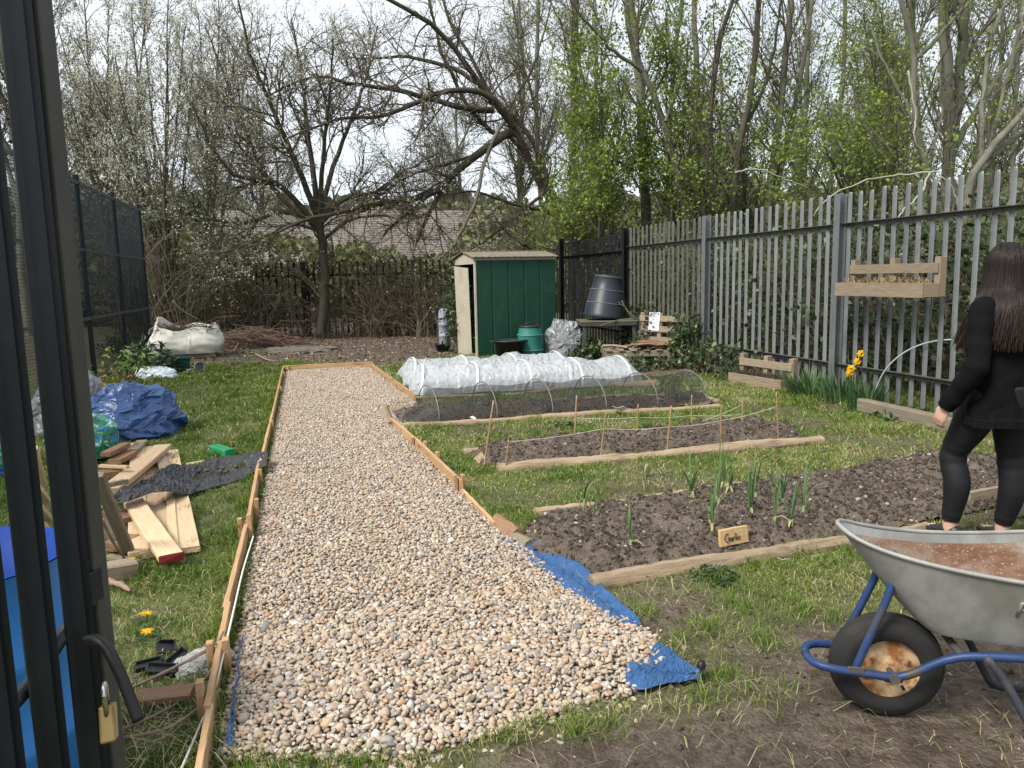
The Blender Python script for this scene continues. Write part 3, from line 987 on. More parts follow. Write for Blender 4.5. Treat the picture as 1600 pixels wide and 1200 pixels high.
# dark plastic table
tq = np.array([5.18, 12.75, 0])
tr_ = thing('garden_table', 'battered dark plastic table carrying the upturned compost bin', 'table', tq, math.radians(-12))
dk = mat('faded_dark_plastic', [(0, (.02, .024, .024)), (.6, (.05, .055, .05)), (1, (.11, .10, .08))], 8, 6, .7, .1)
tm = MB()
tm.box((0, 0, .655), (.98, .78, .03))
tm.build('tabletop', mat('mossy_tabletop', [(0, (.04, .04, .03)), (.5, (.10, .09, .06)), (1, (.20, .17, .11))], 9, 7, .9, .3), tr_, bevel=.012)
MB().box((0, -.375, .615), (.94, .02, .06)).box((0, .375, .615), (.94, .02, .06)).box((-.475, 0, .615), (.02, .73, .06)).box((.475, 0, .615), (.02, .73, .06)).build('skirt', dk, tr_)
for sx in (-1, 1):
    for sy in (-1, 1):
        MB().bar((sx*.42, sy*.33, .63), (sx*.47, sy*.37, 0), .065, .05, up=(0, 1, 0)).build('leg', dk, tr_, bevel=.008)
cb = thing('compost_bin', 'dark grey conical compost bin tipped against the black fence post on the table', 'compost bin', tq+np.array([-.02, .05, .71]), 0)
cb.rotation_euler = (0, math.radians(8), 0)
binm = mat('compost_bin_plastic', [(0, (.010, .013, .019)), (.7, (.022, .028, .038)), (1, (.05, .055, .06))], 5, 5, .42, .05)
MB().lathe([(.37, 0), (.375, .03), (.355, .06), (.345, .24), (.338, .25), (.30, .47), (.292, .48), (.245, .70), (.25, .72), (.24, .735), (.20, .735), (.19, .70)], 40, cap=False).build('bin_body', binm, cb, smooth=True)
for z, rr in ((.245, .346), (.475, .302), (.705, .252)):
    a = np.linspace(0, 2*PI, 41)
    MB().tube(np.stack([rr*np.cos(a), rr*np.sin(a), 0*a+z], 1), .006, 6, cap=False).build('rib', mat('bin_rib', [(0, (.10, .11, .12)), (1, (.2, .21, .22))], 6, 3, .5), cb, smooth=True)
MB().lathe([(.235, .70), (.16, .745), (.0001, .75)], 32).build('lid', M['blackplastic'], cb, smooth=True)
br = MB()
b0 = tq+np.array([.42, -.30, .69])
br.tube(smoothline([b0, b0+(-.12, -.02, .10), b0+(-.22, -.03, .24), b0+(-.26, -.03, .32)], 12), np.linspace(.022, .008, 12), 7)
br.tube(smoothline([b0+(-.20, -.03, .21), b0+(-.29, -.05, .26), b0+(-.33, -.05, .30)], 8), np.linspace(.012, .005, 8), 6)
br.tube(smoothline([b0+(-.02, -.05, .0), b0+(-.35, -.10, -.01), b0+(-.72, -.16, -.09)], 10), np.linspace(.010, .004, 10), 6)
tag(br.build('dead_branch', mat('bare_pale_wood', [(0, (.12, .09, .06)), (1, (.30, .24, .17))], 12, 5, .8, .3, stretch=(1, 1, 1)), smooth=True), 'forked dead branch lying on the table beside the compost bin', 'branch')

def heap(name, label, cat, c, size, m, seed=0, wr=.12, fine=3., n=44, group=None, rotz=0., pk=1.5, parent=None):
    """crumpled sheet over a heap: creased dome with skirt folds"""
    m_, n = 10, 22
    rows = []
    for i in range(m_):
        t = i/(m_-1)
        for j in range(n):
            a = 2*PI*(j+.5*(i % 2))/n
            rows.append((math.cos(a)*math.sin(t*PI/2)**.85, math.sin(a)*math.sin(t*PI/2)**.85, math.cos(t*PI/2)**.75))
    R = np.array(rows)
    R += rng.normal(0, .035, R.shape)
    k = 1+wr*.42*crumple(R[:, 0], R[:, 1], R[:, 2], fine*.34, 7, int(seed*10))+wr*1.1*(fbm(R[:, 0]*1.2+seed, R[:, 1]*1.2, R[:, 2]*1.2, 2)-.5)*2
    R = R*k[:, None]*np.asarray(size)
    V, Fc = fractal(R, grid_tris(m_, n, True), 4, .062)
    V[:, 2] = np.maximum(V[:, 2], 0)
    o = np_obj(name, V, Fc, m, parent, smooth=False, world=False)
    if parent is None:
        o.location = tuple(c)
        o.rotation_euler = (0, 0, rotz)
        tag(o, label, cat, group)
    return o
greysheet = mat('grey_polythene', [(0, (.06, .065, .07)), (.5, (.18, .19, .195)), (1, (.38, .39, .40))], 6, 6, .3, .4, spec=.5, dist=1.5)
q = G(876, 552)
heap('plastic_sheeting', 'crumpled grey plastic sheeting heaped between the barrel and the table', 'plastic sheet', (4.55, 13.2, .0), (.36, .30, .62), greysheet, 3, .15, 3.2)
for dx, dz, rz in ((-.16, .40, .4), (.05, .20, -.2)):
    pp = MB().box((0, 0, 0), (.12, .006, .17), rotm(.5, .1, 0))
    tag(place(pp.build('paper_label', mat('white_paper', [(0, (.62, .64, .68)), (1, (.74, .76, .79))], 5, 3, .6)), (4.55+dx, 13.2-.37, dz), (0, rz, 0)), 'white paper label on the grey sheeting, %s one' % ('upper' if dz > .3 else 'lower'), 'paper label')
# upright pallet with a notice, low pallet stacked with broken wood
pl = thing('wooden_pallet', 'upright pale pallet leaning on the fence, wearing a paper notice', 'pallet', (5.80, 11.95, 0), math.radians(-70))
pl.rotation_euler = (math.radians(-8), 0, math.radians(-62))
for z in (.16, .34, .52, .70):
    MB().box((0, -.05, z), (.85, .02, .10)).build('slat', M['pallet'], pl, bevel=.003)
for x in (-.38, 0, .38):
    MB().box((x, 0, .40), (.08, .078, .80)).build('bearer', M['pallet'], pl, bevel=.004)
nm = mat('notice_paper', [(0, (.66, .68, .72)), (1, (.74, .76, .80))], 4, 2, .5)
nt_ = thing('paper_notice', 'white printed notice pinned to the upright pallet', 'notice', pl.matrix_basis@Vector((-.10, -.066, .50)), 0)
nt_.rotation_euler = (math.radians(-8), 0, math.radians(-62))
MB().box((0, 0, .15), (.22, .003, .31)).build('sheet', nm, nt_)
ink = mat('printing_ink', [(0, (.10, .11, .14)), (1, (.16, .17, .2))], 8, 2, .6)
im = MB()
for k in range(6):
    im.box((-.01+.01*(k % 2), -.0025, .23-.025*k), (.14-.03*(k % 3), .001, .006))
im.box((-.07, -.0025, .275), (.05, .001, .035)).box((.075, -.0025, .275), (.03, .001, .03)).box((0, -.0025, .05), (.05, .001, .05))
im.build('print', ink, nt_)
pb = thing('wooden_pallet', 'low grey pallet piled with broken timber beside the dark table', 'pallet', (5.25, 11.6, .0), math.radians(18))
pb.rotation_euler = (0, 0, math.radians(-16))
for x in (-.5, 0, .5):
    MB().box((0, x*.7, .20), (1.1, .09, .09)).build('bearer', M['oldwood'], pb, bevel=.004)
for x in np.linspace(-.5, .5, 6):
    MB().box((x, 0, .256), (.1, .84, .018)).build('slat', M['oldwood'], pb, bevel=.003)
for x in (-.5, .5):
    for y in (-.35, .35):
        MB().box((x*.95, y, .08), (.1, .1, .15)).build('block', M['oldwood'], pb, bevel=.004)
words = ['short', 'long', 'split', 'curved', 'thin', 'thick', 'reddish', 'pale', 'jagged', 'flat', 'crooked', 'dark']
for k in range(12):
    x, y = random.uniform(-.45, .45), random.uniform(-.36, .3)
    l = random.uniform(.25, .6)
    wv = MB()
    cc = smoothline([(-l/2, 0, 0), (0, random.uniform(-.02, .02), random.uniform(0, .03)), (l/2, random.uniform(-.02, .02), 0)], 8)
    wv.tube(cc, np.full(8, random.uniform(.04, .075)), 5, ry=np.full(8, random.uniform(.014, .028)))
    o = wv.build('broken_wood', M['brownwood'] if k % 3 else M['oldwood'])
    v_ = pb.matrix_basis@Vector((x, y, .285+.022*(k//4)*1.2))
    place(o, v_, (random.uniform(-.1, .1), random.uniform(-.08, .08), random.uniform(-.7, .5)))
    tag(o, 'broken bit of old timber lying on the low pallet', 'wood scrap', 'broken timber on the low pallet')

# ------------------------------------------------------------------ pallet planters and the fence-foot board
straw = mat('dry_straw', [(0, (.14, .09, .045)), (.5, (.27, .19, .10)), (1, (.42, .32, .19))], 18, 5, .9, .4, attr='tint')
def planter(label, loc, rz, L_=1.24, hang=False):
    r = thing('pallet_planter', label, 'planter', loc, rz)
    MB().box((0, -.15, .075), (L_, .02, .14)).build('front_board', M['pallet'], r, bevel=.003)
    MB().box((0, 0, .012), (L_-.02, .27, .018)).build('base_board', M['pallet'], r, bevel=.003)
    MB().box((0, .02, .285), (L_-.02, .018, .095)).build('back_slat', M['pallet'], r, bevel=.003)
    for x in (-L_/2+.035, 0, L_/2-.035):
        MB().box((x, .07, .20), (.07, .08, .38)).build('upright', M['pallet'], r, bevel=.004)
    for x in (-L_/2+.01, L_/2-.01):
        MB().box((x, -.05, .075), (.02, .18, .13)).build('end_board', M['pallet'], r, bevel=.003)
    n = 700
    P = np.stack([(rng.random(n)-.5)*(L_-.06), -.13+.17*rng.random(n), .10+.055*rng.random(n)], 1)
    v, f, tt = blades(P, .03+.07*rng.random(n), np.full(n, .006), .6+1.1*rng.random(n), rng.random(n))
    np_obj('straw_fill', v, f, straw if hang else mat('dark_compost', [(0, (.03, .02, .015)), (1, (.09, .06, .04))], 9, 4, .9), r, tint=tt, world=False)
    MB().box((0, -.055, .085), (L_-.05, .16, .05)).build('soil_fill', M['soil'], r)
    return r
planter('pallet wood planter full of dry straw hung halfway up the grey fence', (FX-.20, 6.64, 1.17), -PI/2, hang=True)
qa, qb = G(1140, 598), G(1222, 612)
planter('pallet wood planter standing on the grass at the foot of the fence', ((qa+qb)/2)+np.array([.12, .0, .0]), math.atan2(qb[1]-qa[1], qb[0]-qa[0]), L_=float(np.linalg.norm(qb-qa)))
def wire(name, pts, r_, m, label, cat, group=None, k=30, n=7):
    return tag(MB().tube(smoothline(pts, k), r_, n).build(name, m, smooth=True), label, cat, group)
wire('hanging_wire', [(FX-.12, 7.22, 1.48), (FX-.05, 7.20, 1.75), (FX-.04, 7.24, 1.97)], .004, M['railsteel'], 'thin wire tying the hanging planter up to the fence rail', 'wire')
def plank_mb(L_, W, T, n=10, warp=.004, chip=.004):
    """sawn board along x with a slight bow, worn corners and uneven ends"""
    rows = []
    bow = random.uniform(-warp, warp)
    for i in range(n+1):
        x = -L_/2+L_*i/n
        e = [(-W/2, -T/2), (W/2, -T/2), (W/2, T/2), (-W/2, T/2)]
        c = .12*T
        pr_ = [(-W/2+c, -T/2), (W/2-c, -T/2), (W/2, -T/2+c), (W/2, T/2-c), (W/2-c, T/2), (-W/2+c, T/2), (-W/2, T/2-c), (-W/2, -T/2+c)]
        rows.append([(x+(random.uniform(-chip, chip) if i in (0, n) else 0), y+random.uniform(-1, 1)*.0012+bow*math.sin(PI*i/n), z+random.uniform(-1, 1)*.0012) for y, z in pr_])
    return MB().rings(rows)
def board(name, label, cat, p, q, W, T, m, group=None, roll=0., lift=0., parent=None):
    """board lying from p to q (3-D points along its middle)"""
    p, q = np.asarray(p, float), np.asarray(q, float)
    d = q-p
    l = float(np.linalg.norm(d))
    o = plank_mb(l, W, T).build(name, m, parent)
    yaw = math.atan2(d[1], d[0])
    pit = math.asin(d[2]/l)
    o.rotation_mode = 'XYZ'
    o.rotation_euler = (Matrix.Rotation(yaw, 3, 'Z')@Matrix.Rotation(-pit, 3, 'Y')@Matrix.Rotation(roll, 3, 'X')).to_euler()
    o.location = tuple((p+q)/2+np.array([0, 0, lift]))
    if parent is None:
        tag(o, label, cat, group)
    return o
board('timber_sleeper', 'thick grey timber lying along the foot of the fence by the daffodils', 'timber', G(1345, 643)+(0, 0, .07), G(1490, 678)+(0, 0, .07), .10, .14, M['oldwood'])
q0 = G(1366, 640)
a = np.linspace(.0, PI, 30)
pw = mat('pale_blue_pipe', [(0, (.22, .27, .28)), (1, (.36, .41, .41))], 9, 3, .4)
hp_ = np.stack([q0[0]+.50*(1-np.cos(a))*.75, q0[1]-.60*(1-np.cos(a)), .10+.66*np.sin(a)], 1)
wire('hoop_pipe', hp_, .008, pw, 'pale plastic pipe bent in a hoop over the timber at the fence foot', 'pipe')
# ------------------------------------------------------------------ timber edging of the path
EG = 'boards edging the gravel path'
def edge(p, q, label, h=.11, t=.022, stakes=(), side=1, dz=0.):
    p, q = np.array([*p, 0.]), np.array([*q, 0.])
    d = (q-p)[:2]/np.linalg.norm((q-p)[:2])
    l = float(np.linalg.norm(q-p))
    r = thing('edging_board', label, 'edging board', (p+q)/2+np.array([0, 0, dz]), math.atan2(d[1], d[0])+0., EG)
    o = plank_mb(l, h, t, 14).build('board', M['edging'], r)
    o.rotation_euler = (PI/2+random.uniform(-.04, .04), random.uniform(-.004, .004), 0)
    o.location = (0, 0, h/2-.012)
    for s, sd_, hh in stakes:
        k = MB().box((0, 0, hh/2), (.038, .026, hh), taper=.96).build('stake', M['edging'], r, bevel=.003)
        k.location = (s*l/2, sd_*.0275, -.01)
        k.rotation_euler = (random.uniform(-.05, .05), random.uniform(-.05, .05), 0)
LXE = -.36
edge((LXE+.01, 1.85), (LXE-.005, 2.52), 'nearest edging board left of the gravel, at the bottom of the photo', stakes=((-.30, 1, .13), (-.30, -1, .12)))
edge((LXE-.012, 2.49), (LXE-.02, 3.34), 'second edging board left of the gravel, with a stake beside the clear bag', stakes=((-.78, 1, .15), (-.02, -1, .14), (.0, 1, .13)), dz=.006)
edge((LXE-.028, 3.30), (LXE-.02, 4.52), 'third edging board left of the gravel, beside the white string', stakes=((.84, -1, .17), (.92, 1, .14)))
edge((LXE-.012, 4.50), (LXE-.03, 6.05), 'edging board left of the gravel, running up to the black membrane', stakes=((-.55, -1, .14), (.5, -1, .13)), dz=.004)
edge((LXE-.02, 6.02), (LXE-.01, 8.6), 'long greenish edging board left of the gravel, beyond the black membrane', stakes=((-.9, -1, .13), (.3, -1, .13)))
edge((LXE-.008, 8.58), (LXE, 12.8), 'farthest edging board left of the gravel, reaching the path end', stakes=((-.2, -1, .12), (.6, -1, .12)), dz=.004)
edge((LXE, 12.80), (1.06, 12.78), 'short edging board closing the far end of the path', h=.13, stakes=((-.9, -1, .13), (.3, 1, .13)))
R_ = lambda a, b_: tuple(G(a, b_)[:2])
edge((1.04, 12.7), (1.22, 8.95), 'far right edging board running from the path end to the white tunnel', stakes=((-.2, 1, .12),))
edge(R_(612, 668), R_(655, 706), 'right edging board just below the log end of the netted bed', stakes=((.8, -1, .12),))
edge(R_(654, 706), R_(722, 775), 'right edging board with three pale stakes, beside the dug bed', h=.12, stakes=((-.8, 1, .13), (-.2, 1, .13), (.9, 1, .14), (.94, -1, .15)))
edge(R_(723, 776), R_(774, 829), 'lowest right edging board, thin and half buried, ending at the brown stone', h=.065, stakes=())
# ------------------------------------------------------------------ round-edged logs and boards round the beds
LG = 'logs and boards edging the beds'
def log(pa, pb, label, r_=.05, flat=1., m=None, z=None, name='edging_log', cat='log'):
    a, b_ = G(*pa), G(*pb)
    l = float(np.linalg.norm(b_-a))
    k = max(8, int(l/.035))
    x = np.linspace(-l/2, l/2, k)
    ph = random.uniform(0, 9)
    P = np.stack([x, .006*np.sin(x*1.7+ph), .004*np.sin(x*2.9+ph)], 1)
    r_ *= .80
    rr = r_*(1+.09*np.sin(x*3.1+ph)+.05*rng.normal(size=k))
    tb = MB().tube(P, rr, 20, ry=rr*flat)
    V_ = tb.V[0]
    V_ += (fbm(V_[:, 0]*3+ph, V_[:, 1]*26, V_[:, 2]*26, 4)-.5)[:, None]*r_*.6*np.stack([0*V_[:, 0], V_[:, 1], V_[:, 2]], 1)/r_
    V_[:, 0] += (fbm(V_[:, 1]*40+ph, V_[:, 2]*40, 0, 2)-.5)*.03
    o = tb.build(name, m or M['log'], smooth=True)
    q = o.modifiers.new('e', 'EDGE_SPLIT')
    q.split_angle = math.radians(55)
    o.location = tuple((a+b_)/2+np.array([0, 0, r_*flat*.35 if z is None else z]))
    o.rotation_euler = (0, 0, math.atan2(b_[1]-a[1], b_[0]-a[0]))
    return tag(o, label, cat, LG)
log((624, 669), (1122, 638), 'pale split log along the front of the netted bed', .045)
log((606, 645), (1040, 622), 'long brown log along the back of the netted bed', .055)
log((1082, 616), (1124, 630), 'short log closing the right end of the netted bed', .045)
log((602, 643), (612, 672), 'stubby sawn log end where the netted bed meets the path', .07)
log((958, 606), (1028, 603), 'short brown log beyond the netted bed, right of the white tunnel', .06)
log((778, 738), (1284, 692), 'grey log along the front of the dug bed with canes', .058)
log((725, 711), (1174, 665), 'round brown log along the back of the dug bed with canes', .06)
log((925, 920), (1342, 849), 'long pale log along the front of the leek bed, past the wooden name board', .058)
log((835, 806), (1160, 766), 'thin weathered log along the back of the leek bed', .045)
log((1240, 752), (1345, 741), 'half buried log continuing the back of the leek bed', .035)
log((1345, 846), (1446, 828), 'half buried log near the feet of the standing person', .045)
log((776, 823), (808, 846), 'dark brown stubby log at the path corner of the leek bed', .06, m=M['brownwood'])
log((806, 846), (828, 860), 'grey stone-like log stub behind the blue sheet', .05, m=M['oldwood'])
board('edging_board', 'short pale board standing in the soil beyond the person\'s legs', 'edging board', G(1512, 792)+(0, 0, .05), G(1560, 783)+(0, 0, .05), .09, .03, M['pallet'], group=LG, roll=PI/2)
board('edging_board', 'pale board end at the right edge beyond the person', 'edging board', G(1584, 808)+(0, 0, .035), G(1640, 796)+(0, 0, .035), .07, .03, M['pallet'], group=LG, roll=PI/2)
# ------------------------------------------------------------------ blue woven sheet under the gravel
blue_tarp = mat('blue_woven_sheet', [(0, (.010, .038, .115)), (.5, (.022, .075, .19)), (1, (.06, .14, .28))], 7, 7, .45, .5, spec=.4, dist=1.2, speck=((.16, .22, .30), 12, .66, .85))
def sheet(name, label, cat, edges, m, nu=40, nv=12, amp=.02, z0=.012, freq=6., solid=.002, group=None, fold=None):
    """sheet between two ground outlines (lists of 3-D points), wrinkled"""
    nu, nv = nu*2, nv*2
    a, b_ = smoothline(edges[0], nu), smoothline(edges[1], nu)
    t = np.linspace(0, 1, nv)[:, None, None]
    P = a[None]*(1-t)+b_[None]*t
    x, y = P[..., 0], P[..., 1]
    cz = crumple(x, y, 0., freq*.5, 9, int(abs(P[0, 0, 0])*50))
    P[..., 2] += z0+amp*.45*cz+amp*.35*np.sin(t[..., 0]*np.array(9.)+2.5*fbm(x*1.5, y*1.5, 2., 2))+amp*.9*(fbm(x*freq*.4, y*freq*.4, 7.7, 2)-.2)
    P[..., 2] = np.maximum(P[..., 2], P[..., 2]*0+.006)
    P[..., 0] += (fbm(x*9, y*9, 3.3, 2)-.5)*.03
    P[..., 1] += (fbm(x*13, y*13, 6.3, 3)-.5)*.04
    if fold:
        P = fold(P)
    P = P[::3, ::2]
    P[1:-1, 1:-1] += rng.normal(0, amp*.12, P[1:-1, 1:-1].shape)
    V, Fc = fractal(P.reshape(-1, 3), grid_tris(*P.shape[:2]), 2, .022)
    o = np_obj(name, V, Fc, m, smooth=True)
    q = o.modifiers.new('t', 'SOLIDIFY')
    q.thickness = solid
    return tag(o, label, cat, group)
sheet('blue_sheet', 'long strip of blue woven sheet showing between gravel and leek bed', 'sheet',
      ([G(*q) for q in ((786, 834), (830, 855), (900, 888), (955, 940), (990, 972), (1000, 984))], [G(*q) for q in ((782, 848), (812, 880), (850, 912), (920, 958), (965, 985), (998, 996))]), blue_tarp, 60, 14, .024, .025, 4)
sheet('blue_sheet', 'crumpled corner of blue woven sheet poking out of the gravel near the wheelbarrow', 'sheet',
      ([G(*q) for q in ((1030, 1020), (1055, 1038), (1094, 1066))], [G(*q) for q in ((960, 1075), (1000, 1092), (1094, 1075))]), blue_tarp, 40, 24, .02, .03, 5)
sheet('blue_sheet', 'narrow blue sheet edge tucked inside the left edging board', 'sheet',
      ([G(*q) for q in ((350, 1180), (362, 1130), (373, 1060), (378, 1010))], [G(*q) for q in ((364, 1196), (367, 1130), (376, 1060), (380, 1010))]), blue_tarp, 40, 6, .015, .045)
kn = MB()
k0 = G(1094, 1064)
kn.tube(smoothline([k0+(-.02, -.01, .015), k0+(.0, .0, .04), k0+(.012, .01, .075)], 8), [.012, .014, .015, .012, .014, .017, .014, .008], 7)
kn.tube(smoothline([k0+(-.10, -.02, .03), k0+(-.05, -.01, .035), k0+(0, 0, .03)], 8), .007, 6)
tag(kn.build('tied_knot', M['rubber'], smooth=True), 'twisted black knot at the tip of the blue sheet corner', 'knot')
# white string along the left boards
st = mat('white_string', [(0, (.50, .50, .46)), (1, (.68, .68, .63))], 60, 3, .8)
sp_ = [G(*q, z+.03) for *q, z in ((282, 1205, .02), (312, 1135, .02), (333, 1085, .03), (352, 1010, .06), (366, 950, .08), (380, 890, .05), (396, 838, .07))]
wire('string', sp_, .0042, st, 'slack white string lying beside the left edging boards', 'string', k=80)
# ------------------------------------------------------------------ fleece tunnels
fl = mat('white_fleece', [(0, (.50, .54, .59)), (.5, (.62, .66, .70)), (1, (.74, .76, .78))], 9, 6, .24, .4, trans=.12, spec=.6, alpha=.46, dist=2.)
def tunnel(label, p, q, wid, hgt, hoops, seed, sag=.06):
    p, q = np.asarray(p, float), np.asarray(q, float)
    d = (q-p)[:2]
    l = float(np.linalg.norm(d))
    r = thing('fleece_tunnel', label, 'garden tunnel', (p+q)/2, math.atan2(d[1], d[0]))
    nu, nv = 84, 20
    u = np.linspace(-l/2, l/2, nu)
    a = np.linspace(0, PI, nv)
    hs = np.linspace(-l/2+.18, l/2-.18, hoops)
    dh = np.min(np.abs(u[:, None]-hs[None]), 1)
    k = 1-sag*2.2*np.clip(dh/(l/hoops/2), 0, 1)**.9
    endk = np.clip((l/2-np.abs(u))/.16, 0, 1)**.6
    U, A = np.meshgrid(u, a, indexing='ij')
    cr = crumple(U*1.3, A*wid*.5, 0., 2.2, 9, int(seed*10))
    cr2 = crumple(U, A*wid*.5, 0., 6., 8, int(seed*10)+3)
    rad = (k*(.35+.65*endk))[:, None]*(1+.10*cr+.05*cr2+.16*(fbm(U*2, A*2, seed, 2)-.5))
    yy = -np.cos(A)*wid/2*(1+.10*(1-np.sin(A)))*(.8+.2*rad)
    zz = np.maximum(np.sin(A)**.8*hgt*rad, .006+.02*np.abs(cr))
    xx = U+cr*.02
    Q = np.stack([xx, yy, zz], -1)
    Q[1:-1, 1:-1] += rng.normal(0, .006, Q[1:-1, 1:-1].shape)
    V, Fc = fractal(Q.reshape(-1, 3), grid_tris(nu, nv), 2, .025)
    V[:, 2] = np.maximum(V[:, 2], .004)
    np_obj('fleece_cover', V, Fc, fl, r, smooth=True, world=False)
    for h in hs:
        aa = np.linspace(0, PI, 24)
        MB().tube(np.stack([h+.03*np.sin(aa*2+h), -np.cos(aa)*(wid/2+.012), np.sin(aa)**.85*(hgt*1.015)+.004], 1), .016, 8, ry=.004).build('hoop', mat('white_hoop', [(0, (.72, .74, .76)), (1, (.80, .82, .83))], 9, 2, .4), r, smooth=True)
    return r
tunnel('long white fleece tunnel in front, over the bed behind the netted one', (1.22, 9.75, .02), (4.28, 9.62, .02), .80, .34, 5, 3.1)
tunnel('second white fleece tunnel just behind the front one, showing above it', (1.25, 10.75, .02), (3.75, 10.75, .02), .80, .33, 4, 7.3)
log((640, 624), (800, 617), 'long thin pole lying along the foot of the white tunnel', .028)
log((800, 618), (905, 607), 'split board end lying along the foot of the white tunnel', .03)
# ------------------------------------------------------------------ black net tunnel
net = bpy.data.materials.new('black_netting')
net.use_nodes = True
nt = net.node_tree
N, L = nt.nodes, nt.links
b = N['Principled BSDF']
b.inputs['Base Color'].default_value = (.012, .014, .014, 1)
b.inputs['Roughness'].default_value = .6
tp_ = N.new('ShaderNodeBsdfTransparent')
ms = N.new('ShaderNodeMixShader')
tcn = N.new('ShaderNodeTexCoord')
vz = N.new('ShaderNodeTexNoise')
vz.inputs['Scale'].default_value = 4.
mr = N.new('ShaderNodeMapRange')
mr.inputs['From Min'].default_value = .35
mr.inputs['From Max'].default_value = .7
mr.inputs['To Min'].default_value = .30
mr.inputs['To Max'].default_value = .52
L.new(tcn.outputs['Object'], vz.inputs['Vector'])
L.new(vz.outputs['Fac'], mr.inputs['Value'])
L.new(mr.outputs[0], ms.inputs[0])
L.new(tp_.outputs[0], ms.inputs[1])
L.new(b.outputs[0], ms.inputs[2])
L.new(ms.outputs[0], N['Material Output'].inputs['Surface'])
pA, pB = (G(672, 668)+G(668, 643))/2, (G(1078, 636)+G(1070, 618))/2
d = pB-pA
l = float(np.linalg.norm(d))
r = thing('net_tunnel', 'low tunnel of black netting on wire hoops over the narrow bed', 'garden tunnel', (pA+pB)/2, math.atan2(d[1], d[0]))
nu, nv = 60, 22
u = np.linspace(-l/2-.25, l/2+.05, nu)
a = np.linspace(0, PI, nv)
hs = np.linspace(-l/2, l/2, 6)
U, A = np.meshgrid(u, a, indexing='ij')
sagk = 1-.10*np.clip(np.min(np.abs(u[:, None]-hs[None]), 1)/(l/10), 0, 1)
endk = np.clip((u+l/2+.25)/.3, .12, 1)**.8
rad = (sagk*endk)[:, None]*(1-.05*fbm(U*5, A*3, 2, 3))
MB().rings(np.stack([U, -np.cos(A)*.36*(.5+.5*endk[:, None]), np.maximum(np.sin(A)**.8*.34*rad, .02)], -1), closed=False, cap=False).build('netting', net, r, smooth=True)
bundle = MB()
for k in range(5):
    a2 = np.linspace(0, PI, 16)
    bundle.rings(np.stack([np.stack([a2*0+l/2-.30+.07*k+s, -np.cos(a2)*(.30-.02*k), .02+np.sin(a2)*(.27+.03*math.sin(k*2.1))], -1) for s in (0, .03+.02*(k % 2))]), closed=False, cap=False)
bundle.build('bunched_netting', net, r, smooth=True)
hoopm = mat('wire_hoop', [(0, (.07, .07, .065)), (1, (.22, .22, .20))], 9, 3, .5)
for h in hs:
    aa = np.linspace(0, PI, 24)
    MB().tube(np.stack([h+.05*np.cos(aa), -np.cos(aa)*.365, .01+np.sin(aa)**.8*.345], 1), .0058, 8).build('hoop', hoopm, r, smooth=True)
# labels and scraps lying in the netted bed
wp = mat('white_scrap', [(0, (.62, .63, .63)), (1, (.78, .79, .78))], 9, 3, .5)
for (a_, b_, s_, lb) in ((968, 643, .13, 'white paper scrap lying near the front of the netted bed'), (1032, 628, .08, 'small white scrap near the right end of the netted bed'),
                         (738, 657, .07, 'grey-white scrap lying at the left end of the netted bed'), (1224, 882, .05, 'small white scrap in the grass in front of the leek bed log')):
    q = G(a_, b_, .05)
    n_ = 8
    g_ = np.array([[(x, y*.7, .02*math.sin(x*5+y*3)+.012*math.cos(y*9)) for x in np.linspace(-.5, .5, n_)] for y in np.linspace(-.5, .5, n_)])*s_
    g_[..., 2] += .4*np.abs(g_[..., 0])
    o = MB().rings(g_, closed=False, cap=False).build('paper_scrap', wp, smooth=True, solid=.001)
    o.location = tuple(q+np.array([0, 0, .02]))
    o.rotation_euler = (.5, .1, random.uniform(0, 3))
    tag(o, lb, 'scrap')
# ------------------------------------------------------------------ canes and string over the dug bed
cane_m = mat('bamboo_cane', [(0, (.17, .10, .045)), (.5, (.30, .19, .09)), (1, (.40, .28, .15))], 9, 5, .6, .2, stretch=(1, 1, .3), vary=.15)
canes = [((755, 727), (771, 626), 'dark crooked stick at the left corner of the dug bed'), ((789, 732), (795, 687), 'shortest cane, at the left of the dug bed near the wooden peg'),
         ((897, 690), (901, 618), 'cane in the back row of the dug bed, leftmost of that row'), ((937, 715), (947, 642), 'leaning cane in the front row, second from the left of the dug bed'),
         ((995, 685), (997, 632), 'thin cane in the back row, behind the middle of the dug bed'), ((1041, 707), (1049, 634), 'leaning cane in the middle of the front row of the dug bed'),
         ((1080, 675), (1081, 617), 'cane in the back row standing against the netted bed end'), ((1126, 698), (1127, 632), 'straight cane right of centre in the front row of the dug bed'),
         ((1160, 668), (1160, 626), 'thin cane at the right of the back row of the dug bed'), ((1217, 688), (1213, 612), 'tall cane at the right end of the front row of the dug bed')]
tops = []
for (a_, b_), (c_, d_), lb in canes:
    p = G(a_, b_, .03)
    q = atY(c_, d_, p[1]+random.uniform(-.02, .02))
    mb = MB()
    z = np.linspace(0, 1, 14)[:, None]
    P = (p-(0, 0, .05))*(1-z)+q*z
    mb.tube(P, np.where(np.arange(14) % 4 == 2, .0078, .0062), 7)
    tag(mb.build('bamboo_cane' if 'stick' not in lb else 'wooden_stick', cane_m, smooth=True), lb, 'cane', 'canes standing in the dug bed')
    tops.append((p, q))
def tie(i, f):
    p, q = tops[i]
    return p+(q-p)*f
twine = mat('pale_twine', [(0, (.42, .40, .34)), (1, (.62, .60, .53))], 60, 3, .8)
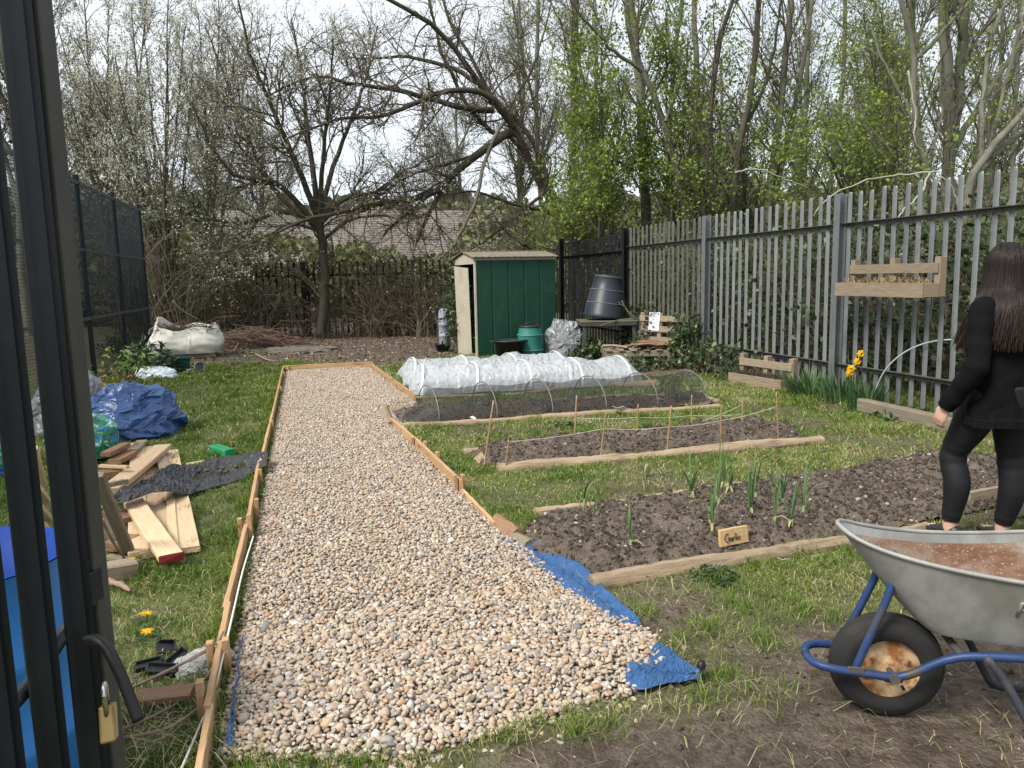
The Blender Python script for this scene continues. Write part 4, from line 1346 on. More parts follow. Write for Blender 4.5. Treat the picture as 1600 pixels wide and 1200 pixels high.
for ids, fs, lb in (((1, 3, 5, 7, 9), (.92, .62, .55, .62, .70), 'pale string joining the front row of canes'), ((2, 4, 6, 8), (.52, .62, .45, .5), 'pale string joining the back row of canes'),
                    ((6, 8), (.2, .85), 'pale string slanting between the two right back canes')):
    pts = []
    for (i, f), (j, g_) in zip(zip(ids[:-1], fs[:-1]), zip(ids[1:], fs[1:])):
        a_, b_ = tie(i, f), tie(j, g_)
        for t in np.linspace(0, 1, 8, endpoint=False):
            pts.append(a_+(b_-a_)*t-np.array([0, 0, .012*math.sin(PI*t)]))
    pts.append(tie(ids[-1], fs[-1]))
    tag(MB().tube(pts, .0022, 5).build('garden_string', twine, smooth=True), lb, 'string')
o = plank_mb(.085, .075, .025).build('wooden_peg', M['plank'])
place(o, G(752, 722, .03)+(0, 0, .02), (PI/2-.2, .9, -.2))
tag(o, 'small square wooden peg at the left corner of the dug bed', 'peg')
# ------------------------------------------------------------------ leeks
leaf_m = mat('leek_leaf', [(0, (.06, .13, .05)), (.5, (.12, .21, .08)), (.8, (.20, .27, .10)), (1, (.42, .38, .17))], 9, 3, .5, attr='tint', trans=.25)
shaft_m = mat('leek_shaft', [(0, (.10, .15, .06)), (1, (.22, .26, .13))], 9, 3, .5)
leeks = [(912, 800, 70, 'leek in the grass behind the bed, leftmost of all'), (1011, 742, 40, 'small leek plant in the grass, farthest from the camera'), (985, 868, 82, 'leek nearest the path, with two yellowing drooping leaves'),
         (932, 815, 34, 'tiny leek at the left of the bed beside the back log'), (1080, 788, 86, 'tall thin leek just inside the back log'), (1112, 840, 78, 'leek in the front row just left of the name board'),
         (1122, 800, 96, 'tallest leek, with one very long leaf, in the left group'), (1130, 772, 62, 'leek at the back of the left group'), (1172, 815, 74, 'dense upright leek between the two groups'), (1180, 790, 78, 'leek behind the dense one, between the two groups'),
         (1210, 830, 82, 'bushy leek directly behind the name board'), (1208, 782, 60, 'leek at the back of the right group'), (1236, 835, 62, 'leek right of the name board, in the right group'), (1254, 812, 78, 'straight dark leek, rightmost of all'),
         (1140, 778, 50, 'short leek hidden at the back of the left group'), (1222, 800, 64, 'slim leek in the middle of the right group')]
for i, (a_, b_, hp, lb) in enumerate(leeks):
    q = G(a_, b_, .03)
    H_ = hp*np.linalg.norm(q-(0, 0, EYE))*1.36/1200
    r = thing('leek_plant', lb, 'leek', q, 0, 'leeks growing in the bed')
    MB().tube([(0, 0, -.02), (.002, 0, .03), (.004, 0, .085)], [.010, .009, .0075], 8).build('shaft', shaft_m, r, smooth=True)
    for k in range(7):
        az = random.uniform(0, 2*PI)
        ln = H_*random.uniform(.65, 1.05)
        droop = random.random()**1.3*.95 if k > 1 else .1
        old = random.random() < .30
        s = np.linspace(0, 1, 10)
        out = (.10+.35*droop)*ln*s**1.5
        zz = .05+(ln-.05)*(s-droop*.75*s**3) if not old else .05+ln*.5*(s-1.5*s**2.2)
        P = np.stack([out*math.cos(az), out*math.sin(az), np.maximum(zz, .01)], 1)
        w_ = .0062*np.sin(np.clip(s*1.05+.12, 0, 1)*PI)**.6+.001
        sv = np.array([-math.sin(az), math.cos(az), 0])
        up_ = np.array([math.cos(az), math.sin(az), 0])*.004
        rows = np.stack([P-sv*w_[:, None], P-up_, P+sv*w_[:, None]], 1)
        MB().rings(rows, closed=False, cap=False, t=random.uniform(.86, 1) if old else random.uniform(.1, .75)).build('leaf', leaf_m, r, smooth=True)
# wooden name board: handwritten "Garlic"
q = G(1150, 868, .0)
sg = thing('name_board', 'small wooden board with the handwritten word Garlic, standing in the leek bed', 'sign', q+np.array([0, .03, .05]), math.radians(9))
o = plank_mb(.175, .088, .02, warp=.001).build('board', mat('sign_board', [(0, (.34, .22, .10)), (.5, (.48, .33, .16)), (1, (.58, .42, .22))], 9, 5, .8, .2, stretch=(.6, 6, 6)), sg)
o.rotation_euler = (PI/2-.12, 0, 0)
o.location = (0, 0, .045)
wrt = MB()
def stroke(pts, r_=.0021):
    wrt.tube([(x, -.0135+.12*(z-.045), z) for x, z in pts], r_, 5)
gx = lambda t, c=(-.050, .046), rx=.015, rz=.021: (c[0]+rx*math.cos(t), c[1]+rz*math.sin(t))
stroke([gx(t) for t in np.linspace(.8, 5.6, 16)]+[(-.036, .046), (-.046, .046)])
stroke([(-.024+.007*math.cos(t), .036+.008*math.sin(t)) for t in np.linspace(.3, 6.5, 12)]+[(-.016, .028)])
stroke([(-.011, .046), (-.011, .028)])
stroke([(-.011, .040), (-.006, .045), (-.001, .044)])
stroke([(.006, .066), (.006, .030), (.010, .028)])
stroke([(.016, .044), (.016, .029)])
stroke([(.016, .054), (.0165, .056)], .0026)
stroke([(.030+.007*math.cos(t), .036+.008*math.sin(t)) for t in np.linspace(.8, 5.4, 10)])
wrt.build('handwriting', M['rubber'], sg)
# low leafy herb clump in front of the log, and small weeds
def herb(name, label, cat, q, n, rad, hgt, size, m, asp=.6, group=None, up=.3, cone=.5, stems=14, tmin=0., tmax=1.):
    r = thing(name, label, cat, q, 0, group)
    a, rr = rng.random(n)*2*PI, rad*np.sqrt(rng.random(n))
    z = hgt*(1-(rr/rad)**2*cone)*(.15+.85*rng.random(n))
    P = np.stack([rr*np.cos(a), rr*np.sin(a), z], 1)
    v, f = leafquads(P, size*(.6+.8*rng.random(n)), up, asp)
    np_obj('foliage', v, f, m, r, tint=tmin+(tmax-tmin)*rng.random(n), world=False)
    mb = MB()
    for k in range(stems):
        j = rng.integers(0, n)
        mb.tube(smoothline([(P[j, 0]*.1, P[j, 1]*.1, -.01), (P[j, 0]*.5, P[j, 1]*.5, P[j, 2]*.6), P[j]], 6), np.linspace(.004, .0015, 6)*(1+hgt), 5)
    mb.build('stems', stem_m, r)
    return r
stem_m = mat('plant_stem', [(0, (.07, .06, .03)), (1, (.16, .14, .07))], 9, 3, .8)
green_m = mat('mid_green_leaf', [(0, (.018, .045, .014)), (.5, (.04, .085, .024)), (1, (.09, .15, .045))], 9, 2, .5, attr='tint', trans=.25)
dark_m = mat('dark_ivy_leaf', [(0, (.014, .030, .011)), (.5, (.030, .058, .019)), (.82, (.06, .10, .03)), (1, (.13, .17, .06))], 9, 2, .42, attr='tint', trans=.15, spec=.4)
fresh_m = mat('fresh_spring_leaf', [(0, (.10, .16, .02)), (.5, (.17, .25, .035)), (1, (.29, .35, .075))], 9, 2, .55, attr='tint', trans=.4)
herb('herb_clump', 'small dark green leafy clump against the front log of the leek bed', 'herb', G(1115, 906), 420, .12, .06, .022, dark_m)
for i, (a_, b_, rad, hgt, n, lb) in enumerate(((885, 668, .13, .07, 60, 'broad green weed between the netted and dug beds'), (1065, 708, .05, .05, 40, 'little weed at the front of the dug bed'), (700, 735, .12, .05, 90, 'flat weed patch beside the right edging boards'),
                                             (1395, 655, .18, .09, 150, 'leafy weeds at the end of the fence timber'), (1010, 672, .10, .06, 60, 'low weed behind the dug bed log'))):
    herb('weed', lb, 'weed', G(a_, b_), n, rad, hgt, .06, green_m, .45)
# ------------------------------------------------------------------ daffodils
daf = mat('daffodil_leaf', [(0, (.03, .075, .028)), (.5, (.06, .125, .045)), (1, (.13, .20, .08))], 9, 3, .5, attr='tint', trans=.25)
def strapclump(label, q, rad, n, ln, spread, seed):
    r = thing('daffodil_clump', label, 'daffodil clump', q, 0, 'daffodil leaves along the fence')
    rows_V, rows_F, T, k0 = [], [], [], 0
    for k in range(n):
        az, rr = random.uniform(0, 2*PI), rad*math.sqrt(random.random())
        b0 = np.array([rr*math.cos(az+.4), rr*math.sin(az+.4)*.5, 0])
        L_ = ln*random.uniform(.6, 1.1)
        lean = random.uniform(.1, spread)
        s = np.linspace(0, 1, 8)
        dr = random.random()*.8
        P = b0+np.stack([math.cos(az)*lean*L_*s**1.4, math.sin(az)*lean*L_*s**1.4, L_*(s-dr*.55*s**3)*math.cos(lean*.6)], 1)
        w_ = .0085*(np.sin(np.clip(s+.25, 0, 1.0)*PI)**.5)+.001
        sv = np.array([-math.sin(az), math.cos(az), 0])
        V = np.stack([P-sv*w_[:, None], P+sv*w_[:, None]], 1).reshape(-1, 3)
        I = np.arange(7)*2
        rows_F.append(np.stack([I, I+1, I+3, I+2], 1)+k0)
        rows_V.append(V)
        k0 += len(V)
        T += [random.random()]*7
    np_obj('leaves', np.concatenate(rows_V), np.concatenate(rows_F), daf, r, tint=T, smooth=True, world=False)
strapclump('left clump of strap-like daffodil leaves, next to the standing pallet planter', (5.72, 7.75, 0), .30, 115, .42, .9, 1)
strapclump('middle clump of daffodil leaves before the thick fence post', (5.72, 7.2, 0), .28, 110, .44, .8, 2)
strapclump('right clump of daffodil leaves, the one carrying yellow flowers', (5.66, 6.72, 0), .20, 110, .42, .6, 3)
yel = mat('daffodil_yellow', [(0, (.72, .42, .01)), (1, (.85, .60, .03))], 9, 3, .5, trans=.3)
ora = mat('daffodil_trumpet', [(0, (.75, .33, .005)), (1, (.85, .45, .01))], 9, 3, .5)
for (a_, b_), lb in (((1345, 553), 'highest yellow daffodil by the fence post'), ((1340, 565), 'second highest daffodil, below the top bloom'), ((1330, 576), 'third daffodil down, left of the others'), ((1327, 583), 'lowest of the four daffodils')):
    b0 = np.array([5.62+random.uniform(-.05, .05), 6.72+random.uniform(-.08, .08), 0])
    top = atY(a_, b_, b0[1])
    b0[0] = top[0]+random.uniform(-.04, .06)
    r = thing('daffodil', lb, 'daffodil', b0, 0, 'yellow daffodils in flower')
    lt = top-b0
    MB().tube(smoothline([(0, 0, 0), lt*.6+(.012, 0, 0), lt*.97+(0, .02, 0), lt], 14), .0045, 6).build('stem', daf, r, smooth=True)
    R0 = rotm(PI/2+random.uniform(-.1, .35), 0, random.uniform(-.9, .1))
    for k in range(6):
        a = k*PI/3
        c_, s_ = math.cos(a), math.sin(a)
        rows = []
        for t in np.linspace(0, 1, 6):
            w_ = .017*math.sin(PI*min(1, t*.85+.12))**.7*(1 if t < 1 else .1)
            rows.append([(c_*t*.045-s_*e*w_, s_*t*.045+c_*e*w_, .004*(1-e*e)-.006*t) for e in (-1, 0, 1)])
        mb = MB().rings(np.array(rows)@R0.T+lt, closed=False, cap=False)
        mb.build('petal', yel, r, smooth=True)
    MB().lathe([(.006, 0), (.012, .008), (.014, .024), (.020, .032), (.013, .024), (.009, .006)], 14, lt, R0, cap=False).build('trumpet', ora, r, smooth=True)
# ------------------------------------------------------------------ heaps and timber on the left
tarp_m = mat('dark_blue_tarpaulin', [(0, (.007, .024, .085)), (.45, (.016, .055, .17)), (.75, (.035, .095, .25)), (1, (.13, .21, .34))], 7, 8, .33, .5, spec=.6, dist=.6)
heap('tarpaulin', 'crumpled dark blue tarpaulin heaped on the grass behind the planks', 'tarpaulin', (-1.72, 8.15, 0), (.45, .46, .45), tarp_m, 1.7, .26, 2.6, n=150)
sheet('tarpaulin_hem', 'flat pale hem of the blue tarpaulin spread in front of the heap', 'tarpaulin',
      ([G(*q) for q in ((172, 684), (205, 692), (240, 690), (268, 682))], [G(*q) for q in ((180, 668), (210, 670), (240, 668), (272, 655))]), tarp_m, 30, 10, .05, .02, 5)
heap('grey_sheeting', 'crumpled grey plastic piled at the fence behind the blue tarpaulin', 'plastic sheet', (-2.35, 8.6, 0), (.34, .3, .58), greysheet, 5.5, .18, 3)
pt = mat('patterned_bag', [(0, (.01, .09, .33)), (.40, (.015, .12, .40)), (.44, (.02, .20, .09)), (.55, (.015, .17, .07)), (.59, (.40, .50, .52)), (.66, (.07, .28, .38)), (1, (.015, .10, .33))], 2.6, 3, .35, .3, spec=.5, dist=2.5)
heap('shopping_bag', 'shiny blue and green patterned bag lying beside the tarpaulin', 'bag', (-1.84, 7.02, .06), (.26, .30, .34), pt, 9.1, .2, 2.8)
heap('shopping_bag', 'green and turquoise patterned bag seen through the gate bars', 'bag', (-2.55, 6.75, .0), (.30, .28, .36), pt, 4.4, .2, 2.8)
def gp(a_, b_, z): return G(a_, b_, z)
PG = 'planks dumped on the grass'
pk = [((214, 694), (217, 866), .105, .03, 'leftmost pinkish plank lying lengthwise under the membrane', .035, 'plank'),
      ((232, 700), (240, 866), .125, .03, 'plank lying second from left under the membrane', .028, 'plank'),
      ((252, 702), (262, 866), .10, .03, 'third plank from left, under the membrane', .03, 'plank'),
      ((262, 700), (272, 862), .055, .04, 'narrow batten between the wide planks', .035, 'plank'),
      ((266, 706), (294, 860), .125, .032, 'rightmost wide plank, lying nearest the gravel', .03, 'plank'),
      ((206, 780), (268, 872), .115, .038, 'plank lying askew on top, with a red painted end', .085, 'plank'),
      ((170, 768), (255, 698), .135, .042, 'pale knotty plank laid diagonally across the others', .11, 'plank')]
for (a_, b_), (c_, d_), W_, T_, lb, z, m in pk:
    board('wooden_plank', lb, 'plank', gp(a_, b_, z), gp(c_, d_, z), W_, T_, M[m], PG)
redp = mat('red_paint', [(0, (.13, .012, .010)), (1, (.24, .03, .025))], 20, 4, .6, .1)
p_, q_ = gp(206, 780, .085), gp(268, 872, .085)
dq = (q_-p_)/np.linalg.norm(q_-p_)
o = board('painted_end', 'red', 'x', q_-dq*.004, q_+dq*.004, .118, .041, redp)
pn = [x for x in bpy.data.objects if x.get('label') == pk[5][4]][0]
for k in ('label', 'category'):
    del o[k]
mw = o.rotation_euler.to_matrix().to_4x4()
mw.translation = o.location
pw_ = pn.rotation_euler.to_matrix().to_4x4()
pw_.translation = pn.location
o.parent = pn
ml = pw_.inverted()@mw
o.location = ml.translation
o.rotation_euler = ml.to_euler()
pk2 = [((152, 742, .55), (202, 866, .02), .06, .035, 'long grey weathered post leaning down towards the gravel', 'oldwood', 'post'),
       ((172, 800, .06), (205, 812, .06), .10, .035, 'short reddish board end below the black membrane', 'brownwood', 'board'),
       ((155, 815, .16), (184, 842, .05), .06, .06, 'grey square timber end beside the leaning post', 'oldwood', 'timber'),
       ((157, 728, .16), (200, 730, .17), .035, .02, 'thin pale lath lying across behind the diagonal plank', 'plank', 'lath'),
       ((150, 742, .12), (190, 738, .12), .09, .05, 'dark brown timber under the thin lath', 'brownwood', 'timber'),
       ((165, 710, .14), (196, 695, .14), .08, .04, 'brown board end sticking out below the patterned bag', 'brownwood', 'board'),
       ((178, 722, .08), (205, 708, .08), .10, .04, 'reddish board end between the bag and the planks', 'brownwood', 'board'),
       ((42, 700, .42), (58, 760, .10), .12, .03, 'splintered pale board standing behind the gate bars', 'plank', 'board'),
       ((44, 745, .30), (72, 782, .05), .05, .04, 'upper thin batten seen through the gate bars', 'plank', 'batten'),
       ((40, 775, .30), (75, 810, .05), .05, .04, 'middle thin batten seen through the gate bars', 'plank', 'batten'),
       ((44, 805, .30), (80, 842, .06), .06, .04, 'lowest batten seen through the gate bars above the blue drum', 'plank', 'batten'),
       ((292, 727, .02), (352, 717, .02), .05, .03, 'thin batten lying on the grass behind the black membrane', 'plank', 'batten'),
       ((212, 1090, .06), (302, 1080, .06), .085, .02, 'flat reddish board lying among the sticks near the gate', 'brownwood', 'board'),
       ((168, 870, .03), (218, 880, .02), .04, .025, 'weathered lath on the soil in front of the planks', 'oldwood', 'lath'),
       ((245, 700, .09), (262, 740, .06), .085, .03, 'dark-cored plank poking out behind the membrane', 'pallet', 'plank')]
pk2 += [((160, 790, .10), (212, 770, .12), .07, .03, 'pale plank end showing left of the diagonal plank', 'plank', 'plank'),
        ((176, 858, .03), (208, 838, .04), .09, .03, 'reddish plank lying flat beside the leaning post', 'brownwood', 'plank'),
        ((158, 760, .20), (196, 752, .16), .045, .03, 'thin split batten under the diagonal plank', 'oldwood', 'batten'),
        ((165, 848, .08), (206, 862, .02), .045, .03, 'short dark batten at the foot of the leaning post', 'brownwood', 'batten'),
        ((222, 690, .06), (205, 706, .08), .09, .03, 'broad board end under the edge of the blue tarpaulin', 'pallet', 'board'),
        ((38, 838, .12), (85, 866, .03), .05, .03, 'batten lying low behind the gate just above the drum', 'plank', 'batten')]
for p, q, W_, T_, lb, m, nm_ in pk2:
    board('wooden_'+nm_, lb, nm_, G(*p), G(*q), W_, T_, M[m], 'offcuts and odd timbers on the left')
o = plank_mb(.17, .095, .095).build('timber_block', M['pallet'])
tag(place(o, G(182, 893, .05), (0, .12, .55)), 'short square timber block beside the yellow dandelion', 'block')
o = plank_mb(.30, .095, .085).build('painted_block', mat('green_painted_wood', [(0, (.01, .16, .06)), (1, (.03, .28, .11))], 7, 5, .45, .1))
tag(place(o, G(347, 706, .045), (0, 0, -1.05)), 'green painted block lying on the lawn near the membrane', 'block')
# black membrane strip thrown over the planks to the edging board
mem = mat('black_membrane', [(0, (.014, .014, .016)), (.6, (.035, .035, .04)), (1, (.09, .09, .10))], 7, 7, .45, .5, spec=.4, dist=1.)
mz = lambda a_, b_, z: G(a_, b_, z)
sheet('ground_membrane', 'torn strip of black ground membrane lying from the planks to the edging board', 'sheet',
      ([mz(*q) for q in ((172, 786, .13), (215, 765, .15), (255, 742, .14), (272, 732, .12), (300, 738, .05), (335, 722, .04), (380, 714, .05), (421, 713, .11))],
       [mz(*q) for q in ((172, 792, .12), (200, 788, .14), (235, 777, .13), (262, 773, .11), (297, 777, .03), (335, 764, .02), (380, 749, .03), (415, 727, .10))]), mem, 90, 26, .04, .014, 4)
for k in range(12):
    tears = MB()
    t = random.random()
    q = G(270+100*t, 735+10*random.random()-8*t, .07)
    tears.ico(q*0, (random.uniform(.01, .035), random.uniform(.01, .03), random.uniform(.006, .02)), 2, .6)
    tag(place(tears.build('soil_lump', M['soil'], smooth=True), q, (0, 0, k)), 'wet lump of soil caught on the black membrane', 'soil lump', 'soil lumps on the black membrane')
# blue drum just inside the gate
dr = thing('blue_drum', 'open blue plastic drum standing behind the gate bars', 'drum', (-.97, 2.36, 0))
bl = mat('bright_blue_plastic', [(0, (.015, .11, .34)), (.6, (.025, .17, .46)), (1, (.07, .26, .55))], 4, 7, .5, .05, spec=.3)
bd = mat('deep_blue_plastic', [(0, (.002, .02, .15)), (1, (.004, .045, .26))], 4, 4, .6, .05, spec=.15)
MB().lathe([(.27, 0), (.285, .03), (.29, .22), (.298, .235), (.298, .26), (.29, .275), (.29, .50), (.298, .515), (.298, .54), (.29, .555), (.285, .80), (.292, .81)], 44, cap=False).build('drum_body', bl, dr, smooth=True)
MB().lathe([(.288, .812), (.278, .812), (.278, .40), (.27, .12), (.0001, .12)], 44, cap=False).build('drum_inside', bd, dr, smooth=True)
MB().lathe([(.0001, .012), (.27, .012)], 44, cap=False).build('drum_base', bl, dr)
MB().tube([(.0, -.30, .70), (.06, -.33, .69), (.12, -.31, .70)], .012, 8).build('handle', bd, dr, smooth=True)
dr.scale = (1, 1, .88)
# dandelions
for (a_, b_), lb in (((206, 885), 'bright dandelion beside the timber block'), ((229, 972), 'dandelion on its own in the grass beside the gate'), ((231, 1000), 'orange fading dandelion above the black plastic scraps')):
    q = G(a_, b_)
    r = thing('dandelion', lb, 'dandelion', q, 0, 'dandelions in the lawn')
    MB().tube([(0, 0, 0), (.004, .002, .02), (.002, 0, .034)], .0025, 6).build('stem', fresh_m, r)
    n = 90
    a, rr = rng.random(n)*2*PI, .019*np.sqrt(rng.random(n))
    P = np.stack([.5*rr*np.cos(a), .5*rr*np.sin(a), np.full(n, .034)], 1)
    v, f, tt = blades(P, .014+.004*rng.random(n), np.full(n, .007), .5+1.3*rr/.019, rng.random(n))
    np_obj('petals', v, f, yel if 'orange' not in lb else ora, r, world=False)
    lv = [(math.cos(k*.9)*.04, math.sin(k*.9)*.04, .008) for k in range(7)]
    v, f = leafquads(np.array(lv), np.full(7, .07), .9, .3)
    np_obj('leaf_rosette', v, f, green_m, r, tint=rng.random(7), world=False)
# black plastic scraps, clear bag, sticks
for (a_, b_), rot, sz, lb in (((258, 1012), (.7, .3, .4), (.07, .05, .012), 'black plastic tray piece standing up in the grass'), ((232, 1040), (.2, .1, .5), (.10, .03, .02), 'black plastic strip lying by the sticks'),
                              ((252, 1048), (.1, .3, .2), (.11, .04, .015), 'broken black tray edge lying in front'), ((275, 1030), (.3, -.2, .9), (.09, .03, .012), 'black plastic shard beside the clear bag')):
    mb = MB().box((0, 0, 0), sz).box((sz[0]/2-.003, 0, .012), (.006, sz[1], .03)).box((0, sz[1]/2-.003, .010), (sz[0]-.014, .005, .026))
    tag(place(mb.build('plastic_scrap', M['blackplastic'], bevel=.002), G(a_, b_, .03), rot), lb, 'plastic scrap', 'broken black plastic near the gate')
clr = mat('clear_polythene', [(0, (.34, .34, .34)), (1, (.58, .57, .56))], 8, 5, .25, .5, spec=.6, alpha=.6, dist=2)
heap('plastic_bag', 'crumpled clear plastic bag beside the left edging board', 'plastic bag', G(322, 1042), (.11, .10, .06), clr, 2.2, .2, 3)
twig_m = mat('dry_twig', [(0, (.10, .065, .045)), (.5, (.22, .15, .11)), (1, (.38, .29, .21))], 14, 5, .8, .3, vary=.2)
SG = 'loose sticks lying near the gate'
for pts, r_, lb in (([(196, 1090, .02), (270, 1055, .05), (335, 1018, .07), (350, 996, .10)], .006, 'long stick slanting up to the edging board above the clear bag'),
                    ([(230, 1075, .03), (300, 1040, .06), (338, 1022, .06)], .0035, 'thin twig lying alongside the long stick'),
                    ([(332, 1010, .08), (338, 1040, .05), (318, 1075, .03), (290, 1105, .02)], .0035, 'curved twig hanging over the clear bag'),
                    ([(195, 1150, .02), (240, 1130, .04), (282, 1108, .02)], .004, 'stick under the latch handle'),
                    ([(196, 1165, .02), (260, 1150, .04), (310, 1118, .03), (345, 1088, .04)], .005, 'pale stick running to the stake of the edging board'),
                    ([(205, 1180, .02), (265, 1160, .03), (300, 1125, .03)], .003, 'thin lower twig near the photo bottom'),
                    ([(265, 1095, .04), (300, 1108, .02)], .0035, 'short white peeled twig'),
                    ([(160, 820, .30), (178, 855, .15), (196, 880, .02)], .008, 'dark stick leaning by the weathered post'),
                    ([(172, 917, .02), (190, 922, .03), (204, 931, .02)], .014, 'thick dead branch stub near the timber block')):
    tag(MB().tube(smoothline([G(*p)+(0, 0, .025) for p in pts], 20), np.linspace(r_, r_*.6, 20)*1.2*(1+.15*rng.normal(size=20)), 7).build('loose_stick', twig_m, smooth=True), lb, 'stick', SG)
v, f, tt = blades(np.array([G(190+170*random.random(), 1080+118*random.random(), .01) for k in range(420)]), .04+.08*rng.random(420), np.full(420, .0028), 1.2+1.6*rng.random(420), np.where(rng.random(420) < .6, .8+.2*rng.random(420), rng.random(420)*.5))
o = np_obj('dead_grass', v, f, grass_m, tint=tt)
o['kind'] = 'stuff'
tag(o, 'matted dead grass at the foot of the gate', 'grass')
# ------------------------------------------------------------------ bulk bag of prunings on a pallet, pots and rubbish beside it
bg0 = G(287, 562)
bgq = np.array([bg0[0], bg0[1]+.55, 0])
bagm = mat('white_woven_bag', [(0, (.45, .43, .38)), (.5, (.62, .60, .54)), (1, (.72, .70, .65))], 4, 6, .7, .3, dist=.8, speck=((.30, .28, .22), 3, .62, .8))
r = thing('bulk_bag', 'sagging white bulk bag full of dead prunings on the far lawn', 'bulk bag', bgq+np.array([0, 0, .10]), .05)
n, k = 64, 22
rows = []
for i in range(k):
    t = i/(k-1)
    ring = []
    for j in range(n):
        a = 2*PI*j/n
        ca, sa = math.cos(a), math.sin(a)
        e = 3.2
        q = (abs(ca)**e+abs(sa)**e)**(-1/e)
        top = .50+.20*max(0, -ca)**1.5*max(0, sa+.6)+.08*max(0, ca)*max(0, sa+.3)-.02*max(0, -sa)+.035*math.sin(a*5+1)
        bul = .60+.09*math.sin(PI*min(1, t*1.05))+.03*(1-t)
        fo = fbm(ca*2.4+3, sa*2.4, t*5, 3)-.5
        fo2 = float(crumple(np.array(ca), np.array(sa), t*.9, 1.6, 8, 3))*.4+.15
        rr = q*(bul+.05*fo-.10*fo2-.05*t)
        ring.append((ca*rr, sa*rr*.85, top*t))
    rows.append(ring)
for i in range(8):
    t = i/7
    rows.append([(x*(.97-.05*t), y*(.97-.05*t), z-.30*t*z) for x, y, z in rows[k-1]])
MB().rings(rows, cap=False).build('bag_body', bagm, r, smooth=True)
for ax, az in ((.46, -.40), (.46, .36), (-.46, -.36)):
    rr_ = math.hypot(ax, az)
    lp = MB()
    c0 = np.array([ax*1.12, az*1.05, .40])
    for dx in (0,):
        w_ = np.linspace(0, PI, 16)
        lp.rings(np.stack([np.stack([c0[0]+.11*np.cos(w_), c0[1]+0*w_+s, c0[2]+.14*np.sin(w_)], -1) for s in (-.03, .03)]), closed=False, cap=False)
    lp.build('lifting_loop', bagm, r, smooth=True, solid=.006)
st_ = MB()
st_.tube([(.06, -.60, .02), (.06, -.62, .2), (.05, -.57, .36)], [.022]*3, 6, ry=[.006]*3)
st_.build('seam_strap', bagm, r)
pr_n = 260
tw = MB()
for i in range(pr_n):
    x, y = random.uniform(-.5, .5), random.uniform(-.4, .4)
    a, l = random.uniform(0, 2*PI), random.uniform(.1, .35)
    z = .40+random.uniform(0, .10)
    p = np.array([x, y, z])
    e = np.array([x+math.cos(a)*l, y+math.sin(a)*l, z+random.uniform(-.05, .16)])
    tw.tube([p, (p+e)/2+rng.normal(0, .02, 3), e], [.008, .006, .003], 4, cap=False)
o = tag(tw.build('prunings', mat('reddish_prunings', [(0, (.05, .028, .02)), (1, (.17, .11, .08))], 9, 4, .9)), 'dead brown twigs filling the white bulk bag', 'twigs')
o.location = r.location
MB().box((0, 0, .33), (.9, .7, .04)).build('packed_fill', M['soil'], r)
pp = thing('wooden_pallet', 'weathered pallet underneath the white bulk bag', 'pallet', (bgq[0], bgq[1], 0), .05)
for y in (-.42, 0, .42):
    MB().box((0, y, .045), (1.1, .08, .07)).build('bearer', M['oldwood'], pp, bevel=.004)
for x in np.linspace(-.48, .48, 6):
    MB().box((x, 0, .089), (.10, .95, .016)).build('slat', M['oldwood'], pp, bevel=.003)
q = G(286, 580)
r = thing('plant_pot', 'square dark green plastic pot in front of the bulk bag', 'plant pot', q+np.array([0, .05, 0]), .1)
gpm = mat('dark_green_plastic', [(0, (.006, .04, .03)), (1, (.012, .07, .05))], 8, 3, .45)
R4 = [[(sx*w_, sy*w_, z) for sx, sy in ((-1, -1), (1, -1), (1, 1), (-1, 1))] for w_, z in ((.09, 0), (.125, .21), (.135, .212), (.135, .235), (.12, .235), (.09, .05))]
MB().rings(R4).build('pot_body', gpm, r, bevel=.006)
q = G(311, 580)
r = thing('plant_pot', 'grey plastic pot lying on its side on the lawn', 'plant pot', q+np.array([0, 0, .075]))
o = MB().lathe([(.06, -.09), (.08, .07), (.088, .072), (.088, .095), (.078, .095), (.058, -.07), (.0001, -.07)], 26).build('pot_body', M['greyplastic'], r, smooth=True)
o.rotation_euler = (1.45, 0, .35)
pale = mat('pale_blue_polythene', [(0, (.42, .48, .55)), (.5, (.60, .66, .72)), (1, (.74, .77, .80))], 7, 5, .4, .4, dist=2, speck=((.16, .22, .30), 4, .55, .7))
heap('plastic_bag', 'pale blue and white crumpled plastic sack left of the green pot', 'plastic bag', G(244, 592), (.32, .20, .17), pale, 6.4, .2, 3)
heap('plastic_scrap', 'flat whitish plastic scrap between the two pots', 'plastic scrap', G(300, 580), (.09, .07, .04), pale, 1.4, .15, 3)
# ------------------------------------------------------------------ low shrubs on the left
lor = mat('laurel_leaf', [(0, (.014, .035, .014)), (.5, (.035, .075, .03)), (1, (.10, .16, .085))], 9, 2, .35, attr='tint', trans=.15, spec=.5)
q = G(222, 588)
herb('laurel_shrub', 'dark green long-leaved shrub left of the white bulk bag', 'shrub', q+np.array([0, .3, 0]), 620, .55, .62, .17, lor, .26, cone=.75, stems=30)
herb('young_shrub', 'sparse small shrub with yellow-green leaves behind the blue tarpaulin', 'shrub', G(200, 612), 160, .50, .75, .075, fresh_m, .5, cone=.5, stems=40, tmin=.3)
herb('dry_grass_clump', 'straw-coloured dry clump at the foot of the left fence', 'grass clump', G(178, 615), 300, .3, .35, .10, straw, .12, cone=.6)
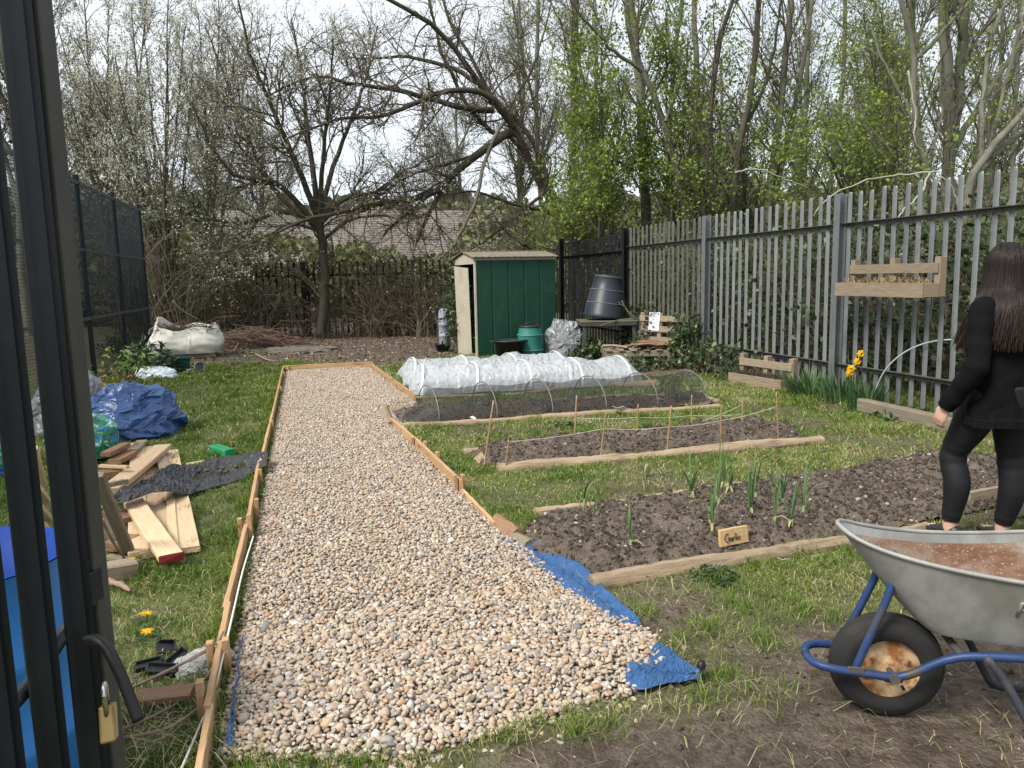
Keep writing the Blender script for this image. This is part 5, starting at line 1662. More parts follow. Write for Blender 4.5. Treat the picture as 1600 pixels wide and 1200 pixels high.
# brush pile
def brush(name, label, cat, q, rx, ry, hz_, n, m, r0=.010, group=None, lmax=1.3):
    mb = MB()
    for i in range(n):
        a = random.uniform(0, 2*PI)
        l = random.uniform(.4, lmax)
        c = np.array([random.gauss(0, rx*.45), random.gauss(0, ry*.45), 0])
        c[2] = max(.01, hz_*(1-(c[0]/rx)**2)*random.random())
        dv = np.array([math.cos(a), math.sin(a)*.6, random.uniform(-.12, .35)])*l/2
        p0, p1 = c-dv, c+dv
        p0[2], p1[2] = max(.01, p0[2]), max(.01, p1[2])
        mb.tube(smoothline([p0, c+rng.normal(0, .05, 3)*l+(0, 0, .03), p1], 6), np.linspace(1, .4, 6)*r0*random.uniform(.4, 1.3), 5, cap=False)
    o = mb.build(name, m, smooth=True)
    o.location = tuple(q)
    return tag(o, label, cat, group)
bq = G(395, 548)
brush('brush_pile', 'heap of cut brown branches right of the white bulk bag', 'brush pile', bq+np.array([0, .9, 0]), .95, .6, .42, 260, mat('cut_branch', [(0, (.045, .03, .025)), (.6, (.13, .085, .065)), (1, (.26, .20, .15))], 9, 4, .9, vary=.1), .012)
for pts, lb in (([(340, 548, .05), (352, 520, .5), (362, 508, .75)], 'pale bare branch propped upright at the left of the brush pile'), ([(365, 552, .03), (385, 535, .25), (410, 520, .4)], 'pale forked branch leaning on the brush pile'),
                ([(400, 556, .03), (420, 566, .04), (438, 566, .03)], 'long branch lying on the lawn in front of the brush pile'), ([(395, 540, .25), (420, 530, .35), (450, 528, .3)], 'dark branch sticking out right of the brush pile')):
    tag(MB().tube(smoothline([G(a_, b_)*np.array([1, 1, 0])+(0, .5 if z > .1 else 0, z) for a_, b_, z in pts], 14), np.linspace(.022, .010, 14), 7).build('cut_branch', twig_m, smooth=True), lb, 'branch')
heap('compost_mound', 'low grey-brown mound of old grass between brush pile and path', 'mound', G(470, 552)+np.array([0, .5, 0]), (.75, .5, .09), mat('old_grass_mound', [(0, (.05, .04, .03)), (.6, (.14, .12, .10)), (1, (.26, .23, .19))], 20, 8, .95, .8), 8.1, .25, 4)
# ------------------------------------------------------------------ trees: limbs -> branches -> twigs -> leaves, all real tubes and small faces
def tubes(P, R, s):
    """P (N,k,3), R (N,k) -> quads of N tubes with s sides"""
    N_, k = P.shape[:2]
    T = np.gradient(P, axis=1)
    T /= np.linalg.norm(T, axis=2)[..., None]+1e-9
    mt = np.abs(T.mean(1))
    ref = np.zeros((N_, 3))
    ref[np.arange(N_), mt.argmin(1)] = 1
    A = np.cross(T, ref[:, None])
    A /= np.linalg.norm(A, axis=2)[..., None]+1e-9
    B = np.cross(T, A)
    a = np.arange(s)*2*PI/s
    V = P[:, :, None]+R[:, :, None, None]*(np.cos(a)[None, None, :, None]*A[:, :, None]+np.sin(a)[None, None, :, None]*B[:, :, None])
    i = np.arange(k-1)[:, None]*s
    j = np.arange(s)[None]
    j2 = (j+1) % s
    f = np.stack([i+j, i+j2, i+s+j2, i+s+j], -1).reshape(-1, 4)
    Fc = f[None]+np.arange(N_)[:, None, None]*(k*s)
    return V.reshape(-1, 3), Fc.reshape(-1, 4)
def spawn(P, R, n, ln, tr=(.2, 1.), ang=(30, 70), up=.15, wig=.12, k=6, rs=.55, rmin=.002, rmax=1., fall=.5, taper=.35, side=None):
    """n children growing off parents P, R; returns P, R of the children"""
    N_, kk = P.shape[:2]
    seg = np.linalg.norm(np.diff(P, axis=1), axis=2).sum(1)
    pi = rng.choice(N_, n, p=seg/seg.sum())
    t = tr[0]+(tr[1]-tr[0])*rng.random(n)
    x = t*(kk-1)
    i = np.minimum(x.astype(int), kk-2)
    fr = (x-i)[:, None]
    o = P[pi, i]*(1-fr)+P[pi, i+1]*fr
    d = P[pi, i+1]-P[pi, i]
    d /= np.linalg.norm(d, axis=1)[:, None]+1e-9
    pr_ = R[pi, i]
    q = rng.normal(size=(n, 3))
    q -= (q*d).sum(1)[:, None]*d
    q /= np.linalg.norm(q, axis=1)[:, None]
    a = np.radians(ang[0]+(ang[1]-ang[0])*rng.random(n))[:, None]
    d = d*np.cos(a)+q*np.sin(a)
    l = ln*(1-fall*t)*(.55+.75*rng.random(n))
    r0 = np.clip(pr_*rs, rmin, rmax)
    C_ = np.zeros((n, k, 3))
    C_[:, 0] = o
    for s in range(1, k):
        d = d+wig*rng.normal(size=(n, 3))+np.array([0, 0, up])/k*2
        d /= np.linalg.norm(d, axis=1)[:, None]
        C_[:, s] = C_[:, s-1]+d*(l/(k-1))[:, None]
    return C_, r0[:, None]*np.linspace(1, taper, k)[None]
def limb_arrays(limbs, k=16):
    P = np.stack([smoothline(p, k) for p, a, b_ in limbs])
    P[:, 1:-1] += rng.normal(0, .012, P[:, 1:-1].shape)
    R = np.stack([np.linspace(a, b_, k) for p, a, b_ in limbs])
    return P, R
def leaf_cloud(P, n, size, off=.04, tr=(.25, 1), asp=.6, up=0.):
    N_, kk = P.shape[:2]
    pi = rng.integers(0, N_, n)
    x = (tr[0]+(tr[1]-tr[0])*rng.random(n))*(kk-1)
    i = np.minimum(x.astype(int), kk-2)
    fr = (x-i)[:, None]
    o = P[pi, i]*(1-fr)+P[pi, i+1]*fr+rng.normal(0, off, (n, 3))
    return leafquads(o, size*(.6+.8*rng.random(n)), up, asp)
def tree(name, label, limbs, levels, barkm, twigm, leaves=None, group=None, base=None, cat='tree'):
    """limbs: [(points, r0, r1)] in metres; levels: list of spawn settings; leaves: (count, size, material, dict)"""
    P0, R0 = limb_arrays(limbs)
    b = P0[0, 0] if base is None else np.asarray(base)
    r = thing(name, label, cat, (b[0], b[1], 0), 0, group)
    v, f = tubes(P0, R0, 9)
    np_obj('trunk', v, f, barkm, r, smooth=True)
    P, R = P0, R0
    allP = [P0]
    VV, FF, o_ = [], [], 0
    for li, lv in enumerate(levels):
        lv = dict(lv)
        src = lv.pop('src', -1)
        s = lv.pop('sides', 3)
        P, R = spawn(allP[src], allR[src] if li else R0, **lv) if li else spawn(P0, R0, **lv)
        if li == 0:
            allR = [R0]
        allP.append(P)
        allR.append(R)
        v, f = tubes(P, R, s)
        VV.append(v)
        FF.append(f+o_)
        o_ += len(v)
    if VV:
        np_obj('branches', np.concatenate(VV), np.concatenate(FF), twigm, r)
    if leaves:
        for n, size, m, kw in (leaves if isinstance(leaves, list) else [leaves]):
            kw = dict(kw)
            nm = kw.pop('name', 'crown')
            src = kw.pop('src', -1)
            v, f = leaf_cloud(allP[src], n, size, **kw)
            np_obj(nm, v, f, m, r, tint=rng.random(n))
    return r
bark_dk = mat('dark_wet_bark', [(0, (.022, .018, .013)), (.5, (.058, .049, .037)), (.8, (.11, .098, .072)), (1, (.18, .16, .12))], 7, 7, .95, .6, stretch=(1, 1, .4), speck=((.055, .075, .025), 2.2, .55, .75))
bark_gr = mat('grey_green_bark', [(0, (.058, .054, .042)), (.5, (.135, .13, .102)), (.8, (.21, .20, .16)), (1, (.30, .29, .24))], 5, 7, .9, .5, stretch=(1, 1, .5), speck=((.07, .085, .04), 1.8, .55, .75))
twig_dk = mat('dark_twigs', [(0, (.05, .042, .031)), (1, (.145, .122, .092))], 3, 3, .9)
twig_br = mat('brown_twigs', [(0, (.065, .050, .035)), (1, (.19, .155, .115))], 2, 3, .9)
twig_gr = mat('olive_twigs', [(0, (.055, .05, .032)), (1, (.135, .125, .085))], 2, 3, .9)
dead_w = mat('dead_white_branch', [(0, (.22, .20, .16)), (1, (.46, .43, .36))], 6, 4, .8)
blossom_m = mat('creamy_buds', [(0, (.13, .15, .055)), (.3, (.28, .29, .16)), (.55, (.50, .50, .41)), (1, (.72, .71, .64))], 3, 2, .7, attr='tint', trans=.4)
greybud_m = mat('olive_buds', [(0, (.07, .075, .03)), (.6, (.17, .18, .07)), (1, (.34, .34, .20))], 3, 2, .7, attr='tint', trans=.35)
def L_(pts, Y, r0, r1, dy=0.):
    """limb drawn through picture points at depth Y, drifting dy metres in depth along its length"""
    k = len(pts)
    return (np.array([atY(a, b_, Y+dy*i/max(1, k-1)) for i, (a, b_) in enumerate(pts)]), r0, r1)
def root_to_ground(l):
    p, a, b_ = l
    q = p[0].copy()
    q[2] = -.1
    return (np.vstack([q, p]), a*1.15, b_)
# --- blossom tree in front of the back fence
Yb = 20.2
bl_limbs = [L_([(503, 522), (506, 470), (508, 430), (503, 380), (498, 340)], Yb, .135, .10),
            L_([(502, 365), (470, 322), (424, 282), (370, 277), (328, 226), (300, 160)], Yb, .085, .02, -1.2),
            L_([(498, 345), (440, 331), (385, 348), (330, 344), (285, 330)], Yb, .07, .018, .8),
            L_([(498, 340), (488, 262), (480, 200), (472, 120), (455, 30)], Yb, .085, .02, .5),
            L_([(500, 345), (520, 260), (548, 190), (575, 110), (590, 40)], Yb, .075, .018, 1.),
            L_([(496, 340), (462, 255), (430, 180), (395, 95), (372, 0)], Yb, .085, .02, -1.5),
            L_([(500, 350), (535, 312), (585, 300), (640, 262), (690, 235)], Yb, .07, .016, -.8),
            L_([(504, 375), (545, 345), (600, 338), (640, 352)], Yb, .05, .014, -1.5),
            L_([(497, 350), (440, 310), (395, 230), (350, 120), (320, 40)], Yb, .07, .018, 1.4),
            L_([(499, 340), (505, 240), (515, 150), (520, 60)], Yb, .07, .018, -2.),
            L_([(500, 362), (455, 350), (410, 372), (360, 392), (310, 400)], Yb, .04, .012, -1.5)]
lv_b = [dict(n=150, ln=2.2, tr=(.25, 1), ang=(25, 65), up=.18, wig=.16, k=8, rs=.5, rmin=.008, rmax=.03, sides=5),
        dict(n=1300, ln=1.1, tr=(.1, 1), ang=(25, 75), up=.10, wig=.2, k=6, rs=.6, rmin=.005, rmax=.012, sides=4),
        dict(n=6000, ln=.48, tr=(.1, 1), ang=(25, 80), up=.08, wig=.22, k=4, rs=.6, rmin=.0026, rmax=.0045, sides=3)]
tree('blossom_tree', 'spreading dark tree with tiny pale blossom before the back fence', bl_limbs, lv_b, bark_dk, twig_dk,
     [(22000, .038, blossom_m, dict(off=.03, tr=(.0, 1), asp=.8))], None)
# --- old leaning tree beyond the corner of the fence, arching over the shed
Yl = 20.8
le = [L_([(905, 430), (886, 353), (844, 290), (802, 196), (760, 150), (718, 85), (680, 42), (638, 17), (590, -10)], Yl, .13, .045, -1.5),
      L_([(900, 430), (876, 336), (858, 290), (844, 241), (815, 195), (772, 160), (738, 90), (705, 40), (690, -10)], Yl, .105, .035, 1.),
      L_([(886, 355), (840, 268), (802, 217), (764, 205), (740, 175), (722, 157), (705, 110), (690, 80), (675, 20), (670, -10)], Yl, .09, .03, .0),
      L_([(802, 196), (778, 161), (743, 143), (690, 143), (659, 157), (596, 182), (540, 184), (498, 196), (450, 215)], Yl-.8, .09, .02, -1.),
      L_([(770, 172), (736, 171), (680, 157), (640, 145), (596, 136), (540, 130), (500, 118), (455, 130), (420, 150)], Yl, .09, .02, -1.4),
      L_([(745, 130), (720, 112), (687, 101), (650, 90), (610, 89), (570, 92), (535, 88)], Yl, .07, .018, .6),
      L_([(802, 205), (788, 210), (750, 238), (701, 280), (673, 304), (596, 318), (533, 332), (470, 345), (430, 365)], Yl-.5, .12, .03, -1.2),
      L_([(673, 304), (640, 330), (615, 350), (600, 368)], Yl-1., .05, .03, -.3),
      L_([(690, 300), (672, 330), (658, 360), (652, 378)], Yl-1., .06, .035, -.3),
      L_([(760, 235), (735, 245), (680, 262), (640, 275), (600, 300), (560, 330)], Yl-.6, .05, .014, -1.),
      L_([(880, 345), (850, 330), (800, 318), (740, 300), (690, 305)], Yl-.3, .06, .02, -1.),
      L_([(840, 265), (838, 180), (815, 90), (800, 0)], Yl+.5, .06, .02, .6),
      L_([(850, 300), (800, 345), (760, 375), (730, 392)], Yl-.5, .05, .016, -.5),
      L_([(900, 400), (850, 400), (800, 370), (770, 335)], Yl+.3, .05, .016, .3),
      L_([(790, 180), (830, 110), (850, 50), (862, 0)], Yl+.4, .05, .016, .3)]
le[0] = root_to_ground(le[0])
lv_l = [dict(n=210, ln=2.0, tr=(.3, 1), ang=(30, 75), up=.05, wig=.2, k=8, rs=.45, rmin=.008, rmax=.03, sides=5),
        dict(n=1700, ln=1.0, tr=(.1, 1), ang=(25, 75), up=.02, wig=.24, k=6, rs=.6, rmin=.005, rmax=.012, sides=4),
        dict(n=6500, ln=.45, tr=(.1, 1), ang=(25, 80), up=.02, wig=.26, k=4, rs=.6, rmin=.0025, rmax=.0045, sides=3)]
tree('leaning_tree', 'old dark leaning tree arching left over the garden shed', le, lv_l, bark_dk, twig_dk, [(7000, .045, greybud_m, dict(off=.03))])
dl = [L_([(788, 190), (770, 220), (753, 266), (746, 308), (729, 346), (711, 381)], 18.6, .05, .036, -.4),
      L_([(711, 381), (700, 392), (690, 402), (681, 408)], 18.2, .045, .02, -.2), L_([(714, 375), (722, 395), (728, 410)], 18.2, .035, .015, -.1), L_([(748, 300), (735, 320), (722, 332)], 18.4, .02, .008)]
tree('broken_bough', 'bare grey broken bough hanging down over the shed roof', dl, [dict(n=26, ln=.6, ang=(30, 70), rs=.4, rmin=.004, sides=4)], mat('dead_grey_bark', [(0, (.05, .045, .035)), (.5, (.11, .10, .08)), (1, (.20, .185, .15))], 6, 6, .9, .5), twig_br, cat='branch')
# --- multi-stem thicket trees on the far left
def fan(q, tops, Y, r0, dy=0.):
    o = []
    for i, (a, b_) in enumerate(tops):
        bx = q[0]+random.uniform(-14, 14)
        mx_ = bx+(a-bx)*.42+random.uniform(-8, 8)
        my = q[1]+(b_-q[1])*.5
        o.append(L_([(bx, q[1]), (bx+(mx_-bx)*.4, q[1]+(my-q[1])*.5), (mx_, my), (a, b_)], Y+random.uniform(-.8, .8), r0*random.uniform(.7, 1.1), .012, dy+random.uniform(-1.2, 1.2)))
    return o
lv_f = [dict(n=170, ln=1.7, tr=(.25, 1), ang=(18, 45), up=.25, wig=.12, k=7, rs=.5, rmin=.007, rmax=.02, sides=4),
        dict(n=1150, ln=.8, tr=(.1, 1), ang=(20, 60), up=.18, wig=.16, k=5, rs=.6, rmin=.0045, rmax=.009, sides=3),
        dict(n=3000, ln=.34, tr=(.1, 1), ang=(25, 75), up=.12, wig=.2, k=4, rs=.6, rmin=.0024, rmax=.004, sides=3)]
tree('thicket_tree', 'upright many-stemmed bush tree with cream buds behind the white bulk bag', fan((255, 505), [(262, 60), (225, 40), (180, 90), (150, 130), (290, 40), (262, -40), (205, 10), (120, 60), (300, 120)], 20.5, .05),
     lv_f, bark_dk, twig_dk, [(21000, .040, blossom_m, dict(off=.03, tr=(0, 1), asp=.8))], 'budding trees at the far left')
tree('thicket_tree', 'leaning many-stemmed tree behind the mesh fence, partly hidden by the gate', fan((180, 430), [(90, 40), (130, -30), (60, 120), (170, 10), (200, 80), (110, 160), (230, -20)], 24, .06), lv_f, bark_dk, twig_dk,
     [(15000, .043, blossom_m, dict(off=.03, tr=(0, 1), asp=.8))], 'budding trees at the far left')
tree('thicket_tree', 'thin budding tree standing between the bulk bag thicket and the blossom tree', fan((330, 430), [(310, 20), (345, -30), (372, 60), (280, 70), (395, 20), (330, 120)], 25, .06), lv_f, bark_dk, twig_dk,
     [(12000, .043, blossom_m, dict(off=.03, tr=(0, 1), asp=.8))], 'budding trees at the far left')
# --- stems beyond the right-hand fence
GT = 'tall slim trees beyond the right fence'
def stem(label, pts, Y, r0, r1, m, lv, leaves=None, dy=0., extra=(), name='slim_tree'):
    ls = [root_to_ground(L_(pts, Y, r0, r1, dy))]+[L_(*e) for e in extra]
    return tree(name, label, ls, lv, m, twig_gr if m is bark_gr else twig_dk, leaves, GT)
lv_s = [dict(n=20, ln=2.6, tr=(.25, 1), ang=(20, 50), up=.3, wig=.12, k=8, rs=.35, rmin=.010, rmax=.03, sides=4, fall=.3),
        dict(n=120, ln=1.1, tr=(.1, 1), ang=(20, 60), up=.15, wig=.18, k=6, rs=.5, rmin=.005, rmax=.010, sides=3),
        dict(n=480, ln=.5, tr=(.1, 1), ang=(25, 75), up=.1, wig=.2, k=4, rs=.6, rmin=.003, rmax=.005, sides=3)]
LVS = lambda n, s=.07: [(n, s, fresh_m, dict(off=.06, tr=(.1, 1)))]
stem('pale grey trunk in the middle of the green leaves, above the black fence post', [(1013, 420), (1010, 340), (1005, 240), (1000, 143), (990, 60), (980, -40)], 16.5, .12, .09, bark_gr, lv_s, LVS(900))
stem('dark ivy-clad straight stem at the left of the green leaves', [(893, 400), (895, 250), (897, 120), (902, -40)], 19, .10, .07, bark_dk, lv_s, LVS(800))
stem('crooked limb tree slanting left across the pale grey trunk', [(1085, 420), (1062, 290), (1032, 175), (1003, 110), (985, 60), (978, 0)], 15.2, .08, .05, bark_gr, lv_s, LVS(1300), extra=[([(1003, 112), (960, 80), (935, 55), (905, 20), (885, -10)], 15, .045, .02, -.5), ([(1040, 190), (1060, 110), (1030, 50), (1012, 0)], 15, .035, .015, .4)])
stem('straight pale stem right of the slanting limb', [(1082, 420), (1088, 300), (1088, 130), (1084, -40)], 17.5, .09, .06, bark_gr, lv_s, LVS(900))
stem('dark stem curving up to the right in the green thicket', [(1098, 420), (1102, 290), (1113, 150), (1125, 65), (1152, -20)], 14.6, .065, .04, bark_dk, lv_s, LVS(900))
stem('twin-curved dark trunk clad in ivy behind the third grey post', [(1142, 420), (1146, 320), (1155, 230), (1172, 150), (1182, 60), (1188, -40)], 14.2, .075, .05, bark_dk, lv_s, LVS(900), extra=[([(1158, 215), (1195, 130), (1212, 60), (1222, -20)], 14.2, .04, .02, .3)])
stem('smooth birch-like stem leaning right, left of the tall thick post', [(1195, 420), (1200, 310), (1220, 170), (1237, -20)], 14.5, .085, .06, bark_gr, lv_s, LVS(500))
stem('second leaning stem, next to the birch-like one', [(1203, 420), (1210, 320), (1240, 180), (1272, -20)], 15.4, .07, .045, bark_gr, lv_s, LVS(500))
stem('thin straight stem above the thick grey post', [(1262, 420), (1257, 250), (1262, 100), (1264, -30)], 16.5, .06, .04, bark_gr, lv_s, LVS(600))
stem('thin grey stem behind the pale grey trunk, in the thicket', [(1040, 420), (1046, 260), (1052, 110), (1070, -30)], 19, .07, .05, bark_gr, lv_s, LVS(700))
stem('slim brown stem far left of the thicket over the shed corner', [(850, 400), (842, 270), (838, 150), (842, -30)], 23, .08, .05, bark_gr, lv_s, LVS(500))
stem('slender pale stem between the leaning birch-like stems and the green bush', [(1290, 420), (1300, 260), (1318, 120), (1322, -30)], 18, .07, .05, bark_gr, lv_s, LVS(600))
stem('dark slim stem left of the big pale double trunk', [(1440, 400), (1447, 262), (1436, 217), (1427, 150), (1428, 90), (1408, 0), (1402, -30)], 10.6, .065, .035, bark_gr, lv_s, LVS(900), extra=[([(1428, 92), (1440, 84), (1473, 47), (1513, 5), (1540, -20)], 10.6, .04, .02, .2), ([(1440, 225), (1415, 160), (1380, 100), (1360, 40)], 10.6, .025, .012, .5), ([(1449, 265), (1470, 180), (1468, 80)], 10.7, .03, .012, .5)])
stem('big pale double-trunked tree rising behind the fence above the person', [(1487, 440), (1483, 330), (1480, 283), (1484, 233), (1482, 150), (1477, 60), (1473, -30)], 11.2, .105, .085, bark_gr, lv_s, LVS(700),
     extra=[([(1486, 245), (1495, 165), (1502, 80), (1509, -30)], 11.2, .09, .075, .2), ([(1488, 240), (1515, 190), (1547, 140), (1580, 90), (1612, 40)], 11.2, .06, .035, -.3), ([(1500, 120), (1520, 70), (1560, 10)], 11.2, .03, .015, -.3)], name='double_trunked_tree')
stem('low forking grey tree at the right edge, its limbs spreading to the right', [(1500, 440), (1512, 300), (1540, 244), (1580, 195), (1612, 160)], 9.6, .075, .045, bark_gr, lv_s, LVS(700), extra=[([(1528, 268), (1560, 236), (1600, 205), (1640, 180)], 9.6, .05, .03, .2), ([(1530, 262), (1535, 180), (1545, 80), (1575, -10)], 9.8, .045, .025, .5), ([(1545, 240), (1565, 150), (1590, 60), (1600, -10)], 9.8, .035, .02, .6)])
stem('slim tree behind the double trunk at the top right', [(1520, 420), (1530, 230), (1545, 90), (1560, -20)], 14, .07, .05, bark_gr, lv_s, LVS(500))
stem('slender stem leaning left behind the double trunk', [(1470, 420), (1440, 260), (1428, 100), (1425, -30)], 15, .08, .05, bark_gr, lv_s, LVS(500))
stem('distant thin tree at the far right edge of the picture', [(1575, 420), (1582, 260), (1590, 100), (1596, -30)], 14, .06, .04, bark_gr, lv_s, LVS(500))
# young leafy trees whose fresh green fills the middle
lv_g = [dict(n=80, ln=1.5, tr=(.15, 1), ang=(25, 65), up=.2, wig=.16, k=7, rs=.5, rmin=.007, rmax=.016, sides=4),
        dict(n=600, ln=.75, tr=(.1, 1), ang=(25, 70), up=.1, wig=.2, k=5, rs=.6, rmin=.004, rmax=.008, sides=3),
        dict(n=1500, ln=.32, tr=(.1, 1), ang=(25, 75), up=.05, wig=.22, k=4, rs=.6, rmin=.0028, rmax=.004, sides=3)]
GL = 'young green-leaved trees beyond the fence'
for lb, q, tops, Y, n, s in (('leafy young tree filling the gap left of the pale grey trunk', (950, 400), [(905, 90), (940, 40), (975, 110), (920, 210), (960, 220), (885, 250), (990, 260)], 16, 9500, .075),
                             ('leafy young tree right of the pale grey trunk, over the dull fence bay', (1060, 390), [(1040, 20), (1075, 60), (1110, 120), (1030, 180), (1090, 220), (1130, 260), (1010, 280)], 15.2, 9500, .072),
                             ('bright green hawthorn bush tree above the grey fence near the hanging planter', (1345, 400), [(1340, 90), (1370, 60), (1310, 170), (1390, 160), (1290, 230), (1420, 210), (1330, 220), (1260, 250)], 12, 8500, .062),
                             ('low leafy shrub tree beyond the fence corner, under the leaning trunks', (905, 420), [(890, 330), (915, 300), (930, 330), (870, 350), (945, 345)], 18, 4200, .075),
                             ('yellow-green young tree rising behind the third grey post', (1170, 400), [(1150, 150), (1180, 110), (1200, 200), (1130, 240), (1210, 260)], 15.6, 4200, .07),
                             ('sparse leafy tree reaching the top edge over the hanging planter', (1390, 380), [(1375, 10), (1395, 30), (1350, 20), (1410, 90)], 13.5, 3200, .065)):
    tree('leafy_tree', lb, fan(q, tops, Y, .035), lv_g, bark_dk, twig_gr, [(n, s, fresh_m, dict(off=.07, tr=(0, 1)))], GL)
# pale dead branches hanging across the fence top
for pts, Y, lb in (([(1462, 268), (1420, 270), (1360, 280), (1310, 298), (1280, 330)], 8.3, 'long pale dead branch drooping left over the fence top'), ([(1452, 270), (1440, 300), (1405, 330), (1395, 350)], 8.2, 'short pale dead branch dropping behind the pales'),
                   ([(1468, 275), (1490, 290), (1505, 330), (1500, 360), (1520, 390)], 8., 'crooked pale branch behind the fence near the head of the person'), ([(1420, 110), (1425, 170), (1418, 210), (1436, 240)], 9.5, 'pale dead ivy stem twisting on the dark slim tree'),
                   ([(1150, 268), (1190, 265), (1230, 285), (1260, 300)], 10.5, 'thin pale branch over the fence left of the thick post')):
    p, a_, b_ = L_(pts, Y, .014, .006)
    z = smoothline(p, 24)
    z += np.cumsum(rng.normal(0, .008, z.shape), 0)
    tag(MB().tube(z, np.linspace(.014, .006, 24), 6).build('dead_branch', dead_w, smooth=True), lb, 'branch', 'pale dead branches over the fence')
# ------------------------------------------------------------------ undergrowth
def thicket(name, label, q, rx, ry, hgt, nst, ntw, nlf, size, lm, sm, group=None, lean=0., lt=(0, 1), arch=.5, leafz=1.):
    """bramble / shrub thicket: arching stems from a wide base, side twigs, leaves"""
    r = thing(name, label, 'bramble' if 'bramble' in name else 'shrub', (q[0], q[1], 0), 0, group)
    P = np.zeros((nst, 10, 3))
    b = np.stack([rng.uniform(-rx, rx, nst), rng.uniform(-ry, ry, nst), np.zeros(nst)], 1)
    a = rng.random(nst)*2*PI
    hh = hgt*(.22+.88*rng.random(nst)**1.3)
    out = arch*hgt*rng.random(nst)
    for i, s in enumerate(np.linspace(0, 1, 10)):
        P[:, i] = b+np.stack([np.cos(a)*out*s**1.5+lean*hh*s, np.sin(a)*out*.5*s**1.5, hh*(s*1.25-.25*s**3*(1+arch))], 1)
    P[:, 1:] += rng.normal(0, .025, P[:, 1:].shape)
    P[..., 2] = np.maximum(P[..., 2], 0)
    R = (.006+.010*rng.random(nst)**3)[:, None]*np.linspace(1, .4, 10)[None]*(1+hgt*.25)
    v, f = tubes(P, R, 4)
    C1, R1 = spawn(P, R, ntw, hgt*.32, (.15, 1), (25, 80), .05, .25, 5, .5, .0028, .006)
    v2, f2 = tubes(C1, R1, 3)
    np_obj('stems', np.concatenate([v, v2])+np.array([q[0], q[1], 0], np.float32), np.concatenate([f, f2+len(v)]), sm, r)
    if nlf:
        v, f = leaf_cloud(C1, nlf, size, off=.05)
        np_obj('foliage', v+np.array([q[0], q[1], 0]), f, lm, r, tint=lt[0]+(lt[1]-lt[0])*rng.random(nlf))
    return r
BB = 'tangled brambles before the back fence'
for px_, Y, rx, h, lb, lf in ((238, 19.6, .8, 2.9, 'dense leafy bramble mass in the corner behind the bulk bag', 2600), (300, 20.6, .9, 2.0, 'leaning bramble thicket right of the corner mass', 1200), (370, 20.9, .9, 1.7, 'bramble thicket left of the blossom tree, above the brush pile', 900),
                              (445, 21., .9, 1.6, 'bramble thicket immediately left of the blossom tree trunk', 900), (560, 20.6, .9, 1.8, 'bramble thicket immediately right of the blossom tree trunk', 800), (630, 20.1, .9, 1.9, 'bramble tangle in the middle of the right back fence', 900),
                              (690, 19.6, .7, 1.9, 'bramble tangle next to the shed', 900)):
    q = atY(px_, 500, Y)
    thicket('bramble_thicket', lb, q, rx, .45, h*1.3, 90, 620, int(lf*.7), .065, green_m if lf > 2000 else greybud_m, twig_br, BB, lean=random.uniform(-.25, .25), arch=.7)
# cut branches leaning on the back fence
for pts, Y, lb in (([(362, 425), (400, 470), (440, 520)], 21.2, 'bare pole leaning against the back fence left of the blossom tree'), ([(462, 420), (520, 470), (590, 512)], 20.4, 'bare pole slanting down across the back fence right of the blossom tree'),
                   ([(300, 380), (350, 430), (368, 465)], 20.2, 'pale slanting stem above the bulk bag thicket'), ([(215, 440), (228, 500), (248, 560)], 17.5, 'thin bare sapling leaning at the end of the mesh fence'),
                   ([(270, 470), (285, 485), (312, 500)], 18.5, 'curved pale cut branch above the white bulk bag'), ([(600, 440), (640, 480), (660, 515)], 20, 'bare thin pole leaning right of centre on the back fence')):
    p, a_, b_ = L_(pts, Y, .025, .012)
    tag(MB().tube(smoothline(p, 14), np.linspace(.028, .012, 14), 6).build('leaning_pole', twig_gr, smooth=True), lb, 'pole', 'cut branches leaning at the back')
# dark undergrowth beyond the right fence
UG = 'dark undergrowth beyond the right fence'
for i, (x, y, h, lb) in enumerate(((7.2, 6.2, 2.0, 'dark undergrowth behind the fence right of the person'), (7.0, 8.0, 2.1, 'dark undergrowth behind the hanging planter'), (7.1, 9.6, 2.2, 'dark undergrowth behind the daffodils'),
                                   (7.0, 11.2, 2.1, 'dark undergrowth behind the upright pallet'), (7.1, 12.9, 2.3, 'dark undergrowth behind the dull fence bay'), (7.1, 14.8, 2.3, 'dark undergrowth behind the compost bin'), (7.2, 17., 2.6, 'dark undergrowth behind the black fence by the shed'),
                                   (9.0, 5.0, 2.2, 'outer undergrowth far right behind the fence'), (8.9, 8.8, 2.4, 'outer undergrowth beyond the thick grey post'), (9.2, 12.2, 2.6, 'outer undergrowth beyond the third grey post'))):
    thicket('undergrowth_shrub', lb, (x+.15, y), .62, .95, h, 80, 1100, 3200, .085, dark_m, twig_br, UG, arch=.35, lt=(0, .95))
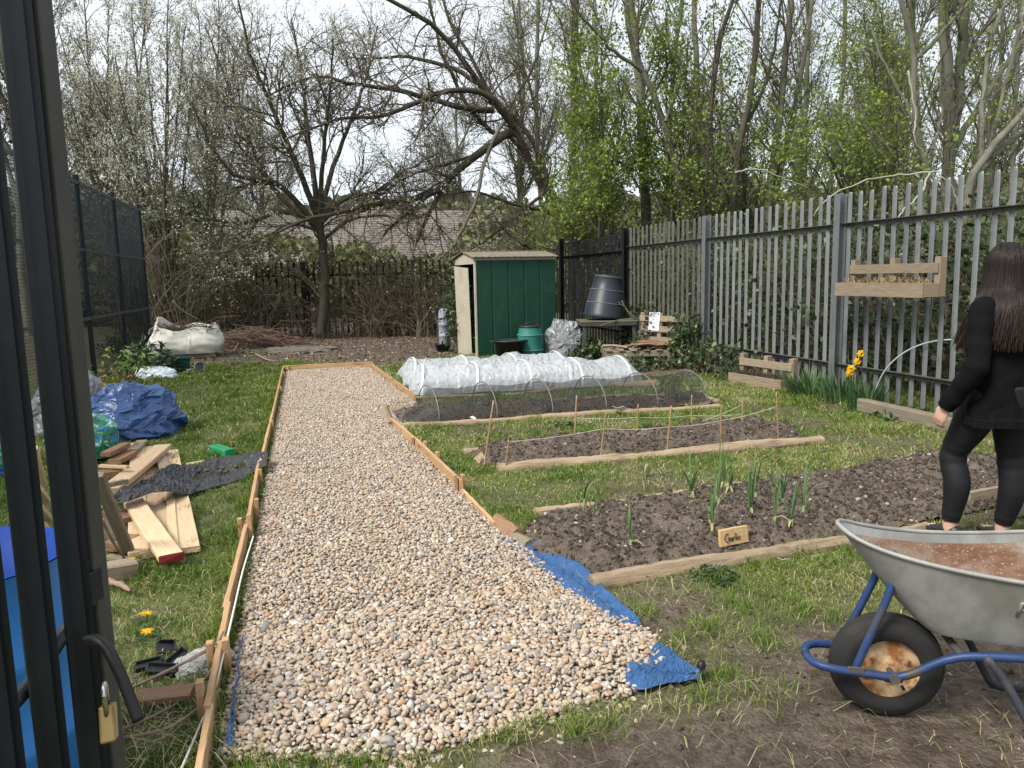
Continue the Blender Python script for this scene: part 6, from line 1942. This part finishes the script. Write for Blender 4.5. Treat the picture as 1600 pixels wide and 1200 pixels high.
# ivy and weeds round the bins, pallets and fence post on our side
IV = 'ivy growing on our side of the fence'
for q, rx, ry, h, lb, n in (((5.80, 10.85), .12, .25, .75, 'ivy mass climbing the fence between the pallet and the third grey post', 1500), ((5.7, 12.6), .2, .5, .9, 'ivy and weeds behind the low pallet', 900), ((5.3, 10.75), .5, .2, .20, 'low weeds in front of the pallets', 600),
                            ((4.8, 12.7), .3, .25, .26, 'weeds growing under the dark table', 900), ((5.65, 9.6), .25, .6, .45, 'weeds at the fence foot beyond the standing planter', 800), ((2.94, 14.85), .06, .16, 1.75, 'ivy column smothering the left back edge of the shed', 1500)):
    thicket('ivy_clump', lb, q, rx, ry, h, 36, 420, n, .075, dark_m, twig_br, IV, arch=.2 if q[0] > 3 else .03)
thicket('ground_ivy', 'low green creeping plants at the foot of the trees left of the bulk bag', atY(215, 560, 18.2), .6, .6, .45, 40, 400, 900, .07, green_m, twig_br, None, arch=.6)
# ------------------------------------------------------------------ house beyond the back fence
hq = atY(560, 440, 38.)
hs = thing('house', 'low red brick house with brown tiled roof half hidden behind the back fence', 'house', (hq[0]-6.6, 38., 0), math.radians(-2))
tile = mat('roof_tiles', [(0, (.10, .085, .075)), (.5, (.17, .15, .135)), (1, (.25, .225, .205))], 3, 6, .9, .3)
brick = mat('red_brick', [(0, (.16, .07, .05)), (.5, (.27, .12, .08)), (1, (.36, .19, .14))], 8, 6, .9, .3)
EV, RD, HL = 2.3, 4.6, 15.
MB().box((HL/2, 3.2, EV/2), (HL, 6.2, EV)).build('wall', brick, hs)
for s in (0, 1):
    mb = MB()
    for i in range(22):
        a_, b_ = i/22, (i+1)/22
        y = lambda t: (-.3+t*3.5) if not s else (6.7-t*3.5)
        z = lambda t: EV-.05+t*2.75
        mb.add([(-.3, y(a_), z(a_)+.03), (HL+.3, y(a_), z(a_)+.03), (HL+.3, y(b_), z(b_)), (-.3, y(b_), z(b_)), (-.3, y(a_), z(a_)-.03), (HL+.3, y(a_), z(a_)-.03)], [(0, 1, 2, 3), (4, 5, 1, 0)])
    mb.build('roof', tile, hs)
MB().add([(0, .1, EV), (0, 6.3, EV), (0, 3.2, EV+2.6)], [(0, 1, 2)]).add([(HL, .1, EV), (HL, 6.3, EV), (HL, 3.2, EV+2.6)], [(0, 1, 2)]).build('gable', brick, hs)
MB().box((HL/2, -.3, EV-.07), (HL+.5, .03, .12)).build('fascia', M['galv'], hs)
wpt = mat('white_window_frame', [(0, (.66, .67, .68)), (1, (.76, .77, .78))], 5, 2, .5)
glass = mat('window_glass', [(0, (.03, .035, .04)), (1, (.06, .07, .08))], 2, 2, .08, spec=.8)
x362 = (atY(362, 400, 38.)-np.array([hq[0]-6.6, 38., 0]))[0]
for x in (x362, x362+6.):
    fr = MB()
    for dx in (-.42, .42):
        fr.box((x+dx, .07, 1.75), (.07, .08, 1.0))
    fr.box((x, .07, 2.23), (.9, .08, .07)).box((x, .07, 1.27), (.9, .08, .07)).box((x, .07, 1.78), (.05, .06, .92))
    f_ = fr.build('window', wpt, hs)
    MB().box((x, .085, 1.75), (.78, .02, .9)).build('pane', glass, f_)
# ------------------------------------------------------------------ far trees and woodland
far_m = mat('far_foliage', [(0, (.07, .08, .030)), (.5, (.14, .15, .06)), (1, (.25, .25, .12))], 3, 2, .8, attr='tint', trans=.3)
def faraway(label, px_, py_, Y, wd, hh, n, size, m, name='distant_bush', lt=(0, 1)):
    c = atY(px_, py_, Y)
    r = thing(name, label, 'bush', (c[0], Y, 0), 0, 'distant bushes beyond the fences')
    u = rng.normal(size=(n, 3))
    u /= np.linalg.norm(u, axis=1)[:, None]
    k = (.55+.45*rng.random(n)**.5)*(1+.35*(fbm(u[:, 0]*2.2+px_, u[:, 1]*2.2, u[:, 2]*2.2, 3)-.5)*2)
    P = u*k[:, None]*np.array([wd/2, wd/2, hh/2])+np.array([0, 0, hh/2])
    P[:, 2] = np.abs(P[:, 2])
    v, f = leafquads(P, size*(.6+.8*rng.random(n)), 0, .7)
    np_obj('foliage', v, f, m, r, tint=lt[0]+(lt[1]-lt[0])*rng.random(n), world=False)
    mb = MB()
    for i in range(9):
        j = rng.integers(0, n)
        mb.tube(smoothline([(0, 0, 0), P[j]*.5+(0, 0, hh*.1), P[j]], 6), np.linspace(.09, .02, 6), 5)
    mb.build('stems', twig_dk, r)
for i, (px_, Y, wd, hh, lb) in enumerate(((120, 32, 5.0, 5.6, 'olive bush tree beyond the mesh fence, just right of the gate'), (190, 36, 5.5, 5.9, 'olive evergreen beyond the end of the mesh fence'), (285, 44, 4.5, 6.4, 'dark pointed evergreen far behind the thicket'),
                                          (390, 54, 8, 6.0, 'far bushes behind the house left of the blossom tree'), (260, 30, 6, 4.4, 'hedge bush left of the house'), (440, 33, 6, 3.6, 'garden hedge bush in front of the house, left of the blossom tree'), (560, 32, 5, 3.0, 'garden hedge bush in front of the house roof'), (660, 31, 4.5, 2.4, 'garden hedge bush left of the shed'),
                                          (800, 34, 6, 4.6, 'olive bushes behind the shed'), (740, 44, 7, 5.6, 'far olive bushes above the shed roof'), (880, 30, 5, 4.0, 'bushes behind the black fence by the shed'), (990, 26, 6, 3.6, 'far bushes behind the dull fence bay'), (1130, 22, 6, 3.4, 'far bushes behind the third grey post'), (1290, 18, 5, 3.2, 'far bushes behind the thick grey post'), (1450, 16, 5, 3.0, 'far bushes above the hanging planter'), (1590, 14, 5, 3.2, 'far bushes at the right edge'))):
    faraway(lb, px_, 430, Y, wd, hh, 2600, .26 if Y > 25 else .16, far_m if i not in (2,) else dark_m)
# belt of distant woodland closing the view
n = 46000
az = rng.uniform(YAW-.95, YAW+.95, n)
dd = rng.uniform(75, 120, n)
crest = 6.5+5.5*fbm(az*9, dd*0+.5, 2.2, 4)+3*vnoise(az*40, 1., 3.)
P = np.stack([np.sin(az)*dd, np.cos(az)*dd, crest*(dd/95)*rng.random(n)**.75], 1)
v, f = leafquads(P, 1.0*(.5+.9*rng.random(n)), 0, .8)
o = np_obj('woodland', v, f, mat('distant_wood', [(0, (.075, .080, .050)), (.6, (.13, .13, .085)), (1, (.19, .19, .125))], 3, 2, .9, attr='tint', trans=.2), tint=rng.random(n))
o['kind'] = 'stuff'
tag(o, 'hazy belt of distant woodland beyond the house', 'woodland')
# bare trees behind everything, thin against the sky: one built, copied with its parts
fb = [(np.array([[0, 0, -.1], [.05, 0, 2], [-.1, .1, 5], [.1, 0, 9], [.0, .1, 12]]), .16, .04)]
for k in range(9):
    z = random.uniform(2.5, 8)
    a = random.uniform(0, 2*PI)
    l = random.uniform(2, 4)
    fb.append((np.array([[0, 0, z], [math.cos(a)*l*.3, math.sin(a)*l*.3, z+l*.5], [math.cos(a)*l*.6, math.sin(a)*l*.6, z+l*1.3]]), .06, .015))
far0 = tree('bare_tree', 'bare grey tree beyond the house, showing at the far left', fb, [dict(n=120, ln=2.2, tr=(.2, 1), ang=(20, 55), up=.25, wig=.14, k=7, rs=.5, rmin=.012, rmax=.03, sides=4),
            dict(n=900, ln=1.2, tr=(.1, 1), ang=(20, 60), up=.15, wig=.18, k=5, rs=.6, rmin=.008, rmax=.012, sides=3), dict(n=2600, ln=.6, tr=(.1, 1), ang=(25, 75), up=.1, wig=.2, k=4, rs=.6, rmin=.006, rmax=.008, sides=3)],
            bark_gr, twig_gr, [(5000, .08, greybud_m, dict(off=.05))], 'bare trees in the background', base=(0, 0, 0))
spots = [(100, 30, 'bare grey tree beyond the mesh fence, its twigs beside the gate'), (40, 26, 'bare tree behind the mesh fence, seen left of the gate bars'), (420, 42, 'bare tree behind the house left of the blossom tree'), (720, 46, 'bare tree far behind the broken bough'), (930, 30, 'bare tree behind the leafy trees left of the pale trunk'),
         (1120, 30, 'bare tree behind the dark curving stem'), (1250, 34, 'bare tree between the birch-like stems'), (1540, 24, 'bare tree behind the double trunk'), (820, 34, 'bare tree behind the leaning trunks'), (1400, 26, 'bare tree behind the dark slim stem')]
for i, (px_, Y, lb) in enumerate(spots):
    c = atY(px_, 430, Y)
    s = random.uniform(.85, 1.2)
    if i == 0:
        place(far0, (c[0], Y, 0), (0, 0, 1.))
        far0['label'] = lb
    else:
        dup(far0, (c[0], Y, 0), random.uniform(0, 6.28), lb, (s, s, s*random.uniform(.9, 1.15)))
# ------------------------------------------------------------------ wheelbarrow
WB = G(1380, 1113)
wb = thing('wheelbarrow', 'galvanised wheelbarrow with blue frame and rusty wheel, standing on bare soil', 'wheelbarrow', (WB[0], WB[1], 0), math.radians(154))
trayM = mat('dull_galvanised_tray', [(0, (.14, .14, .13)), (.42, (.25, .25, .235)), (.58, (.33, .33, .315)), (1, (.44, .44, .425))], 9, 10, .55, .06, metal=.35, stretch=(1, 1, .6), speck=((.20, .19, .16), 6, .58, .8))
rustM = mat('rusty_tray_lining', [(0, (.09, .045, .025)), (.40, (.15, .075, .042)), (.52, (.20, .125, .085)), (.64, (.25, .21, .18)), (1, (.32, .31, .29))], 6, 10, .7, .3, dist=.6, stretch=(1, 1, 2), speck=((.30, .27, .24), 95, .60, .66))
rimM = mat('rusty_cream_rim', [(0, (.09, .028, .010)), (.44, (.24, .095, .03)), (.52, (.38, .22, .10)), (.62, (.46, .35, .21)), (1, (.54, .45, .31))], 15, 12, .75, .3, speck=((.12, .04, .014), 22, .54, .64))
tyreM = mat('dusty_tyre', [(0, (.012, .012, .012)), (.6, (.022, .021, .020)), (1, (.06, .055, .048))], 9, 7, .8, .15)
blueM = mat('worn_blue_paint', [(0, (.010, .020, .055)), (.5, (.018, .042, .12)), (1, (.045, .08, .18))], 14, 7, .45, .08, speck=((.06, .052, .045), 9, .52, .66))
def tray_ring(s, inset=0.):
    """outline of the tray at depth fraction s (0 rim .. 1 base)"""
    rim = [(.165, .0, .640), (.150, .055, .632), (.115, .098, .617), (.05, .128, .597), (-.05, .158, .577), (-.17, .188, .562), (-.32, .225, .553), (-.50, .265, .552), (-.66, .290, .558), (-.78, .285, .566), (-.855, .235, .574), (-.885, .13, .578), (-.89, 0, .579)]
    bot = [(-.10, .0), (-.104, .035), (-.115, .062), (-.14, .083), (-.18, .098), (-.24, .112), (-.33, .128), (-.43, .145), (-.52, .155), (-.58, .150), (-.62, .125), (-.64, .07), (-.645, 0)]
    P = smoothline([(x, y, z) for x, y, z in rim], 40)
    B = smoothline([(x, y, .318) for x, y in bot], 40)
    kx = s**1.04
    kz = 1-(1-s)**1.12 if s < 1 else 1
    Q = P+(B-P)*np.array([1, 1, 0])*kx
    Q[:, 2] = P[:, 2]+(B[:, 2]-P[:, 2])*kz
    c = np.array([-.36, 0, 0])
    if inset:
        d = Q-c
        d[:, 2] = 0
        Q = Q-d/np.linalg.norm(d, axis=1)[:, None]*inset
    return np.vstack([Q, (Q*np.array([1, -1, 1]))[-2:0:-1]])
ss = np.concatenate([np.linspace(0, .85, 14), [.90, .94, .97, .99, 1.]])
MB().rings([tray_ring(s) for s in ss]+[tray_ring(1)*np.array([.8, .5, 1])+(-.073, 0, -.002)], cap='end').build('tray', trayM, wb, smooth=True)
MB().rings([tray_ring(s, .0035)+(0, 0, .002) for s in ss if s < .14], cap=False).build('tray_inside', trayM, wb, smooth=True)
MB().rings([tray_ring(s, .004)+(0, 0, .002 if s < .9 else .006) for s in ss if s > .10]+[tray_ring(1)*np.array([.8, .5, 1])+(-.073, 0, .006)], cap='end').build('tray_lining', rustM, wb, smooth=True)
rl = tray_ring(0)
MB().tube(np.vstack([rl, rl[:2]]), .0075, 8, cap=False).build('rolled_rim', trayM, wb, smooth=True)
# pressed letters on the side (only the first two are in the picture)
def side_pt(x, z):
    best = None
    for s in np.linspace(.05, .95, 60):
        r_ = tray_ring(s)[:40]
        j = np.argmin(np.abs(r_[:, 0]-x))
        if best is None or abs(r_[j, 2]-z) < best[0]:
            best = (abs(r_[j, 2]-z), r_[j, 1])
    return np.array([x, best[1]+.0015, z])
em = MB()
for pts in ([(-.300, .455), (-.300, .505), (-.300, .505), (-.322, .505), (-.330, .493), (-.322, .480), (-.300, .480)],
            [(-.345, .472), (-.372, .474), (-.368, .489), (-.355, .491), (-.345, .482), (-.345, .468), (-.355, .457), (-.370, .461)]):
    em.tube([side_pt(x, z-.02) for x, z in pts], .0045, 6)
em.build('pressed_letters', trayM, wb, smooth=True)
wh = MB()
prof = []
TR, TW = .172, .047
for a in np.linspace(-2.25, 2.25, 41):
    rib = .005*math.sin(a*13) if abs(a) < 1.2 else 0
    prof.append((TR-.047+(.047+rib)*math.cos(a), TW*math.sin(a)*1.02))
ax = rotm(PI/2)
wh.lathe(prof, 72, (0, 0, TR), ax, cap=False)
tyre = wh.build('wheel', tyreM, wb, smooth=True)
tyre.name = 'wheel'
ri = MB()
for sg_ in (-1, 1):
    pr2 = [(.104, .034), (.100, .037), (.094, .030), (.088, .022), (.070, .020), (.045, .026), (.028, .036), (.022, .040), (.0001, .040)]
    ri.lathe([(r_, z*sg_) for r_, z in pr2], 48, (0, 0, TR), ax, cap=False)
ri.build('rim', rimM, tyre, smooth=True)
vl = MB()
vl.tube([(-.045, .026, TR-.062), (-.047, .040, TR-.064)], .005, 8)
vl.build('valve', M['rubber'], tyre)
hub = MB().tube([(0, -.095, TR), (0, .095, TR)], .009, 10).lathe([(.017, 0), (.017, .012)], 6, (0, .094, TR), rotm(-PI/2)).lathe([(.017, 0), (.017, .012)], 6, (0, -.094, TR), rotm(PI/2))
hub.build('axle', M['railsteel'], wb)
for sg_ in (-1, 1):
    y = .088*sg_
    p = [(-1.30, .30*sg_, .60), (-1.05, .29*sg_, .55), (-.70, .20*sg_, .34), (-.55, .165*sg_, .30), (-.30, .140*sg_, .288), (-.16, .115*sg_, .262), (-.05, .094*sg_, .19), (0, y, TR), (.08, y, .178), (.16, y, .184), (.215, .075*sg_, .187), (.242, .045*sg_, .188), (.250, 0, .188)]
    MB().tube(smoothline(p, 60), .0135, 12).build('frame_tube', blueM, wb, smooth=True)
    lg = [(-.24, .140*sg_, .285), (-.29, .15*sg_, .22), (-.36, .175*sg_, .09), (-.40, .19*sg_, .028), (-.46, .20*sg_, .014), (-.68, .20*sg_, .014), (-.74, .20*sg_, .05), (-.80, .21*sg_, .40)]
    MB().tube(smoothline(lg, 44), .0125, 10).build('leg', mat('muddy_dark_paint', [(0, (.015, .02, .03)), (.5, (.035, .04, .05)), (1, (.10, .09, .075))], 9, 6, .6, .15), wb, smooth=True)
    MB().tube([(-1.33, .305*sg_, .606), (-1.18, .297*sg_, .577)], .018, 12).build('grip', M['rubber'], wb, smooth=True)
    MB().box((.0, .0895*sg_, TR), (.055, .007, .034)).build('axle_plate', blueM, wb, bevel=.003)
u = [(.115, .088, .188), (.09, .086, .26), (.03, .078, .42), (.012, .070, .49), (.010, .050, .520), (.012, 0, .532), (.010, -.050, .520), (.012, -.070, .49), (.03, -.078, .42), (.09, -.086, .26), (.115, -.088, .188)]
MB().tube(smoothline(u, 60), .0125, 12).build('front_brace', blueM, wb, smooth=True)
MB().box((.115, .099, .192), (.05, .006, .022)).box((.115, -.099, .192), (.05, .006, .022)).build('clamp', M['railsteel'], wb, bevel=.002)
MB().lathe([(.011, 0), (.011, .018), (.006, .022)], 6, (.0, 0, .54), rotm(0, -.9, 0)).build('bolt', M['railsteel'], wb)
MB().tube([(-.18, -.12, .275), (-.18, .12, .275)], .012, 8).build('cross_tube', M['railsteel'], wb)
MB().tube([(-.55, -.165, .29), (-.55, .165, .29)], .012, 8).build('cross_tube', M['railsteel'], wb)
# ------------------------------------------------------------------ the person, seen from behind and to her left, looking up the garden
PB = G(1549, 850)
per = thing('person', 'person with long dark hair in black blazer, skirt and leggings, seen from behind', 'person', (PB[0], PB[1], 0), math.radians(4))
skin_m = mat('skin', [(0, (.42, .24, .17)), (1, (.55, .34, .25))], 9, 3, .5, .05)
black_m = mat('black_cloth', [(0, (.0035, .0035, .004)), (1, (.007, .007, .0085))], 60, 4, .9, .15, spec=.08)
legm = mat('black_leggings', [(0, (.005, .005, .007)), (1, (.010, .010, .013))], 40, 3, .65, .08, spec=.3)
hairm = mat('dark_brown_hair', [(0, (.007, .0045, .004)), (.5, (.017, .010, .008)), (1, (.050, .024, .018))], 5, 3, .42, attr='tint', spec=.2)
K = lambda *p: np.array(p, float)
def limb(mb, pts, rx, ry=None, k=26, n=18):
    P = smoothline(pts, k)
    t0 = np.linspace(0, 1, len(rx))
    t = np.linspace(0, 1, k)
    mb.tube(P, np.interp(t, t0, rx), n, ry=np.interp(t, t0, ry if ry is not None else rx))
LH, LK, LA = K(-.085, .0, .80), K(-.10, .175, .455), K(-.105, .165, .085)
RH, RK, RA = K(.085, 0, .80), K(.095, -.005, .445), K(.10, .02, .085)
LS, LE, LW = K(-.175, -.01, 1.235), K(-.255, -.055, .955), K(-.275, .085, .745)
RS, RE, RW = K(.175, -.01, 1.235), K(.245, -.03, .955), K(.25, .08, .755)
def torso(mb, g=0., zlo=.74, zhi=1.28, fold=0.):
    zz = np.linspace(zlo, zhi, 30)
    prof_ = [(.70, .165, .125), (.80, .165, .125), (.92, .140, .105), (1.05, .155, .112), (1.16, .170, .112), (1.23, .160, .095), (1.28, .075, .065)]
    a = np.linspace(0, 2*PI, 48, endpoint=False)
    rows = []
    for z in zz:
        rx, ry = (np.interp(z, [p[0] for p in prof_], [p[i] for p in prof_]) for i in (1, 2))
        rows.append(np.stack([(rx+g)*np.cos(a), (ry+g)*np.sin(a)-.01, 0*a+z], 1))
    mb.rings(rows)
body = MB()
torso(body)
limb(body, [LH, (LH+LK)/2+K(0, .01, 0), LK, (LK+LA)/2+K(0, -.025, .02), LA, LA-K(0, 0, .05)], [.088, .080, .056, .055, .037, .036])
limb(body, [RH, (RH+RK)/2+K(0, .01, 0), RK, (RK+RA)/2+K(0, -.025, .02), RA, RA-K(0, 0, .05)], [.088, .080, .056, .055, .037, .036])
limb(body, [LS, LE, LW], [.050, .040, .026])
limb(body, [RS, RE, RW], [.050, .040, .026])
limb(body, [(0, -.015, 1.25), (0, 0, 1.38)], [.055, .048], k=6)
for ft, yaw_ in ((LA, .15), (RA, -.25)):
    f_ = K(math.sin(-yaw_)*-1, math.cos(yaw_), 0)*np.array([-1, 1, 1])
    limb(body, [ft*K(1, 1, 0)+K(0, 0, .04)-f_*.05, ft*K(1, 1, 0)+K(0, 0, .04)+f_*.05, ft*K(1, 1, 0)+K(0, 0, .025)+f_*.16], [.024, .024, .018], [.02, .018, .012], 10)
# head with face turned up the garden
HC = K(0, .015, 1.445)
V, Fc = ICO[3]
hv = V*np.array([.074, .093, .112])
jaw = np.clip(-hv[:, 2]/.112, 0, 1)
hv[:, 0] *= 1-.28*jaw
hv[:, 1] += .012*jaw*(hv[:, 1] > 0)
body.add(hv+HC, Fc)
body.ico(HC+K(0, .100, -.022), (.011, .016, .018), 2)
body.ico(HC+K(0, .090, -.008), (.008, .012, .024), 2)
for s in (-1, 1):
    body.ico(HC+K(s*.076, 0, -.012), (.010, .018, .030), 2)
    body.ico(HC+K(s*.03, .083, .016), (.022, .010, .008), 2)
body.ico(HC+K(0, .088, -.055), (.022, .010, .007), 2)
def hand(mb, w_, d, pal, side):
    """relaxed hand: palm from the wrist along d, palm normal pal, five bent fingers"""
    d = d/np.linalg.norm(d)
    s = np.cross(d, pal)
    s /= np.linalg.norm(s)
    n_ = np.cross(s, d)
    pc = w_+d*.05
    P = np.array([w_, w_+d*.03, w_+d*.065, w_+d*.085])
    rows = []
    for p, wx, t in zip(P, (.024, .034, .038, .034), (.018, .016, .014, .010)):
        a = np.linspace(0, 2*PI, 16, endpoint=False)
        rows.append(p+np.cos(a)[:, None]*s*wx+np.sin(a)[:, None]*n_*t)
    mb.rings(rows)
    for k, (o_, l) in enumerate(((-.027, .062), (-.009, .072), (.009, .068), (.026, .054))):
        b0 = w_+d*.078+s*o_
        pts = [b0]
        for j, (fr, ang) in enumerate(((.45, .35), (.32, .85), (.25, 1.25))):
            pts.append(pts[-1]+(d*math.cos(ang)+n_*math.sin(ang))*l*fr)
        mb.tube(smoothline(pts, 10), np.linspace(.0085, .0065, 10), 8)
    b0 = w_+d*.025+s*side*.026
    mb.tube(smoothline([b0, b0+d*.022+s*side*.018+n_*.010, b0+d*.050+s*side*.016+n_*.022], 8), np.linspace(.011, .0075, 8), 8)
hand(body, LW, LW-LE+K(0, 0, -.10), K(1, 0, 0), -1)
hand(body, RW, RW-RE+K(0, 0, -.10), K(-1, 0, 0), 1)
bo_ = body.build('body', skin_m, per, smooth=True, remesh=.0052)
# leggings
lgm = MB()
def fol(pts, r_, seed):
    P = smoothline(pts, 40)
    t = np.linspace(0, 1, 40)
    R_a = np.interp(t, np.linspace(0, 1, len(r_)), r_)
    R_a = R_a+.0025*np.sin(t*70+seed)*np.exp(-((t-.52)/.10)**2)+.003*np.sin(t*95)*np.exp(-((t-.97)/.06)**2)
    lgm.tube(P, R_a, 22)
fol([LH+K(0, -.005, .03), (LH+LK)/2+K(0, .005, 0), LK, (LK+LA)/2+K(0, -.03, .03), LA+K(0, 0, .01)], [.105, .094, .066, .066, .045], 1)
fol([RH+K(0, -.005, .03), (RH+RK)/2+K(0, .005, 0), RK, (RK+RA)/2+K(0, -.03, .03), RA+K(0, 0, .01)], [.105, .094, .066, .066, .045], 2)
lgm.tube([(0, -.01, .74), (0, -.01, .86)], [.15, .16], 26, ry=[.115, .12])
lgm.build('leggings', legm, per, smooth=True, remesh=.0075)
# blazer: body shell with sleeves, open flaring front
bz = MB()
zz = np.linspace(.685, 1.285, 46)
prof_ = [(.655, .196, .14), (.75, .194, .14), (.88, .182, .138), (1.0, .178, .130), (1.14, .188, .126), (1.215, .180, .108), (1.25, .130, .088), (1.285, .072, .066)]
a = np.linspace(0, 2*PI, 90, endpoint=False)
rows = []
for z in zz:
    rx, ry = (np.interp(z, [p[0] for p in prof_], [p[i] for p in prof_]) for i in (1, 2))
    f_ = (fbm(np.cos(a)*2.3, np.sin(a)*2.3, z*4.5, 3)-.5)*.026+.007*crumple(np.cos(a)*.2, np.sin(a)*.2, z+0*a, 5., 8, 4)+.005*np.sin(a*5+z*17)*np.clip((1.1-z)/.4, 0, 1)
    frt = np.clip(np.sin(a), 0, 1)**1.5*np.clip((1.15-z)/.5, 0, 1)*.04
    rows.append(np.stack([(rx+f_)*np.cos(a), (ry+f_+frt)*np.sin(a)-.012, 0*a+z], 1))
bz.rings(rows)
def sleeve(S, E_, W_):
    P = smoothline([S+(S-E_)*.06*K(0, 0, 1)-K(S[0]*.18, 0, 0), S, (S+E_)/2, E_, (E_+W_)/2, W_+(W_-E_)*.02], 40)
    t = np.linspace(0, 1, 40)
    r_ = np.interp(t, [0, .1, .3, .58, .8, 1], [.058, .066, .060, .055, .050, .046])
    r_ = r_+.0022*np.sin(t*60)*np.exp(-((t-.58)/.13)**2)+.003*np.sin(t*37)
    bz.tube(P, r_, 22)
sleeve(LS, LE, LW)
sleeve(RS, RE, RW)
bz.build('blazer', black_m, per, smooth=True, remesh=.0075)
cr_ = MB()
c0 = K(-.118, .155, 1.075)
cr_.box(c0, (.05, .004, .055), rotm(0, 0, .62))
cr_.build('breast_pocket', black_m, per)
lg_m = mat('pale_green_embroidery', [(0, (.10, .36, .22)), (1, (.18, .50, .32))], 40, 2, .7)
bd_ = MB()
Rb = rotm(0, 0, .62)
for x, z, w_, h_ in ((0, .012, .030, .005), (.0, .0, .005, .016), (-.007, .004, .004, .012), (.008, .006, .004, .010), (0, -.012, .034, .006)):
    bd_.box(c0+Rb@K(x, .0035, z+.018), (w_, .002, h_), Rb)
    bd_.box(c0+Rb@K(x, .0035, z+.018)+K(-.055, -.045, 0), (w_, .002, h_), rotm(0, 0, 1.1))
bd_.build('blazer_badge', lg_m, per)
# pleated skirt
rows = []
a = np.linspace(0, 2*PI, 120, endpoint=False)
for z, rx, ry in ((.80, .175, .135), (.70, .192, .150), (.69, .205, .162), (.652, .209, .166)):
    pl_ = .004*np.sign(np.sin(a*14))*np.clip((.78-z)/.1, 0, 1)
    rows.append(np.stack([(rx+pl_)*np.cos(a), (ry+pl_)*np.sin(a)-.01, 0*a+z+.004*np.sin(a*5)], 1))
MB().rings(rows, cap=False).build('skirt', black_m, per, smooth=False, solid=.003)
# shoes
shm = mat('black_shoe', [(0, (.008, .008, .009)), (1, (.02, .02, .022))], 20, 3, .4)
for ft, yaw_ in ((LA, .15), (RA, -.25)):
    fwd = K(-math.sin(yaw_), math.cos(yaw_), 0)
    rt = K(fwd[1], -fwd[0], 0)
    b0 = ft*K(1, 1, 0)
    rows = []
    for y, w_, h_ in ((-.062, .012, .045), (-.055, .028, .066), (-.02, .034, .070), (.04, .037, .062), (.09, .042, .046), (.135, .040, .036), (.165, .028, .028), (.178, .010, .02)):
        aa = np.linspace(0, 2*PI, 20, endpoint=False)
        rows.append(b0+fwd*y+np.cos(aa)[:, None]*rt*w_+np.stack([0*aa, 0*aa, .004+h_*(.5+.5*np.sin(aa))], 1))
    sh_ = MB().rings(rows).build('shoe', shm, per, smooth=True)
    MB().box(b0+fwd*.125+rt*.0+K(0, 0, .037), (.05, .045, .004), np.stack([rt, fwd, K(0, 0, 1)], 1)@rotm(-.28)).build('toe_flash', mat('pale_shoe_flash', [(0, (.5, .5, .52)), (1, (.65, .65, .66))], 9, 2, .5), sh_)
# hair: cap, back fall and many strands
ns = 2600
ST_P = np.zeros((ns, 18, 3))
az = rng.uniform(-2.30, 2.30, ns)                            # 0 = straight back
el = rng.uniform(.02, 1., ns)**.8
HR_ = K(.093, .112, .121)
for i in range(ns):
    b_ = az[i]
    bx, by = math.sin(b_), -math.cos(b_)
    e0 = .05+1.35*rng.random()**1.5
    gr = 1+rng.normal(0, .02)
    pts = [HC+K(.012*np.sign(bx), .012, 0)*(1 if e < .3 else 0)+HR_*gr*K(bx*math.sin(e), by*math.sin(e), math.cos(e)) for e in np.linspace(e0, PI/2+.1, 4)]
    lw = abs(b_)
    k_ = np.clip((lw-1.1)/1.1, 0, 1)
    pts.append(HC+K(.116*bx, .122*by-.008, -.10))
    wd = .150+.03*rng.random()
    pts.append(K(bx*wd, -.115*math.cos(min(lw, 1.8))-.05+.11*k_, 1.25))
    pts.append(K(bx*(wd+.03)+rng.normal(0, .014), -.115*math.cos(min(lw, 1.6))-.055+.19*k_+rng.normal(0, .014), rng.uniform(1.035, 1.12)-.015*k_))
    ST_P[i] = smoothline(pts, 18)
ST_R = (.0040*(.6+.6*rng.random(ns)))[:, None]*np.interp(np.linspace(0, 1, 18), [0, .6, 1], [1, 1, .3])[None]
v, f = tubes(ST_P, ST_R, 4)
tt = np.repeat(rng.random(ns)*.5, 17*4)+np.tile(np.repeat(np.linspace(0, .5, 17)**1.5, 4), ns)
hr = np_obj('hair', v, f, hairm, per, tint=np.clip(tt, 0, 1), smooth=True, world=False)
cap_ = MB()
rows = []
for t in np.linspace(0, 1, 24):
    aa = np.linspace(-2.25, 2.25, 40)
    if t < .35:
        e = t/.35*PI/2
        rows.append([HC+K(.083*math.sin(b_)*math.sin(e), -.101*math.cos(b_)*math.sin(e), .114*math.cos(e)) for b_ in aa])
    else:
        q = (t-.35)/.65
        rows.append([HC+K(math.sin(b_)*(.083+.055*q), -.101*math.cos(b_)-.025*q-(.0 if abs(b_) < 1.5 else -.07*q), -.31*q) for b_ in aa])
cap_.rings(rows, closed=False, cap=False)
cap_.build('hair_fall', hairm, hr, smooth=True, solid=.006)
